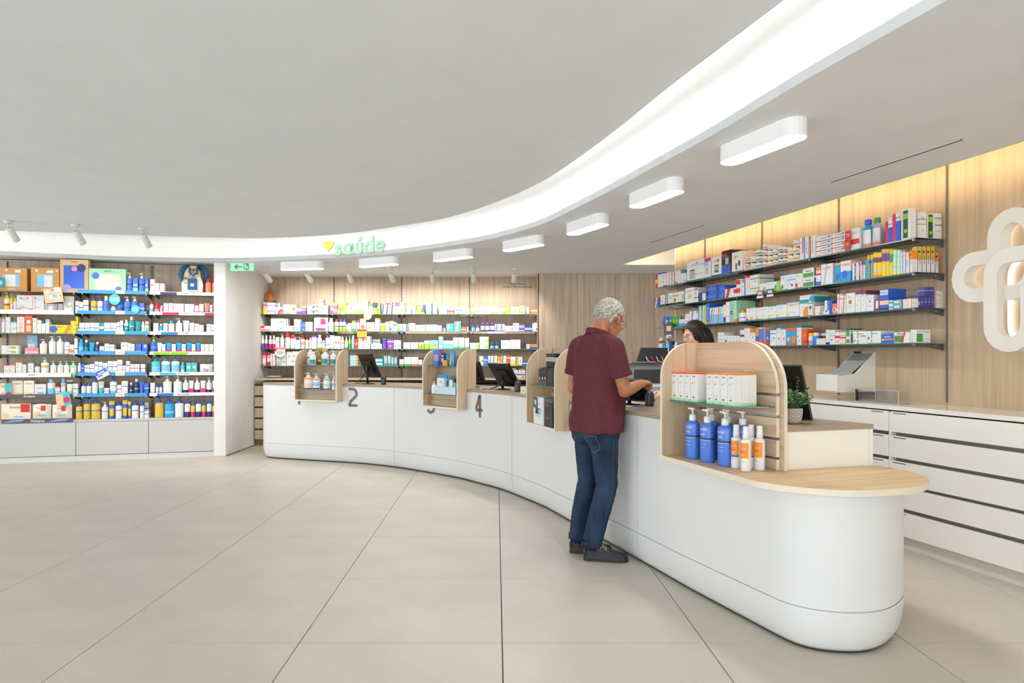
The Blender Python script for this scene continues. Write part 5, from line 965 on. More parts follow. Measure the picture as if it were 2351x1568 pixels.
row(RS[1], """1502.5,1514,684 bx b t.15:r d.4/.3:pe | 1516,1529.5,677 bx w b.2:bk v.9/.15:g c.3/.5/.12:lg | 1534,1544,673 bx w b.2:bk c.5/.6/.2:gy | 1544.5,1557,672 bx w b.2:bk m.75/.15:o c.4/.4/.2:g | 1557.5,1571.5,669 bx w b.2:bk c.8/.5/.25:gy v.95/.1:g | 1573,1593.5,661 bx w c.4/.45/.1:gd c.65/.45/.1:gd m.8/.05:gy | 1594,1603,667 bx w c.4/.75/.14:nv m.4/.08:nv | 1603.5,1621.5,672 bx nv r.5/.1/.95/.9:w | 1622,1644,656 bx*2 b v.1/.25:nv m.5/.25:ub | 1644.5,1650.5,656 bx*2 b v.5/.5:nv | 1651,1664,655 bx*2 b m.5/.25:ub | 1664.5,1684,663 bx w d.4/.35:r | 1684.5,1690,660 bx w m.6/.4:r | 1690.5,1702,641 bx*2 w r.0/.4/.8/.95:r | 1702.5,1708,650 bx w m.7/.05:gy
| 1709,1714.5,633 bx w v.3/.4:b t.1:r | 1715,1721.5,633 bx w m.5/.3:pe t.12:r | 1722,1744,631 bx*2 w c.55/.3/.12:lg m.6/.1:g v.9/.1:lg | 1744.5,1759,651 bx w c.7/.4/.2:lv b.2:lg | 1759.5,1790,647 bx w b.3:lg v.9/.25:lg c.7/.45/.2:cb | 1792,1807.5,630 bx w t.08:b c.25/.2/.2:g b.05:g | 1808,1825.5,628 bx w t.05:b c.6/.25/.12:nv m.6/.06:cb | 1826,1842.5,626 bx w t.06:g c.15/.2/.2:r b.05:r | 1843,1869,616 bx*2 w r.05/.05/.95/.5:g T:Oticalm:.72:.22:nv | 1869.5,1873,614 bx nv m.5/.1:w | 1873.5,1884,613 bx w t.2:o m.6/.1:r b.2:b | 1885,1912,606 bx w c.7/.3/.3:cl T:COREGA:.8:.1:r d.3/.1:gy =.13 | 1917,1929.5,604 bx cb t.1:gd c.5/.3/.4:b T:COREGA:.8:.08:r =.13 | 1930,1953,599 bx w b.5:cb c.4/.35/.3:b T:COREGA:.82:.1:r =.13
| 1957,1967.5,602 bx w v.6/.35:nv t.08:sa V:ELGYDIUM:.6:.25:w | 1968,1977.5,600 bx w v.6/.35:nv t.08:sa V:ELGYDIUM:.6:.25:w | 1978,1985.5,600 bx cl v.4/.3:r t.2:in | 1986,1991.5,598 bx aq v.5/.3:r | 1992,2004,585 bx aq t.2:y v.5/.3:r c.5/.7/.3:nv | 2005,2013.5,580 bx y t.2:y m.7/.2:pl c.5/.3/.35:w b.1:o | 2014,2023.5,580 bx y t.2:y m.7/.2:pl c.5/.3/.35:w b.1:o | 2024,2033.5,572 bx y t.2:gd m.7/.3:pu c.5/.3/.35:w | 2034,2041.5,572 bx y t.2:gd m.7/.3:pu c.5/.3/.35:w | 2042,2049.5,572 bx y t.2:gd m.65/.3:g c.5/.3/.35:w | 2050,2058,574 bx mt b.15:y v.5/.4:cl | 2058.5,2067,575 bx mt b.1:y v.5/.4:w | 2067.5,2078,579 bx w t.1:cl v.5/.3:lv | 2078.5,2087,579 bx w t.25:pe V:bexident:.5:.35:in v.1/.12:in | 2087.5,2094,575 bx w t.4:o c.5/.8/.3:br V:bexident:.5:.35:in v.1/.12:in =.05""", depth=.16, back=.012)
row(RS[2], """1520,1526,728 pc b m.5/.3:r | 1526.5,1537,727 pc b m.5/.3:cb c.5/.5/.3:lb | 1537.5,1544,727 pc g m.5/.4:lg | 1544.5,1551,727 pc g m.5/.4:lg | 1551.5,1558,726 pc g m.5/.4:lg | 1558.5,1572.5,733 bx w b.4:cb m.6/.05:gy | 1573,1582,721 bx w v.8/.2:cl m.4/.1:gy | 1583,1597.5,714 bx w d.4/.2:ub b.1:aq | 1598,1603,720 bx w c.5/.5/.3:b b.2:r | 1603.5,1608,703 bx w v.3/.6:cb | 1608.5,1614.5,702 bx w v.5/.7:g V:EQUALINE:.5:.4:w | 1615,1620.5,701 bx w v.5/.6:lg | 1621,1629,697 bx b b.1:o V:ELGYDIUM:.5:.3:w | 1629.5,1645,706 bx w r0/0/1/.55:lb d.2/.12:r d.5/.1:aq t.06:gy | 1645.5,1660.5,704 bx w r0/0/1/.55:lb d.2/.12:r d.5/.1:aq t.06:gy | 1661,1666,700 bx w b.3:in | 1666.5,1676,693 bx cr m.3/.04:o v.9/.1:gy | 1676.5,1682,691 bx lb m.5/.05:nv m.4/.05:nv | 1682.5,1691,690 bx mt b.12:o d.3/.15:gd =.22 | 1692,1707,712 cp w/o L.15/.6:w m.4/.1:ub | 1713,1721.5,707 bx w t.08:o c.3/.1/.22:r b.05:b | 1722,1735.5,706 bx w t.08:lb c.25/.12/.22:gd b.05:b | 1736,1749.5,705 bx w t.05:r c.2/.12/.2:gd b.06:b | 1750,1763.5,703 bx w t.05:g c.2/.12/.18:y b.06:lb | 1764,1781.5,702 bx w t.06:g c.15/.12/.18:y b.07:cb | 1782,1806.5,699 bx w t.06:lb c.12/.15/.18:y b.08:b | 1807,1835,694 bx w t.06:lb m.85/.05:o c.1/.15/.16:y b.06:b | 1836,1865,678 bx w r0/.05/.75/.5:tl c.95/.5/.4:cb @697 | 1836,1855,698 bx w c.9/.3/.5:o =.1 | 1855.5,1865.5,698 bx w c.5/.7/.3:dg b.08:o =.1 | 1866.5,1870,680 bx gy t.3:tl | 1871,1893,703 bx w d.6/.2:o d.8/.15:cb | 1893.5,1903.5,690 bx w r.6/.3/1/1:b c.4/.25/.2:b | 1904,1910,690 bx b v.5/.2:nv | 1911,1921,697 bx sa m.4/.3:w c.5/.4/.2:r | 1922,1931,675 bx w d.5/.15:r m.75/.04:r | 1931.5,1942,678 bx w d.5/.2:r m.8/.05:sa | 1943,1963,673 bx w c.45/.55/.18:g c.45/.5/.12:r b.05:cl | 1964,1976,667 bx w t.18:pl c.6/.55/.08:pu | 1976.5,1988,667 bx w t.18:pl c.6/.55/.08:pu | 1988.5,2006,677 bx w t.04:gy c.5/.6/.1:pu | 2008,2019,688 bx pl r.2/.2/.8/.9:w | 2019.5,2040,664 bx b r.05/.72/.95/.95:w m.35/.2:pe T:URGO:.83:.12:b b.1:nv | 2040.5,2050,690 bx*2 w m.5/.3:tl | 2051,2070,688 bx*2 aq r.1/.3/.7/.75:w v.9/.15:sa | 2073,2095,686 bx*2 w r.1/.3/.6/.7:pe v.9/.1:o""", depth=.16, back=.012)
row(RS[3], """1648,1655,763 bx w m.5/.05:gy | 1655.5,1662,764 bx w m.5/.05:gy | 1662.5,1670,770 bx w c.5/.5/.3:b b.2:g | 1670.5,1677,771 bx w m.5/.05:gy | 1677.5,1684,771 bx w m.5/.05:gy | 1684.5,1691,771 bx w m.5/.05:gy | 1691.5,1698.5,771 bx w m.5/.05:gy | 1699,1708,755 bx w t.06:in m.6/.12:nv | 1708.5,1721.5,752 bx w t.06:o m.5/.05:pe b.1:cr | 1722,1734,762 bx w t.08:o c.5/.6/.12:do b.08:o | 1734.5,1741,753 bx o m.4/.3:b | 1741.5,1753,752 bx ub b.35:r c.5/.25/.25:do t.06:pe | 1753.5,1757,754 bx gy v.5/.3:dk | 1757.5,1767,759 bx b t.1:r b.3:r c.5/.5/.25:lb | 1768,1782,755 bx w t.08:dk c.6/.45/.1:br b.15:cl m.7/.05:cb | 1782.5,1793,753 bx w t.08:lb c.6/.4/.14:br | 1793.5,1804,754 bx w t.08:cb c.6/.4/.14:r | 1804.5,1828,753 bx cb t.15:do b.1:do c.25/.35/.14:pe r.55/.15/.95/.5:o | 1829,1840,748 bx w t.1:tl c.3/.45/.12:r c.6/.2/.12:o | 1841,1852.5,756 bx do c.5/.6/.2:sa m.2/.12:r | 1853,1862.5,765 jr w/y L.1/.5:lv | 1863,1873.5,764 jr cb/w L.3/.8:ub | 1874,1895,777 bx w m.8/.05:gy =.06 | 1877,1894,765 jr br/w L.1/.6:ub >.075 | 1896,1904.5,757 bx w t.06:cr b.15:nv | 1905,1916.5,758 bx w m.6/.05:cb c.4/.3/.14:b | 1917,1927.5,763 bx w m.6/.2:r c.6/.2/.2:sa | 1928,1940.5,763 bx w m.7/.1:y m.55/.12:r b.1:y | 1942,1951.5,755 bx w r.1/.05/.9/.9:g r.1/.3/.9/.5:w t.1:dg | 1952,1959.5,758 bx w r.15/.05/.85/.95:dg c.5/.8/.3:lg | 1960,1991.5,761 bx w T:Septolete:.8:.16:dk v.3/.1:aq m.4/.12:cl c.08/.25/.1:o r.5/.55/.9/.68:sa | 1992,2022.5,760 bx w T:Septolete:.8:.16:dk v.3/.1:aq m.4/.12:cl c.08/.45/.1:r b.06:lg | 2023,2052,767 bx b T:Macifen:.72:.2:w m.42/.14:o c.15/.35/.12:y | 2052.5,2087,763 bx w r.02/.08/.65/.7:g c.2/.38/.14:r T:Mebocaína:.86:.15:dk d.55/.1:r =.06""", depth=.12, back=.012)
row(RS[5], """1509,1518,775 cp r/w L.2/.8:w | 1518.5,1525,786 cp cb/cb L.3/.5:o | 1526,1533,779 cp lb/lg L.1/.5:w | 1533.5,1543,783 cp nv/nv b.3:cb | 1545,1552,785 cp cl/w L.1/.6:o | 1553,1560,790 jr b/b | 1561,1568,789 cp y/w L.2/.7:w""", depth=.07, back=.02)

RE = {li: Shelf(RF-eW*.015, nW, -eW, ZRT[li], 'near end of %s of oak wall' % LEVEL[li], 'R9') for li in range(4)}
for sh in RE.values(): sh.phrase = sh.phrase.replace(' of oak wall', ', oak wall')
row(RE[0], """2112,2127,487 bx w m.73/.02:dg m.55/.02:dg =.05 | 2129,2146,491 bx w r.1/.05/.75/.97:dg r.05/.68/.8/.88:lg c.45/.25/.2:lg =.05 | 2146.5,2162,490 bx w m.82/.03:dg m.55/.03:dg =.05""")
row(RE[1], """2106,2115.5,566 bx w t.5:gd c.5/.8/.28:br v.08/.12:in V:bexident:.55:.35:in =.045 | 2116,2125.5,566 bx w t.5:gd c.5/.8/.28:br v.08/.12:in V:bexident:.55:.35:in =.045 | 2126,2135.5,566 bx w t.5:gd c.5/.8/.28:br v.08/.12:in V:bexident:.55:.35:in =.045 | 2136,2145.5,566 bx w t.5:gd c.5/.8/.28:br v.08/.12:in V:bexident:.55:.35:in =.045 | 2146,2155,581 bx w t.4:o c.5/.82/.28:br v.08/.12:in V:bexident:.5:.35:in =.045""")
row(RE[2], """2107,2113,681 bx in m.4/.3:lv =.05 | 2113.5,2121,680 bx in c.5/.5/.25:lv =.05 | 2121.5,2129,680 bx in c.5/.5/.25:lv =.05 | 2129.5,2137,680 bx in c.5/.5/.25:lv =.05 | 2137.5,2145,679 bx in c.5/.5/.25:lv =.05 | 2147,2168,669 bx w v.06/.12:o m.5/.02:gy =.05 | 2121.5,2133,659 bx in m.6/.1:lv @679 =.05 | 2133.5,2145,659 bx in m.6/.1:lv @679 =.05""")
row(RE[3], """2104,2120,757 bx w r.02/.08/.9/.7:g T:Mebocaína:.86:.1:dk =.05 | 2120.5,2128,757 bx w m.85/.03:dk =.05 | 2128.5,2136,757 bx w m.85/.03:dk =.05""")
# ================================================================ SHELF TALKERS
def card(sh, xc, yc, wpx, hpx, shape, base, ps, label, back=-.012, tilt=0., name='shelf_talker', cat='shelf sign'):
    a, b, Y, O = sh.span(xc-wpx/2, xc+wpx/2, back); wd = b-a; hh = hpx*Y/F; c = O+sh.ux*((a+b)/2); z = z_at(yc, Y)
    r = thing(name, label, cat, (c.x, c.y, z), sh.rz, 'shelf talkers'); ct, st = math.cos(tilt), math.sin(tilt); n = 24
    if shape == 'o': P = [(wd/2*math.cos(2*math.pi*k/n), hh/2*math.sin(2*math.pi*k/n)) for k in range(n)]
    elif shape == 'h': P = [(wd/2*math.cos(math.pi*k/n), -hh/2+hh*math.sin(math.pi*k/n)) for k in range(n+1)]
    else: P = [(-wd/2, -hh/2), (wd/2, -hh/2), (wd/2, hh/2), (-wd/2, hh/2)]
    T = lambda u, v, e=0.: Vector((u*ct-v*st, -e, u*st+v*ct))
    mb = MB(); mb.xprism(P, lambda u, v, q: T(u, v, q), -.001, .0005, cm(base)); mb.build('card', r)
    if ps: mb = MB(); prints(mb, tuple(p.replace('_', ' ') for p in ps.split()), wd, hh, lambda u, v, e=0.: T(u, v-hh/2, .0006+e), random.Random(2), boxy=False); mb.build('print', r)
    MB().box((0, .006, hh*.1), (.008, .012, .003), ACR).build('clip', r)
card(LS[0, 0], 0, 648.5, 21, 25, 'o', 'tl', 'c.5/.5/.25:w c.5/.5/.18:pk', 'round teal shelf sign at the left image edge, in front of kraft gift box')
card(LS[0, 1], 62, 681.5, 36, 20, 'o', 'r', 'r.3/.62/.7/.66:w r.2/.52/.8/.56:w', 'red bear-head shelf topper above the white bear-face box', back=.17)
card(LS[0, 1], 122.5, 678, 43, 33, 'r', 'pe', 'c.22/.78/.12:w r.28/.25/.85/.55:w r.45/.3/.7/.55:lb c.85/.45/.07:o r.55/.72/.9/1.04:w T:15:.88:.16:dk', 'tilted peach price card reading 15 hanging below the kraft gift boxes', tilt=.14)
card(LS[1, 1], 263, 687.5, 26, 25, 'o', 'aq', 'T:25%:.5:.34:w', 'round mint discount sign reading 25% in the middle bay', back=-.02)
card(LS[1, 1], 310.5, 710, 20, 19, 'o', 'aq', 'T:25:.5:.4:w', 'smaller round mint sign reading 25 by the blue bottles', back=-.02)
card(LS[1, 4], 233.5, 858, 30, 19, 'r', 'w', 'r.02/.5/.98/.95:b r.1/.25/.5/.4:b r.2/.6/.8/.75:w', 'tilted blue and white card hanging on the fifth shelf, middle bay', tilt=.5, back=-.03)
card(LS[0, 5], 145, 915, 33, 30, 'r', 'aq', 'r0/0/.5/.85:pe c.25/.7/.16:pe c.72/.38/.24:mg T:Aveeno:.9:.09:w', 'tilted turquoise card with pink disc above the baby-wipe packs', tilt=.12, back=-.03)
card(BS[0], 824, 716, 98, 9.5, 'r', 'mt', 'r0/0/1/.35:lg T:nosa:.62:.6:g', 'pale green display tray front reading nosa on the top back shelf', back=-.004, name='display_tray', cat='tray')
for k, x in enumerate((781.5, 867.5)):
    r = card(BS[0], x, 711.5, 11, 12, 'o', 'lg', 'c.5/.5/.3:g r.46/-.35/.54/.3:br', 'round green tree cut-out on the %s of the pale green tray' % ('left' if k == 0 else 'right'), back=-.01)
card(BS[0], 844, 725, 18, 18, 'o', 'w', 'r.0/.55/1/.85:lv c.2/.2/.2:y', 'round lavender and white sign hanging below the green tray', back=-.02)
for k, x in enumerate((788, 856)): card(BS[0], x, 718, 9, 9, 'o', 'gd', 'c.5/.5/.3:cr', 'golden flower cut-out at the %s foot of the green tray' % ('left' if k == 0 else 'right'), back=-.02)
card(BS[1], 831, 766, 21.5, 20, 'r', 'y', 't.25:r b.12:r T:25%:.52:.32:r', 'red and yellow discount sign reading 25% on the back shelves', back=-.02)
card(BS[1], 1139, 763.5, 42, 5, 'r', 'lv', 'r.1/.3/.9/.6:w', 'narrow lavender label strip below the second back shelf', back=-.01)
card(BS[2], 643, 808.5, 25, 23, 'o', 'w', 't.25:pk r.2/.3/.8/.6:gy c.08/.72/.14:r', 'round white and pink sign above the lowest back shelf, far left', back=-.02)
card(RS[0], 1946.5, 541, 12, 22, 'r', 'r', 'T:70:.55:.4:y', 'upper red price sign with yellow 70 on the oak wall shelf', back=-.005)
card(RS[0], 1945, 562, 13, 18, 'r', 'r', 'T:70:.55:.4:y', 'lower red price sign with yellow 70 on the oak wall shelf', back=-.008)
card(RS[1], 1745, 676, 15, 17, 'r', 'pl', 'b.3:w r.15/.5/.85/.65:w r.15/.7/.85/.85:w', 'plum label card hanging on the second oak wall shelf')
card(RS[1], 1768, 672.5, 15, 17, 'r', 'nv', 'b.3:w r.15/.5/.85/.65:w r.15/.7/.85/.85:w', 'navy label card hanging on the second oak wall shelf')
card(RS[2], 1535.5, 760, 22, 42, 'o', 'dk', 'r.22/.1/.78/.3:w r.25/.5/.75/.78:pe r.45/.13/.75/.2:ub', 'dark oval hanging sign with hands picture at the far end of the oak wall', back=-.02)
# ================================================================ GOODS ON THE COUNTER DISPLAYS
def unit_shelf(U, z, f0, phrase):
    r, org, R, wdt = U; ux = Vector((math.cos(R), math.sin(R))); ny = Vector((-math.sin(R), math.cos(R))); return Shelf(Vector((org.x, org.y))+ny*f0, ux, ny, z, phrase, 'U')
zU = [z_at(838.5, 8.5), z_at(898.5, 8.35), z_at(841, 7.4), z_at(909, 7.3), z_at(884, 5.95)]
row(unit_shelf(U1, zU[0], -.055, 'upper glass of leftmost counter display'), """702,716,798 pm w/w L.5/.62:tl >.085 | 708.5,722,808 cp w/w L.08/.5:tl c.7/.6/.2:o | 735,750.5,803 pm w/w L.08/.55:tl | 756,769,806 pm w/w L.08/.55:tl""", depth=.06, back=.008)
row(unit_shelf(U1, zU[1], -.115, 'lower glass of leftmost counter display'), """694,713.5,856 pm w/w L.8/.92:o L.2/.5:pe L.02/.12:nv | 715,731,858 pm w/w L.8/.92:o L.3/.6:lb L.02/.14:nv | 739,755,858 pm w/w L.8/.92:aq L.25/.5:mt L.02/.1:nv | 759.5,768.5,860 pm w/w L.8/.92:o L.3/.6:lb""", depth=.08, back=.004)
row(unit_shelf(U2, zU[2], -.065, 'upper glass of second counter display'), """996,1005,803 bx ub m.5/.4:lv | 1006,1015,804 pc mg c.5/.8/.3:pk >.03 | 1011.5,1020,810 bx nv r.2/.3/.8/.6:lb r.2/.7/.8/.8:w | 1016,1025,827 bx o v.2/.25:pk v.45/.2:lg =.02 >-.03 | 1021,1024.5,810 bx cb v.5/.4:o >.02 | 1025.5,1031,817 pc g m.5/.2:dg | 1031.5,1040.5,803 pc cb v.4/.3:w d.2/.2:r""", depth=.04, back=.035)
row(unit_shelf(U2, zU[3], -.115, 'lower glass of second counter display'), """988,997.5,876 pm cl/w L.1/.6:w | 1003,1020,868 bx w r.15/.3/.85/.7:cl T:SVR:.75:.1:dk >.03 | 1006,1027,861 bx cb m.75/.05:w >.066 =.015 | 1029,1037,863 cp w/tl m.4/.2:aq >.03 | 1038,1045,870 cp aq/bk m.4/.2:dk >.03""", depth=.03, back=.004)
sh = unit_shelf(U2, zU[3], -.117, ''); a, b, Y, O = sh.span(1000.5, 1046, 0); c = O+sh.ux*((a+b)/2); wd = b-a; hh = z_at(888, Y)-sh.z
r = thing('gift_tray', 'pale blue striped curved gift tray in the second counter display', 'tray', (c.x, c.y, sh.z+.0005), sh.rz); n = 30
for k in range(n):
    u0, u1 = -wd/2+wd*k/n, -wd/2+wd*(k+1)/n; f = lambda u: -.006*math.cos(math.pi*u/wd)
    if k % 2 == 0: mb = MB(); mb.xprism([(u0, f(u0)), (u1, f(u1)), (u1, .004), (u0, .004)], lambda a_, b__, q: Vector((a_, b__, q)), 0, hh, cm('w')); mb.build('stripe', r)
    else: mb = MB(); mb.xprism([(u0, f(u0)+.001), (u1, f(u1)+.001), (u1, .004), (u0, .004)], lambda a_, b__, q: Vector((a_, b__, q)), 0, hh, M('#8fc9e6', .4)); mb.build('stripe', r)
row(unit_shelf(U3, zU[4], -.085, 'glass shelf of counter display beside the man'), """1236.5,1242,846 bx bk b.25:dk c.5/.4/.2:w | 1242.5,1248.5,844 bx bk b.25:dk c.5/.4/.2:cl | 1249,1254.5,843 bx bk b.25:dk c.5/.4/.2:w | 1255.5,1270,846 bx bk | 1254,1259,812 bx bk m.82/.14:gy >.075 =.06 | 1259.5,1265,812 bx bk m.82/.14:gy >.075 =.06 | 1265.5,1271,812 bx bk m.82/.14:gy >.075 =.06 | 1271.5,1276,813 bx bk m.82/.14:gy >.075 =.06""", depth=.065, back=.006)
row(unit_shelf(U3, z_at(982, Yu[2]-.18)+.0185, -.118, 'bottom of counter display beside the man'), """1225,1247,912 bx w r0/.6/.45/1:dk r.2/.38/.75/.6:bk r.5/.4/.8/.58:lb c.2/.8/.1:w | 1247.5,1269,915 bx bk t.14:dk v.05/.1:gy""", depth=.09, back=.004)
# near display: cartons, blue pump bottles, sunscreen sprays
mux, mny = -ud, un
s4 = Shelf(U4R+un*-.205, mux, mny, Z4S, 'glass shelf of near counter display', 'U')
pr = 'b.09:mt c.3/.64/.09:o c.62/.68/.09:pe r.3/.12/.6/.15:gd r.3/.155/.6/.18:bk T:ISDIN:.87:.045:dk r.3/.5/.7/.51:gy r.3/.26/.7/.27:gy'
row(s4, ' | '.join('%s,%s,%s bx w t.05:%s %s #3 =.045' % (x0, x1, y, c_, pr) for x0, x1, y, c_ in ((1541.8, 1557, 855, 'do'), (1557.6, 1571, 855.3, 'do'), (1571.6, 1585, 855.6, 'do'), (1585.6, 1601, 856, 'do'), (1622, 1637, 856.5, 'o'), (1637.6, 1653, 857, 'o'), (1653.6, 1670, 857.5, 'o'), (1670.6, 1687, 858, 'o'))), depth=.045, back=.004)
rz4 = math.atan2(mux.y, mux.x)
_q = 0
for u, v in ((.500, -.172), (.364, -.172), (.217, -.168), (.455, -.075), (.315, -.075), (.192, -.075)):
    parts = bottle_parts('pm', .088, .292, 'ub', 'w', ('m.60/.055:nv', 'T:URIAGE:.84:.055:w', 'T:bébé:.72:.05:w', 'T:1ère_eau_nettoyante:.47:.025:w'.replace('_', ' '), 'T:cleansing_water:.38:.025:w'.replace('_', ' '), 'L.56/.575:mt'), 1, .8)
    q = P4(u, v, ZW+.0005); r = spawn(parts, 'pm', q, rz4+.12, 'large blue pump bottle in the near counter display, %s' % ('front row, leftmost', 'front row, second', 'front row, beside the sunscreen sprays', 'back row, leftmost', 'back row, middle', 'back row, rightmost')[_q], 'blue pump bottles in the near display'); _q += 1
_q = 0
for u, v in ((.140, -.158), (.040, -.178), (.098, -.105), (.058, -.088)):
    if _q == 2: u, v = .110, -.088
    if _q == 3: u, v = .045, -.088
    parts = bottle_parts('sp', .052, .228, 'w', 'w', ('L.42/.88:o', 'L.36/.42:b' if _q in (0, 2) else 'L.38/.42:y', 'T:LA ROCHE:.7:.03:w', 'T:ANTHELIOS:.6:.04:dk', 'T:50+:.5:.05:w', 'T:ANTI-BRILLANCE:.3:.03:dk'), 1, 1.)
    q = P4(u, v, ZW+.0005); spawn(parts, 'sp', q, rz4+.2, 'white and orange sunscreen spray in the near counter display, %s' % ('left', 'front', 'middle rear', 'right')[_q], 'sunscreen sprays in the near display'); _q += 1
# gold vase with dried flowers in display 1
sh = unit_shelf(U1, zU[0], .06, ''); a, b, Y, O = sh.span(727.5, 746, 0); c = O+sh.ux*((a+b)/2); rr = (b-a)/2
r = thing('vase', 'gold vase with dried yellow flowers in the leftmost counter display', 'vase', (c.x, c.y, zU[0]+.0005), sh.rz)
MB().lathe([(rr*.5, 0), (rr*.9, rr*.35), (rr, rr*.9), (rr*.85, rr*1.5), (rr*.5, rr*1.95), (rr*.4, rr*2.1)], M('#a8853f', .3, .8), 18).build('body', r)
mb = MB(); rnd = random.Random(3)
for k in range(26):
    x, y = rnd.uniform(-.06, .06), rnd.uniform(-.03, .03); z = rr*2.1+.05+rnd.uniform(0, .05)-abs(x)*.4; mb.tube([(0, 0, rr*2), (x*.6, y*.6, z-.02), (x, y, z)], .0015, M('#a98f4a', .8), 4)
    mb.lathe([(.002, 0), (.010, .006), (.011, .012), (.003, .018)], M('#d9b04a', .8), 6, c=(x, y, z-.006))
mb.build('flowers', r)
# ================================================================ COUNTER EQUIPMENT
def monitor(px, py, Y, yaw, tilt, roll, w_, h_, label, arm=None):
    c = at_y(px, py, Y); r = thing('monitor', label, 'monitor', (c.x, c.y, WT+.0005))
    R = Matrix.Rotation(yaw, 3, 'Z') @ Matrix.Rotation(tilt, 3, 'X') @ Matrix.Rotation(roll, 3, 'Y'); o = Vector((0, 0, c.z-WT))
    mb = MB(); mb.box(o, (w_, .022, h_), BLACK, R=R); mb.box(o+R @ Vector((0, -.02, -.01)), (w_*.55, .022, h_*.5), M('#202024', .5), R=R); mb.build('screen_housing', r)
    mb = MB(); mb.box(o+R @ Vector((0, .0118, 0)), (w_*.93, .001, h_*.9), M('#0a0c10', .1), R=R); mb.build('screen', r)
    mb = MB(); e = o+R @ Vector((0, -.035, 0)); f = Vector((e.x*.6, e.y*.6-.02, 0)); mb.tube([e, e*.5+f*.5+Vector((0, -.02, 0)), Vector((f.x, f.y, .012))], .014, BLACK, 8); mb.build('arm', r)
    MB().lathe([(.085, 0), (.085, .006), (.02, .014)], BLACK, 20, c=(f.x, f.y, 0)).build('base', r)
    rnd = random.Random(int(px)); mb = MB()
    for k in range(3):
        s = e+Vector((rnd.uniform(-.03, .03), 0, -.03)); mb.tube([s, s+Vector((-.06, -.02, -.08)), Vector((s.x-.1-.03*k, s.y-.03, .006)), Vector((s.x-.2, s.y+.02*k, .006))], .003, BLACK, 6)
    mb.build('cable', r); return r
monitor(848, 839, 8.98, -.85, .45, .0, .33, .33, 'black monitor seen from behind on the counter by numeral 2')
monitor(1157, 860, 7.5, -.85, .6, .0, .33, .30, 'black tilted monitor on the counter above numeral 4')
monitor(1088, 853, 8.05, -.85, .35, 0, .3, .24, 'black monitor edge between the second display and the tilted monitor')
monitor(1447, 895, 5.2, -.85, .75, .0, .33, .22, 'black monitor corner on the counter in front of the man')
monitor(1797, 900, 4.05, -.85, .42, .0, .28, .34, 'black monitor behind the near counter display and potted plant')
def scanner(px, py, Y, label):
    c = at_y(px, py, Y); r = thing('barcode_scanner', label, 'scanner', (c.x, c.y, WT+.0005), .3)
    mb = MB(); mb.lathe([(.030, 0), (.034, .006), (.032, .02), (.036, .06), (.034, .085), (.022, .104), (.004, .11)], M('#2b2c30', .3), 18, ry=.8); mb.build('body', r)
    mb = MB(); mb.lathe([(.0005, 0), (.022, .0), (.024, .004)], M('#55575e', .15), 16, ry=.3, c=(0, -.024, .055)); mb.build('window', r)
scanner(880.5, 872, 8.75, 'small black barcode scanner right of the monitor by numeral 2'); scanner(1189, 884, 7.05, 'small black barcode scanner beside the tilted monitor'); scanner(1491.5, 908, 5.05, 'black barcode scanner on the counter in front of the man')
def flat_sheet(pts, z, mat, name, label, cat, t=.001):
    P = [Vector(floor_pt(x, y, z)) for x, y in pts]; c = sum(P, Vector((0, 0)))/len(P); mb = MB(); mb.prism([tuple(p-c) for p in P], 0, t, mat); o = mb.build(name); o.location = (c.x, c.y, z+.0005); return tag(o, label, cat)
flat_sheet([(1431, 926), (1452, 924), (1488, 931), (1440, 934)], WT, M('#efeef2', .6), 'paper_sheet', 'white paper sheet lying on the counter before the man', 'paper')
flat_sheet([(1446, 932), (1470, 929), (1492, 930), (1478, 934)], WT+.0018, M('#8a86b8', .5), 'paper_sheet', 'small lavender leaflet lying on the white paper sheet', 'paper')
r = flat_sheet([(1478, 921), (1484, 918.5), (1494, 920), (1489, 922.5)], WT, M('#f2f2f2', .5), 'receipt', 'small white receipt beside the barcode scanner', 'paper')
row(Shelf(face_at(1201, 0)[0].xy+Vector((.05, .1)), Vector((1, 0)), Vector((0, 1)), WT, 'counter beside the black-carton display', 'U'), "1195,1207,889 bx w m.5/.1:gy", depth=.05)
# back-office cash machine with its own monitor, seen beyond the man
c = at_y(1479, 884, 6.55); zt = z_at(838, 6.55)
r = thing('cash_machine', 'grey and black cash machine on a white base beyond the man', 'cash machine', (c.x, c.y+.2, 0), -.05)
wdm = 82*6.55/F
MB().box((0, 0, .53), (wdm+.06, .42, 1.06), LAM).build('base_cabinet', r); MB().box((0, -.02, 1.075), (wdm+.1, .46, .03), LAM).build('base_top', r)
MB().box((0, 0, 1.09+(zt-1.09)/2), (wdm, .40, zt-1.09), M('#8c9092', .4)).build('housing', r); MB().box((wdm*.12, -.202, 1.09+(zt-1.09)*.4), (wdm*.75, .01, (zt-1.09)*.72), M('#26272b', .4)).build('front_panel', r); MB().box((0, -.02, zt+.004), (wdm+.01, .42, .01), M('#3c3d40', .4)).build('lid', r)
c2 = at_y(1500, 815, 6.6); r2 = thing('monitor', 'black monitor with cables standing on the cash machine', 'monitor', (c2.x, c2.y+.2, zt+.0095))
mb = MB(); mb.add([(-.12, 0, .02), (.19, 0, .02), (.19, .02, .155), (-.07, .02, .155), (-.12, .03, .02), (.19, .03, .02), (.19, .05, .155), (-.07, .05, .155)], [(0, 1, 2, 3), (7, 6, 5, 4), (0, 4, 5, 1), (1, 5, 6, 2), (2, 6, 7, 3), (3, 7, 4, 0)], BLACK); mb.build('screen_housing', r2)
MB().box((.0, .04, .005), (.3, .14, .009), BLACK).build('base', r2)
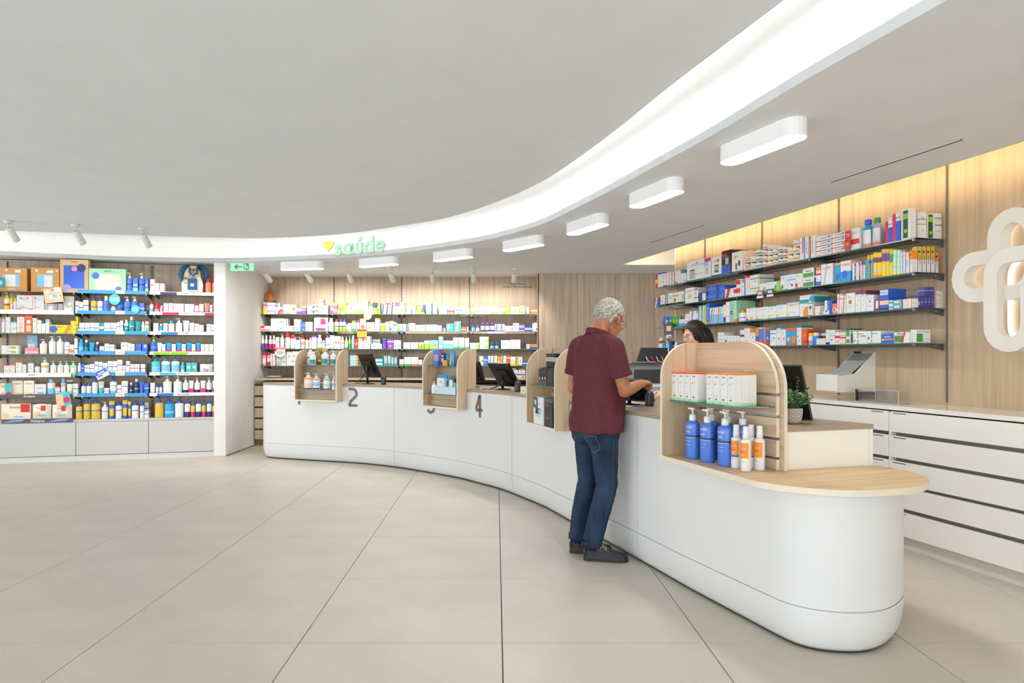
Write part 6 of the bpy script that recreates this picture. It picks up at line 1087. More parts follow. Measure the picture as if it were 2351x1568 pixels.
for k, cc in enumerate(('#d8d8d8', '#c83a34', '#d8d8d8', '#c9c94a')): mb = MB(); mb.tube([(-.03+.05*k, -.02, .07), (-.02+.05*k, -.045, .03), (.03+.05*k, -.03, .012), (.08+.05*k, -.025, .012)], .004, M(cc, .5), 6); mb.build('cable', r2)
# kit cases with handles and a plate on the oak cabinet top
sh = Shelf(Vector((0, 10.62)), Vector((1, 0)), Vector((0, 1)), 1.011, '', 'B')
for k, (x0, x1, y0) in enumerate(((1172, 1189, 846), (1189.5, 1206, 847))):
    a, b, Y, O = sh.span(x0, x1, 0); h_ = z_at(y0, Y)-1.011; c = (a+b)/2
    r = thing('kit_case', 'white first-aid kit case with handle on the oak cabinet, %s' % ('left' if k == 0 else 'right'), 'case', (c, Y+.04, 1.0112))
    parts = carton_mesh(b-a-.002, .07, h_*.82, 'w', ('m.45/.18:ub', 'r.1/.75/.9/.85:pe', 'r.5/.05/.9/.25:o'), 1); link('case', parts[0][1], r)
    mb = MB(); mb.tube([(-.03, 0, h_*.82), (-.028, 0, h_*.95), (.028, 0, h_*.95), (.03, 0, h_*.82)], .004, cm('w'), 6); mb.build('handle', r)
a, b, Y, O = sh.span(613, 638, 0); o = MB().lathe([(.07, 0), (.11, .012), (.115, .03), (.11, .03), (.07, .01)], M('#bfb6a6', .4), 24, ry=.6).build('tray_dish'); o.location = ((a+b)/2, Y+.06, 1.0112); tag(o, 'shallow grey dish on the oak cabinet top, far left', 'dish')
# ================================================================ PLANT, STATUE, BACKPACK
px_, py_ = floor_pt(1827, 974, WT); r = thing('potted_plant', 'leafy green plant in a grey pot with white geometric lines', 'plant', (px_, py_+.04, WT+.0005))
hp = z_at(937, py_+.04)-WT; POT = M('#a59a8c', .7)
prof = [(.034, 0), (.041, .012), (.047, .035), (.050, hp*.75), (.050, hp), (.046, hp), (.045, hp-.012)]
MB().lathe(prof, POT, 28).build('pot', r); MB().lathe([(.0005, hp-.014), (.0455, hp-.014)], M('#3c3227', .9), 16, caps=False).build('soil', r)
mb = MB(); LW_ = M('#e9e5dd', .6)
def rp(z): 
    for (r0, z0), (r1, z1) in zip(prof[:5], prof[1:5]):
        if z0 <= z <= z1: return r0+(r1-r0)*(z-z0)/(z1-z0)
    return .05
def pp(a, z): q = rp(z)+.0004; return (q*math.cos(a), q*math.sin(a), z)
rows_ = [.006, hp*.27, hp*.52, hp*.77, hp-.002]
for k in range(10):
    a0, a1 = 2*math.pi*k/10, 2*math.pi*(k+1)/10; am = (a0+a1)/2
    mb.tube([pp(a0, z) for z in rows_], .0007, LW_, 4)
    for z0, z1 in zip(rows_, rows_[1:]):
        mb.tube([pp(a0, z0), pp(am, (z0+z1)/2), pp(a1, z1)], .0006, LW_, 4); mb.tube([pp(a1, z0), pp(am, (z0+z1)/2), pp(a0, z1)], .0006, LW_, 4); mb.tube([pp(a0, z1), pp(am, z1), pp(a1, z1)], .0006, LW_, 4); mb.tube([pp(am, z0), pp(am, z1)], .0005, LW_, 4)
mb.build('line_pattern', r)
LG = [noisy('leaf_a', '#5d8a52', '#8fb07c', nscale=30, rough=.55), noisy('leaf_b', '#83ab84', '#b6cfac', nscale=30, rough=.55), noisy('leaf_c', '#3d6a35', '#5d8a4a', nscale=30, rough=.55)]
def leaf_mesh(mat):
    mb = MB(); P = [(0, 0), (.006, .004), (.0095, .010), (.009, .016), (.005, .021), (0, .023)]
    vs = [(x, y, .002*math.sin(y*130)-.1*x*x*10) for x, y in P]+[(-x, y, .002*math.sin(y*130)-.1*x*x*10) for x, y in P[1:-1]]
    c = len(vs); vs.append((0, .011, .0015)); ring_ = [0, 1, 2, 3, 4, 5, 9, 8, 7, 6]
    mb.add(vs, [(ring_[i], ring_[(i+1) % 10], c) for i in range(10)], mat, True); return mb.mesh('leaf')
lms = [leaf_mesh(m) for m in LG]; rnd = random.Random(11); mb = MB(); ends = []
stems = [((.02, -.02), .165), ((.075, .0), .115), ((.085, -.02), .06), ((-.02, 0), .09)]
for k in range(34):
    a = rnd.uniform(0, 2*math.pi); R_ = rnd.uniform(.015, .075); stems.append(((R_*math.cos(a), R_*math.sin(a)*.8), rnd.uniform(.03, .085)))
for i, ((dx, dy), hz) in enumerate(stems):
    dx, dy = dx*1.2, dy*1.15
    p0_ = Vector((dx*.15, dy*.15, hp-.012)); p1_ = Vector((dx*.6, dy*.6, hp+hz*.5)); p2_ = Vector((dx, dy, hp+hz)); P = [p0_.lerp(p1_, t).lerp(p1_.lerp(p2_, t), t) for t in (0, .2, .4, .6, .8, 1)]
    mb.tube(P, [.0014, .0013, .0011, .001, .0008, .0006], M('#6b7f4a', .7), 5)
    nl = 9 if i > 3 else 12
    for k in range(nl):
        t = .25+.75*k/(nl-1); p = p0_.lerp(p1_, t).lerp(p1_.lerp(p2_, t), t); az = k*2.4+rnd.uniform(-.4, .4); s = (.85 if i < 4 else 1.35)*(1.1-.35*t)*rnd.uniform(.85, 1.2)
        o = link('leaf', lms[2 if i < 4 and rnd.random() < .7 else rnd.randrange(3)], r); o.location = p; o.rotation_euler = (rnd.uniform(-.1, .9), rnd.uniform(-.3, .3), az); o.scale = (s, s, s)
mb.build('stems', r)
# terracotta statue on the top back shelf
st = at_y(620, 719, 10.96); hS = z_at(661, 10.96)-ZBK[0]; TC = noisy('terracotta', '#b0693f', '#c98457', nscale=30, rough=.8, bump=.2)
mb = MB(); k_ = hS/.39
def EL(c, rad, n=10):
    prof = [(math.sin(math.pi*i/n), -math.cos(math.pi*i/n)) for i in range(n+1)]; mb.lathe([(max(.0005, r0)*rad[0]*k_, z0*rad[2]*k_) for r0, z0 in prof], TC, 14, c=tuple(v*k_ for v in c), ry=rad[1]/rad[0], caps=False)
mb.lathe([(.05*k_, 0), (.052*k_, .02*k_), (.044*k_, .12*k_), (.05*k_, .2*k_), (.056*k_, .26*k_), (.045*k_, .305*k_), (.02*k_, .33*k_)], TC, 18, ry=.75)
for a in range(8): mb.tube([((.05*math.cos(a*.785)*k_), .036*math.sin(a*.785)*k_, 0), ((.044*math.cos(a*.785+.1)*k_), .034*math.sin(a*.785+.1)*k_, .14*k_), ((.045*math.cos(a*.785)*k_), .032*math.sin(a*.785)*k_, .2*k_)], .006*k_, TC, 6)
EL((0, 0, .36), (.024, .026, .032)); EL((0, .006, .345), (.03, .028, .03)); EL((-.05, -.02, .305), (.018, .018, .022)); EL((-.05, -.015, .25), (.025, .024, .045))
mb.tube([(.05*k_, 0, .285*k_), (.07*k_, -.02*k_, .22*k_), (.03*k_, -.05*k_, .20*k_)], [.018*k_, .017*k_, .012*k_], TC, 8); mb.tube([(-.045*k_, 0, .285*k_), (-.075*k_, -.02*k_, .215*k_), (-.04*k_, -.045*k_, .21*k_)], [.018*k_, .017*k_, .012*k_], TC, 8)
o = mb.build('statue'); o.location = (st.x, 10.96, ZBK[0]+.0005); tag(o, 'terracotta statue of a robed figure holding a child on the top back shelf', 'statue')
# backpack with animal face
sh = LS[2, 0]; a, b, Y, O = sh.span(406, 474, .05); c = O+sh.ux*((a+b)/2); wd = b-a; hB = z_at(608, Y)-sh.z
r = thing('backpack', 'beige and blue child backpack with animal faces and blue straps', 'backpack', (c.x, c.y+.06, sh.z+.0005), sh.rz)
BE = M('#d2b48c', .8); BLU = M('#2b5f8f', .8); IV = M('#ece6da', .8); BRN = M('#7a5546', .8); W = wd
P = [(-.40*W, 0), (.34*W, 0), (.32*W, .35*hB), (.22*W, .8*hB), (.10*W, .97*hB), (-.12*W, .97*hB), (-.26*W, .8*hB), (-.38*W, .35*hB)]
mb = MB(); mb.xprism(P, lambda u, v, q: Vector((u, q, v)), -.05, .04, BE); mb.build('body', r)
for s in (-1, 1):
    mb = MB(); mb.tube([(s*.14*W, .03, .95*hB), (s*.36*W, .02, .9*hB), (s*.44*W, .0, .68*hB), (s*.34*W, -.0, .38*hB)], [.03, .036, .034, .016], BLU, 8, sx=.5); mb.build('strap', r)
mb = MB(); mb.tube([(-.13*W, -.03, .98*hB), (-.10*W, -.07, .75*hB), (.02*W, -.085, .62*hB), (.14*W, -.07, .76*hB), (.14*W, -.03, .98*hB)], .015, BLU, 8); mb.build('handle', r)
MB().box((-.02*W, -.062, .35*hB), (.31*W, .02, .38*hB), BLU).build('pocket', r); MB().box((-.02*W, -.073, .33*hB), (.12*W, .002, .1*hB), IV).build('patch', r); MB().box((-.02*W, -.062, .135*hB), (.33*W, .022, .05*hB), IV).build('trim', r)
mb = MB(); F_ = lambda x, z, rx, rz_, m, e: mb.disc((x*W, -.0505-e, z*hB), rx*W, (1, 0, 0), (0, 0, 1), m, rz=rz_*hB)
F_(-.27, .30, .12, .26, IV, .001); F_(.18, .3, .16, .30, IV, .001); F_(.02, .72, .14, .16, BRN, .001); F_(-.06, .74, .05, .08, IV, .002); F_(.08, .72, .05, .08, IV, .002); F_(.03, .65, .12, .06, IV, .0015); F_(-.06, .74, .015, .02, BLACK, .003); F_(.09, .72, .015, .02, BLACK, .003)
F_(-.26, .48, .09, .1, BRN, .002); F_(-.29, .46, .04, .06, IV, .003); F_(-.22, .46, .04, .06, IV, .003); F_(-.29, .47, .012, .015, BLACK, .004); F_(-.22, .47, .012, .015, BLACK, .004); F_(-.2, .68, .04, .06, IV, .002); mb.build('applique', r)
MB().box((.01*W, -.075, .05*hB), (.62*W, .004, .085*hB), IV).build('name_strip', r)
# ================================================================ PEOPLE
from mathutils import noise as mnoise
def ell(mb, c, rad, mat, R=None, n=14, m=18):
    R = R or Matrix.Identity(3); c = Vector(c); vs = [c+R @ Vector((0, 0, -rad[2]))]; fs = []
    for i in range(1, n):
        t = math.pi*i/n
        for k in range(m): a = 2*math.pi*k/m; vs.append(c+R @ Vector((rad[0]*math.sin(t)*math.cos(a), rad[1]*math.sin(t)*math.sin(a), -rad[2]*math.cos(t))))
    vs.append(c+R @ Vector((0, 0, rad[2])))
    for k in range(m): fs.append((0, 1+(k+1) % m, 1+k)); fs.append((len(vs)-1, 1+(n-2)*m+k, 1+(n-2)*m+(k+1) % m))
    for i in range(n-2):
        for k in range(m): fs.append((1+i*m+k, 1+i*m+(k+1) % m, 1+(i+1)*m+(k+1) % m, 1+(i+1)*m+k))
    mb.add(vs, fs, mat, True)
def loft(mb, secs, mat, m=28, pw=2.3):
    """secs: (cx, cy, z, half depth x, half width y); superellipse rings, closed ends"""
    vs = []; fs = []
    for cx_, cy_, z, b, a in secs:
        for k in range(m):
            t = 2*math.pi*k/m; c, s = math.cos(t), math.sin(t); vs.append((cx_+b*math.copysign(abs(c)**(2/pw), c), cy_+a*math.copysign(abs(s)**(2/pw), s), z))
    n = len(secs)
    for i in range(n-1):
        for k in range(m): fs.append((i*m+k, i*m+(k+1) % m, (i+1)*m+(k+1) % m, (i+1)*m+k))
    fs.append(tuple(reversed(range(m)))); fs.append(tuple((n-1)*m+k for k in range(m))); mb.add(vs, fs, mat, True)
def limb(mb, pts, rs, mat, seg=16, end=True):
    """capsule chain: tapered tube with spheres at the joints"""
    P = [Vector(p) for p in pts]; Q = []; Rr = []
    for i in range(len(P)-1):
        for k in range(4): t = k/4; Q.append(P[i].lerp(P[i+1], t)); Rr.append(rs[i]+(rs[i+1]-rs[i])*t)
    Q.append(P[-1]); Rr.append(rs[-1]); mb.tube(Q, Rr, mat, seg)
    for p, r in list(zip(P, rs))[:None if end else -1]: ell(mb, p, (r, r, r), mat, n=8, m=12)
def remeshed(mb, name, voxel, smooth, mat, parent, disp=None, factor=.5):
    o = link('tmp', mb.mesh('tmp')); md = o.modifiers.new('r', 'REMESH'); md.mode = 'VOXEL'; md.voxel_size = voxel; md.use_smooth_shade = True
    if smooth: sm = o.modifiers.new('s', 'SMOOTH'); sm.factor = factor; sm.iterations = smooth
    dg = bpy.context.evaluated_depsgraph_get(); me = bpy.data.meshes.new_from_object(o.evaluated_get(dg)); bpy.data.objects.remove(o)
    me.name = name; me.materials.clear(); me.materials.append(mat)
    if disp:
        n = len(me.vertices); nr = [v.normal.copy() for v in me.vertices]
        for v, q in zip(me.vertices, nr): v.co += q*disp(v.co)
    me.polygons.foreach_set('material_index', [0]*len(me.polygons)); me.polygons.foreach_set('use_smooth', [True]*len(me.polygons)); me.update()
    return link(name, me, parent)
def hand(mb, W, d, nrm, thumb, curl, mat, s=1.):
    """W wrist, d pointing direction, nrm palm-facing direction, thumb side vector; five fingers of unequal length, bent at the knuckles"""
    d, nrm, th = Vector(d).normalized(), Vector(nrm).normalized(), Vector(thumb).normalized(); W = Vector(W)
    R = Matrix((d, th, -nrm)).transposed()
    ell(mb, W+d*.045*s, (.05*s, .038*s, .016*s), mat, R); ell(mb, W+d*.07*s, (.028*s, .040*s, .014*s), mat, R)
    for k, (off, L, r) in enumerate(((.030, .074, .0090), (.010, .084, .0092), (-.011, .078, .0088), (-.031, .062, .0080))):
        p = W+d*.082*s+th*off*s; a = 0.; pts = [W+d*.05*s+th*off*.8*s, p]; cc = curl[k] if isinstance(curl, (list, tuple)) else curl
        for j, fr in enumerate((.46, .30, .24)):
            a += cc*(.9, 1.1, .8)[j]; v = d*math.cos(a)+nrm*math.sin(a); p = p+v*L*fr*s; pts.append(p)
        limb(mb, pts, [r*s, r*s, r*.95*s, r*.88*s, r*.72*s], mat, 10)
    p0_ = W+d*.018*s+th*.026*s; p1_ = p0_+(d*.55+th*.7+nrm*.35)*.040*s; p2_ = p1_+(d*.85+th*.1+nrm*.5)*.032*s; p3_ = p2_+(d*.8-th*.25+nrm*.45)*.024*s
    limb(mb, [p0_, p1_, p2_, p3_], [.0125*s, .0115*s, .0100*s, .0078*s], mat, 10)
def head_geo(mb, mat, R, c, s=1., female=False):
    e = lambda p, r: ell(mb, Vector(c)+R @ (Vector(p)*s), tuple(x*s for x in r), mat, R)
    e((-.012, 0, .028), (.098, .076, .088)); e((.030, 0, -.030), (.064, .061, .085)); e((.038, 0, -.083), (.046, .047, .036)); e((.070, 0, -.098), (.018, .024, .016))
    e((.086, 0, .024), (.012, .048, .012)); e((.094, 0, .002), (.012, .010, .026)); e((.104, 0, -.020), (.016, .013, .014)); e((.096, .010, -.026), (.010, .008, .008)); e((.096, -.010, -.026), (.010, .008, .008))
    e((.086, 0, -.058), (.012, .024, .007)); e((.085, 0, -.068), (.011, .021, .007)); e((.064, .038, -.028), (.026, .020, .022)); e((.064, -.038, -.028), (.026, .020, .022)); e((-.045, 0, -.045), (.045, .052, .05))
    for sy in (-1, 1):
        Re = R @ Matrix.Rotation(sy*-.35, 3, 'Z'); ell(mb, Vector(c)+R @ (Vector((-.002, sy*.079, -.012))*s), tuple(x*s for x in (.019, .009, .032)), mat, Re); e((.004, sy*.077, -.036), (.010, .008, .012))
def eyes(parent, R, c, s, iris, brow):
    for sy in (-1, 1):
        mb = MB(); p = Vector(c)+R @ (Vector((.0765, sy*.031, .001))*s); ell(mb, p, (.0115*s, .0125*s, .0075*s), M('#c9bfb4', .3), R); q = Vector(c)+R @ (Vector((.0872, sy*.031, .0)) *s); ell(mb, q, (.002*s, .0055*s, .0055*s), M(iris, .2), R); mb.build('eye', parent)
        mb = MB(); mb.tube([Vector(c)+R @ (Vector((x, sy*y, z))*s) for x, y, z in ((.094, .016, .026), (.090, .034, .032), (.078, .050, .026))], [.003*s, .0035*s, .002*s], M(brow, .8), 6); mb.build('eyebrow', parent)
    mb = MB(); mb.tube([Vector(c)+R @ (Vector((x, y, z))*s) for x, y, z in ((.089, -.022, -.063), (.0975, 0, -.062), (.089, .022, -.063))], [.002*s, .003*s, .002*s], M('#9a5a4c', .5), 6); mb.build('mouth', parent)
def glasses(parent, R, c, s, mat):
    r = mb = MB()
    for sy in (-1, 1):
        mb.tube([Vector(c)+R @ (Vector((.108-.006*abs(math.cos(t)*.5+.5), sy*(.033+.022*math.cos(t)), -.003+.017*math.sin(t)))*s) for t in [k*math.pi/8 for k in range(17)]], .0011*s, mat, 6)
        mb.tube([Vector(c)+R @ (Vector(p)*s) for p in ((.102, sy*.056, .004), (.07, sy*.076, .006), (.01, sy*.083, .004), (-.012, sy*.082, -.012))], .0013*s, mat, 6)
    mb.tube([Vector(c)+R @ (Vector(p)*s) for p in ((.108, -.011, 0), (.113, 0, .003), (.108, .011, 0))], .0012*s, mat, 6); o = mb.build('glasses', parent)
    mb = MB()
    for sy in (-1, 1): mb.add([Vector(c)+R @ (Vector((.1035, sy*(.033+.021*math.cos(k*math.pi/8)), -.003+.016*math.sin(k*math.pi/8)))*s) for k in range(16)], [tuple(range(16))], ACR)
    mb.build('lens', o)
def skin(name, c1, c2): return noisy(name, c1, c2, nscale=18, detail=4, rough=.5, bump=.04)
def zturn(v, a): return Vector((v[0]*math.cos(a)-v[1]*math.sin(a), v[0]*math.sin(a)+v[1]*math.cos(a), v[2]))
# ------------------------------------------------ customer
man = thing('person', 'grey-haired person in maroon polo shirt and blue jeans at the counter', 'person', (.683, 4.72, 0), math.radians(28))
SK = skin('skin_tan', '#9c6345', '#b57a58'); POLO = noisy('polo_pique', '#562a32', '#65333c', nscale=160, detail=2, rough=.9, bump=.12, spec=.15)
JEANS = noisy('denim', '#1b273a', '#34475f', scale=(1, 1, .45), nscale=9, detail=9, rough=.85, bump=.08, lo=.3, hi=.75, spec=.15)
HC = Vector((.105, .005, 1.606)); HS = 1.1; HR = Matrix.Rotation(math.radians(14), 3, 'Z') @ Matrix.Rotation(math.radians(24), 3, 'Y')
b = MB()
loft(b, [(0, 0, .86, .115, .16), (.01, 0, 1.05, .13, .16), (0, 0, 1.25, .12, .165), (-.01, 0, 1.38, .10, .165), (.0, 0, 1.45, .068, .12), (.004, 0, 1.495, .048, .068)], SK)
limb(b, [(-.015, 0, 1.46), (.02, 0, 1.53), (.075, 0, 1.60)], [.058, .058, .058], SK)
head_geo(b, SK, HR, HC, HS)
rsh, rel, rwr = (-.01, -.188, 1.415), (.055, -.222, 1.125), (.315, -.085, 1.165)
lsh, lel, lwr = (-.01, .188, 1.415), (-.035, .235, 1.13), (.20, .185, 1.04)
limb(b, [rsh, (.02, -.207, 1.28), rel], [.058, .050, .043], SK); limb(b, [rel, (.14, -.18, 1.14), rwr], [.044, .043, .028], SK)
limb(b, [lsh, (-.02, .215, 1.28), lel], [.058, .048, .042], SK); limb(b, [lel, (.06, .22, 1.09), lwr], [.042, .040, .028], SK)
hand(b, (.310, -.088, 1.165), (.86, .42, .10), (.25, .1, -.95), (-.30, .9, .15), (.75, .85, .95, 1.0), SK)
hand(b, (.195, .186, 1.042), (.95, -.15, -.28), (-.2, 0, -.95), (-.15, -.95, .1), .35, SK)
remeshed(b, 'body', .0055, 3, SK, man)
eyes(man, HR, HC, HS, '#4a3524', '#8a8580'); glasses(man, HR, HC, HS, M('#3a3634', .3, .6))
# hair: short grey curls
mb = MB(); n, m = 46, 72; vs = []; keep = []
for i in range(n+1):
    t = math.pi*i/n
    for k in range(m):
        a = 2*math.pi*k/m; p = Vector((-.014+.101*math.sin(t)*math.cos(a), .080*math.sin(t)*math.sin(a), .028+.092*math.cos(t)))
        lim = -.080 if p.x < -.03 else (-.080+(p.x+.03)*1.35 if p.x < .07 else 9)
        if abs(p.y) > .05 and -.03 < p.x < .035: lim = max(lim, .018)
        ok = p.z > lim and not (p.x > .055 and p.z < .085)
        d = Vector((p.x, p.y, p.z-.02)).normalized(); f = .006+.007*mnoise.noise(p*95)+.004*mnoise.noise(p*210); edge = max(0., min(1., (p.z-lim)/.02)); vs.append(HC+HR @ ((p+d*f*(.3+.7*edge))*HS)); keep.append(ok)
fs = [(i*m+k, i*m+(k+1) % m, (i+1)*m+(k+1) % m, (i+1)*m+k) for i in range(n) for k in range(m)]
fs = [f for f in fs if all(keep[j] for j in f)]
HAIRG = noisy('grey_hair', '#6f6a63', '#bdb7ad', nscale=60, detail=6, rough=.85, bump=.3, lo=.30, hi=.62, spec=.2); mb.add(vs, fs, HAIRG, True); mb.build('hair', man)
# polo shirt
b = MB(); hem = .842
loft(b, [(-.006, 0, hem, .156, .200), (-.006, 0, .88, .158, .200), (.0, 0, .96, .158, .196), (.012, 0, 1.06, .162, .190), (.018, 0, 1.16, .160, .192), (.012, 0, 1.27, .152, .198), (.002, 0, 1.36, .138, .202), (-.004, 0, 1.425, .115, .190), (-.006, 0, 1.475, .088, .145), (-.002, 0, 1.508, .068, .090)], POLO, 36)
for sh_, el_ in ((rsh, rel), (lsh, lel)):
    s_, e_ = Vector(sh_), Vector(el_); q = s_.lerp(e_, .64); sd = Vector((0, math.copysign(.012, s_.y), 0)); limb(b, [s_+Vector((0, -s_.y*.25, .006)), s_+Vector((0, 0, -.01))], [.078, .080], POLO); b.tube([s_+Vector((0, 0, -.01)), s_.lerp(e_, .3)+sd*.4, q+sd*.3], [.080, .076, .072], POLO, 18)
def folds(co):
    a = math.atan2(co.y, co.x); low = max(0., 1-abs(co.z-.93)/.16); return .007*math.sin(co.z*34+3*math.sin(a*3))*low*(co.x < .08)+.010*mnoise.noise(Vector((a*3.2, co.z*2.0, 1.)))+.006*mnoise.noise(Vector((co.x*11, co.y*11, co.z*5)))
remeshed(b, 'polo_shirt', .009, 4, POLO, man, folds)
for sh_, el_ in ((rsh, rel), (lsh, lel)):      # ribbed cuffs
    s_, e_ = Vector(sh_), Vector(el_); q = s_.lerp(e_, .63); sd = Vector((0, math.copysign(.012, s_.y), 0)); dn = (e_-s_).normalized()
    mb = MB(); mb.tube([q+sd*.3-dn*.014, q+sd*.3-dn*.010, q+sd*.3+dn*.012, q+sd*.3+dn*.015], [.070, .0765, .0755, .068], POLO, 24); mb.build('cuff', man)
mb = MB(); vs = []; fs = []; m = 32    # collar: folded band round the neck
prof = [(.073, -.028), (.078, -.026), (.074, .008), (.069, .016), (.064, .012), (.064, -.02)]
for k in range(m):
    t = 2*math.pi*k/m
    for r_, z_ in prof: vs.append(Vector((-.0+r_*1.02*math.cos(t), r_*1.04*math.sin(t), 1.520+z_-.30*r_*math.cos(t)-.01)))
np_ = len(prof)
for k in range(m):
    for i in range(np_): fs.append((k*np_+i, ((k+1) % m)*np_+i, ((k+1) % m)*np_+(i+1) % np_, k*np_+(i+1) % np_))
mb.add(vs, fs, POLO, True); mb.build('collar', man)
# jeans
b = MB(); loft(b, [(0, 0, .80, .118, .165), (-.004, 0, .86, .132, .178), (-.004, 0, .92, .132, .178), (0, 0, .955, .128, .174)], JEANS)
ell(b, (-.080, -.078, .835), (.058, .078, .085), JEANS); ell(b, (-.080, .078, .835), (.058, .078, .085), JEANS)
ra, la = (-.085, -.055, .115), (-.06, .135, .115)
limb(b, [(-.012, -.085, .82), (.004, -.085, .66), (.022, -.078, .49), (-.02, -.065, .33), ra], [.098, .086, .072, .071, .066], JEANS, end=False)
limb(b, [(-.012, .088, .82), (.0, .105, .66), (.012, .122, .49), (-.025, .130, .33), la], [.098, .086, .072, .071, .066], JEANS, end=False)
def jf(co): return .004*mnoise.noise(Vector((co.x*12, co.y*12, co.z*16)))+.0022*math.sin(co.z*75+4*mnoise.noise(co*6))*max(0, 1-abs(co.z-.46)/.12)
jn = remeshed(b, 'jeans', .010, 4, JEANS, man, jf)
bpy.context.view_layer.update(); ST = M('#8a7a5c', .8); mb = MB()
for pts_ in ([(0, -.032, .838), (0, -.140, .828), (0, -.136, .742), (0, -.088, .715), (0, -.040, .742), (0, -.032, .838)],):
    pp_ = [Vector(pts_[i]).lerp(Vector(pts_[i+1]), k/5) for i in range(len(pts_)-1) for k in range(5)]; pp_.append(pp_[0]); hit = [jn.ray_cast(Vector((-.5, q.y, q.z)), Vector((1, 0, 0))) for q in pp_]; mb.tube([h[1]+Vector((-.001, 0, 0)) for h in hit if h[0]], .0012, ST, 5)
bpy.context.view_layer.update()
sm_ = [Vector((.0, -.3, z)) for z in (.83, .75, .65, .55, .45, .35, .25, .15)]; mb.tube([jn.closest_point_on_mesh(Vector((q.x+(.02 if q.z > .4 else -.02), q.y, q.z)))[1]+Vector((0, -.0005, 0)) for q in sm_], .0012, M('#4d5a6e', .8), 5)
mb.build('pocket_stitching', man)
def hemr(p, nm):
    mb = MB(); mb.lathe([(.066, -.012), (.0685, -.008), (.0685, .022), (.066, .026)], JEANS, 24, c=p, caps=False); mb.build(nm, man)
# shoes and socks
SHG = noisy('shoe_mesh', '#2b2b2e', '#3e3e42', nscale=120, rough=.8, bump=.1); SHD = M('#232326', .6); LACE = M('#b9b2a8', .8)
def shoe(ax, ay, yaw):
    r = link('shoe', None, man); r.location = (ax, ay, 0); r.rotation_euler = (0, 0, yaw)
    b = MB(); secs = [(-.075, .030, .050, .028), (-.05, .036, .078, .034), (0, .038, .082, .036), (.05, .041, .070, .040), (.10, .046, .052, .046), (.15, .046, .036, .046), (.185, .036, .024, .036)]
    vs = []; fs = []; m = 16
    for x, wy, hz, _ in secs:
        for k in range(m):
            t = math.pi*2*k/m; c, s = math.cos(t), math.sin(t); vs.append((x, wy*math.copysign(abs(c)**.75, c), .024+(hz if s > 0 else .010)*s))
    for i in range(len(secs)-1):
        for k in range(m): fs.append((i*m+k, (i+1)*m+k, (i+1)*m+(k+1) % m, i*m+(k+1) % m))
    fs.append(tuple(range(m))); fs.append(tuple(reversed(range((len(secs)-1)*m, len(secs)*m)))); b.add(vs, fs, SHG, True)
    limb(b, [(-.03, 0, .06), (-.025, 0, .095)], [.042, .040], SHG)
    remeshed(b, 'upper', .006, 5, SHG, r)
    out = [(-.088, 0), (-.08, .026), (-.05, .038), (0, .039), (.05, .042), (.10, .049), (.15, .050), (.185, .040), (.203, .018), (.206, 0)]
    P = out+[(x, -y) for x, y in reversed(out[1:-1])]; mb = MB(); mb.prism(P, .001, .020, SHD, smooth=False); mb.prism([(x*.985+.001, y*.97) for x, y in P], .020, .027, M('#3a3a3d', .6)); mb.build('sole', r)
    mb = MB(); ell(mb, (.168, 0, .035), (.034, .040, .020), SHD); mb.build('toe_cap', r); mb = MB(); ell(mb, (-.075, 0, .05), (.014, .032, .035), SHD); mb.build('heel_counter', r)
    mb = MB()
    for k in range(5):
        x = .032+k*.020; z = .108-k*.0115; mb.tube([(x, -.026, z-.018), (x+.008, 0, z), (x+.014, .026, z-.018)], .0022, LACE, 5); mb.tube([(x, .026, z-.018), (x+.008, 0, z+.001), (x+.014, -.026, z-.018)], .0022, LACE, 5)
    mb.tube([(.03, 0, .112), (.015, -.03, .105), (.03, -.038, .085)], .002, LACE, 5); mb.tube([(.03, 0, .112), (.05, -.032, .098), (.06, -.042, .075)], .002, LACE, 5); mb.build('laces', r)
shoe(-.085+.03, -.055-.015, math.radians(-36)); shoe(-.06+.025, .135-.01, math.radians(-30))
for (ax, ay) in ((-.085, -.055), (-.06, .135)): mb = MB(); mb.lathe([(.040, .07), (.043, .10), (.044, .15)], M('#141416', .9), 16, c=(ax, ay, 0)); mb.build('sock', man)
hemr((-.085, -.055, .108), 'hem'); hemr((-.06, .135, .108), 'hem')
# ------------------------------------------------ pharmacist
wom = thing('person', 'dark-haired person with glasses behind the counter, facing the customer', 'person', (1.70, 5.80, 0), math.radians(187))
SK2 = skin('skin_fair', '#c99478', '#dcaa90'); COAT = noisy('white_coat', '#eceae6', '#f3f1ee', nscale=20, rough=.85, bump=.05); DARKH = noisy('brown_hair', '#100a07', '#261811', scale=(1, 1, .12), nscale=70, detail=4, rough=.5, bump=.25, spec=.3)
HC2 = Vector((.055, 0, 1.525)); HR2 = Matrix.Rotation(math.radians(8), 3, 'Z') @ Matrix.Rotation(math.radians(16), 3, 'Y')
b = MB(); loft(b, [(0, 0, .82, .10, .15), (0, 0, 1.0, .085, .125), (0, 0, 1.2, .10, .14), (0, 0, 1.32, .085, .145), (-.01, 0, 1.38, .06, .11), (-.01, 0, 1.42, .045, .06)], SK2)
limb(b, [(-.01, 0, 1.39), (.01, 0, 1.45), (.03, 0, 1.50)], [.052, .048, .048], SK2); head_geo(b, SK2, HR2, HC2, .93)
wl, we, ww = (0, .165, 1.33), (.10, .215, 1.09), (.345, .245, 1.07)
limb(b, [wl, we], [.045, .036], SK2); limb(b, [we, ww], [.036, .022], SK2); hand(b, (.35, .245, 1.070), (.97, .1, -.05), (.1, -.3, -.9), (0, -.95, .2), .55, SK2, .88)
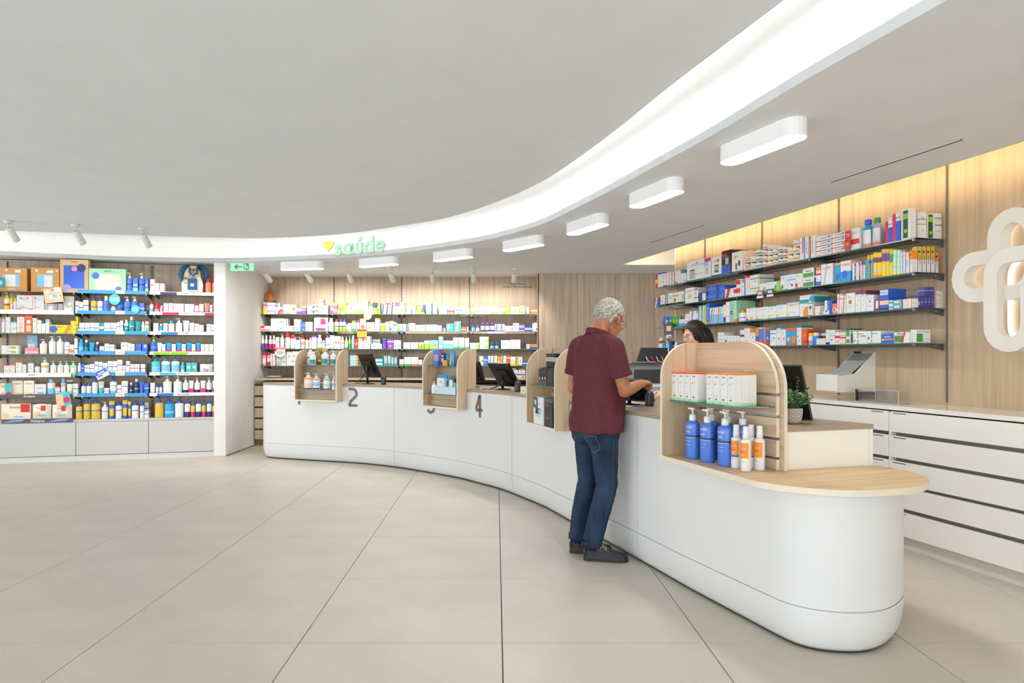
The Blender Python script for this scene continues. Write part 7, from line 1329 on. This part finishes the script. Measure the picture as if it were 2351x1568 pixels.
limb(b, [(0, -.165, 1.33), (.06, -.20, 1.09)], [.045, .036], SK2); limb(b, [(.06, -.20, 1.09), (.28, -.14, 1.05)], [.036, .022], SK2); hand(b, (.28, -.14, 1.05), (.95, .2, -.1), (0, .2, -.95), (.1, .95, .1), .5, SK2, .88)
remeshed(b, 'body', .0055, 3, SK2, wom); eyes(wom, HR2, HC2, .93, '#2c1c12', '#2c1c14'); glasses(wom, HR2, HC2, .93, M('#c9b8a8', .25, .5))
b = MB(); loft(b, [(0, 0, .55, .15, .20), (0, 0, .82, .125, .175), (0, 0, 1.0, .105, .145), (0, 0, 1.2, .12, .16), (0, 0, 1.32, .10, .165), (-.01, 0, 1.385, .072, .13), (-.01, 0, 1.415, .055, .07)], COAT)
for A, B_, C in ((wl, we, ww), ((0, -.165, 1.33), (.06, -.20, 1.09), (.28, -.14, 1.05))): limb(b, [A, B_], [.062, .052], COAT); b.tube([Vector(B_), Vector(B_).lerp(Vector(C), .5), Vector(B_).lerp(Vector(C), .86)], [.052, .046, .042], COAT, 14)
remeshed(b, 'coat', .010, 3, COAT, wom, lambda co: .004*mnoise.noise(co*7))
b = MB(); loft(b, [(0, 0, .09, .075, .15), (0, 0, .5, .095, .165), (0, 0, .84, .12, .17)], M('#2a2c33', .8)); remeshed(b, 'trousers', .012, 3, M('#2a2c33', .8), wom)
for sy in (-1, 1): mb = MB(); ell(mb, (.03, sy*.085, .045), (.125, .045, .044), M('#e8e6e2', .5)); o = mb.build('shoe', wom)
# long hair: cap plus fall over the back and shoulders
mb = MB(); vs = []; keep = []; n, m = 40, 60; s_ = .93
for i in range(n+1):
    t = math.pi*i/n
    for k in range(m):
        a = 2*math.pi*k/m; p = Vector((-.014+.102*math.sin(t)*math.cos(a), .093*math.sin(t)*math.sin(a), .030+.098*math.cos(t)))
        lim = -.12 if p.x < .022 else (-.11+(p.x-.022)*3.6 if p.x < .070 else .07); ok = p.z > lim and p.x < .082
        d = Vector((p.x, p.y, p.z-.02)).normalized(); vs.append(HC2+HR2 @ ((p+d*(.006+.002*mnoise.noise(Vector((p.x*30, p.y*90, p.z*8)))))*s_)); keep.append(ok)
fs = [(i*m+k, i*m+(k+1) % m, (i+1)*m+(k+1) % m, (i+1)*m+k) for i in range(n) for k in range(m)]; mb.add(vs, [f for f in fs if all(keep[j] for j in f)], DARKH, True)
secs = [(-.050, 1.585, .060, .078), (-.070, 1.53, .075, .090), (-.085, 1.46, .078, .098), (-.095, 1.38, .070, .105), (-.10, 1.28, .055, .10), (-.10, 1.20, .035, .085)]
vs = []; fs = []; m = 40
for x, z, bx_, ay_ in secs:
    for k in range(m): t = 2*math.pi*k/m; q = 1+.05*math.sin(t*9+z*14); vs.append((x+HC2.x+bx_*math.cos(t)*q, ay_*math.sin(t)*q, z))
for i in range(len(secs)-1):
    for k in range(m): fs.append((i*m+k, i*m+(k+1) % m, (i+1)*m+(k+1) % m, (i+1)*m+k))
fs.append(tuple(range(m))); fs.append(tuple(range((len(secs)-1)*m, len(secs)*m))); mb.add(vs, fs, DARKH, True)
for sy in (-1, 1): limb(mb, [HC2+HR2 @ Vector(q) for q in ((.012, sy*.066, .055), (-.004, sy*.082, -.005), (-.02, sy*.088, -.07))]+[Vector((.02, sy*.092, 1.36)), Vector((.03, sy*.10, 1.24))], [.026, .026, .027, .026, .012], DARKH)
mb.build('hair', wom)
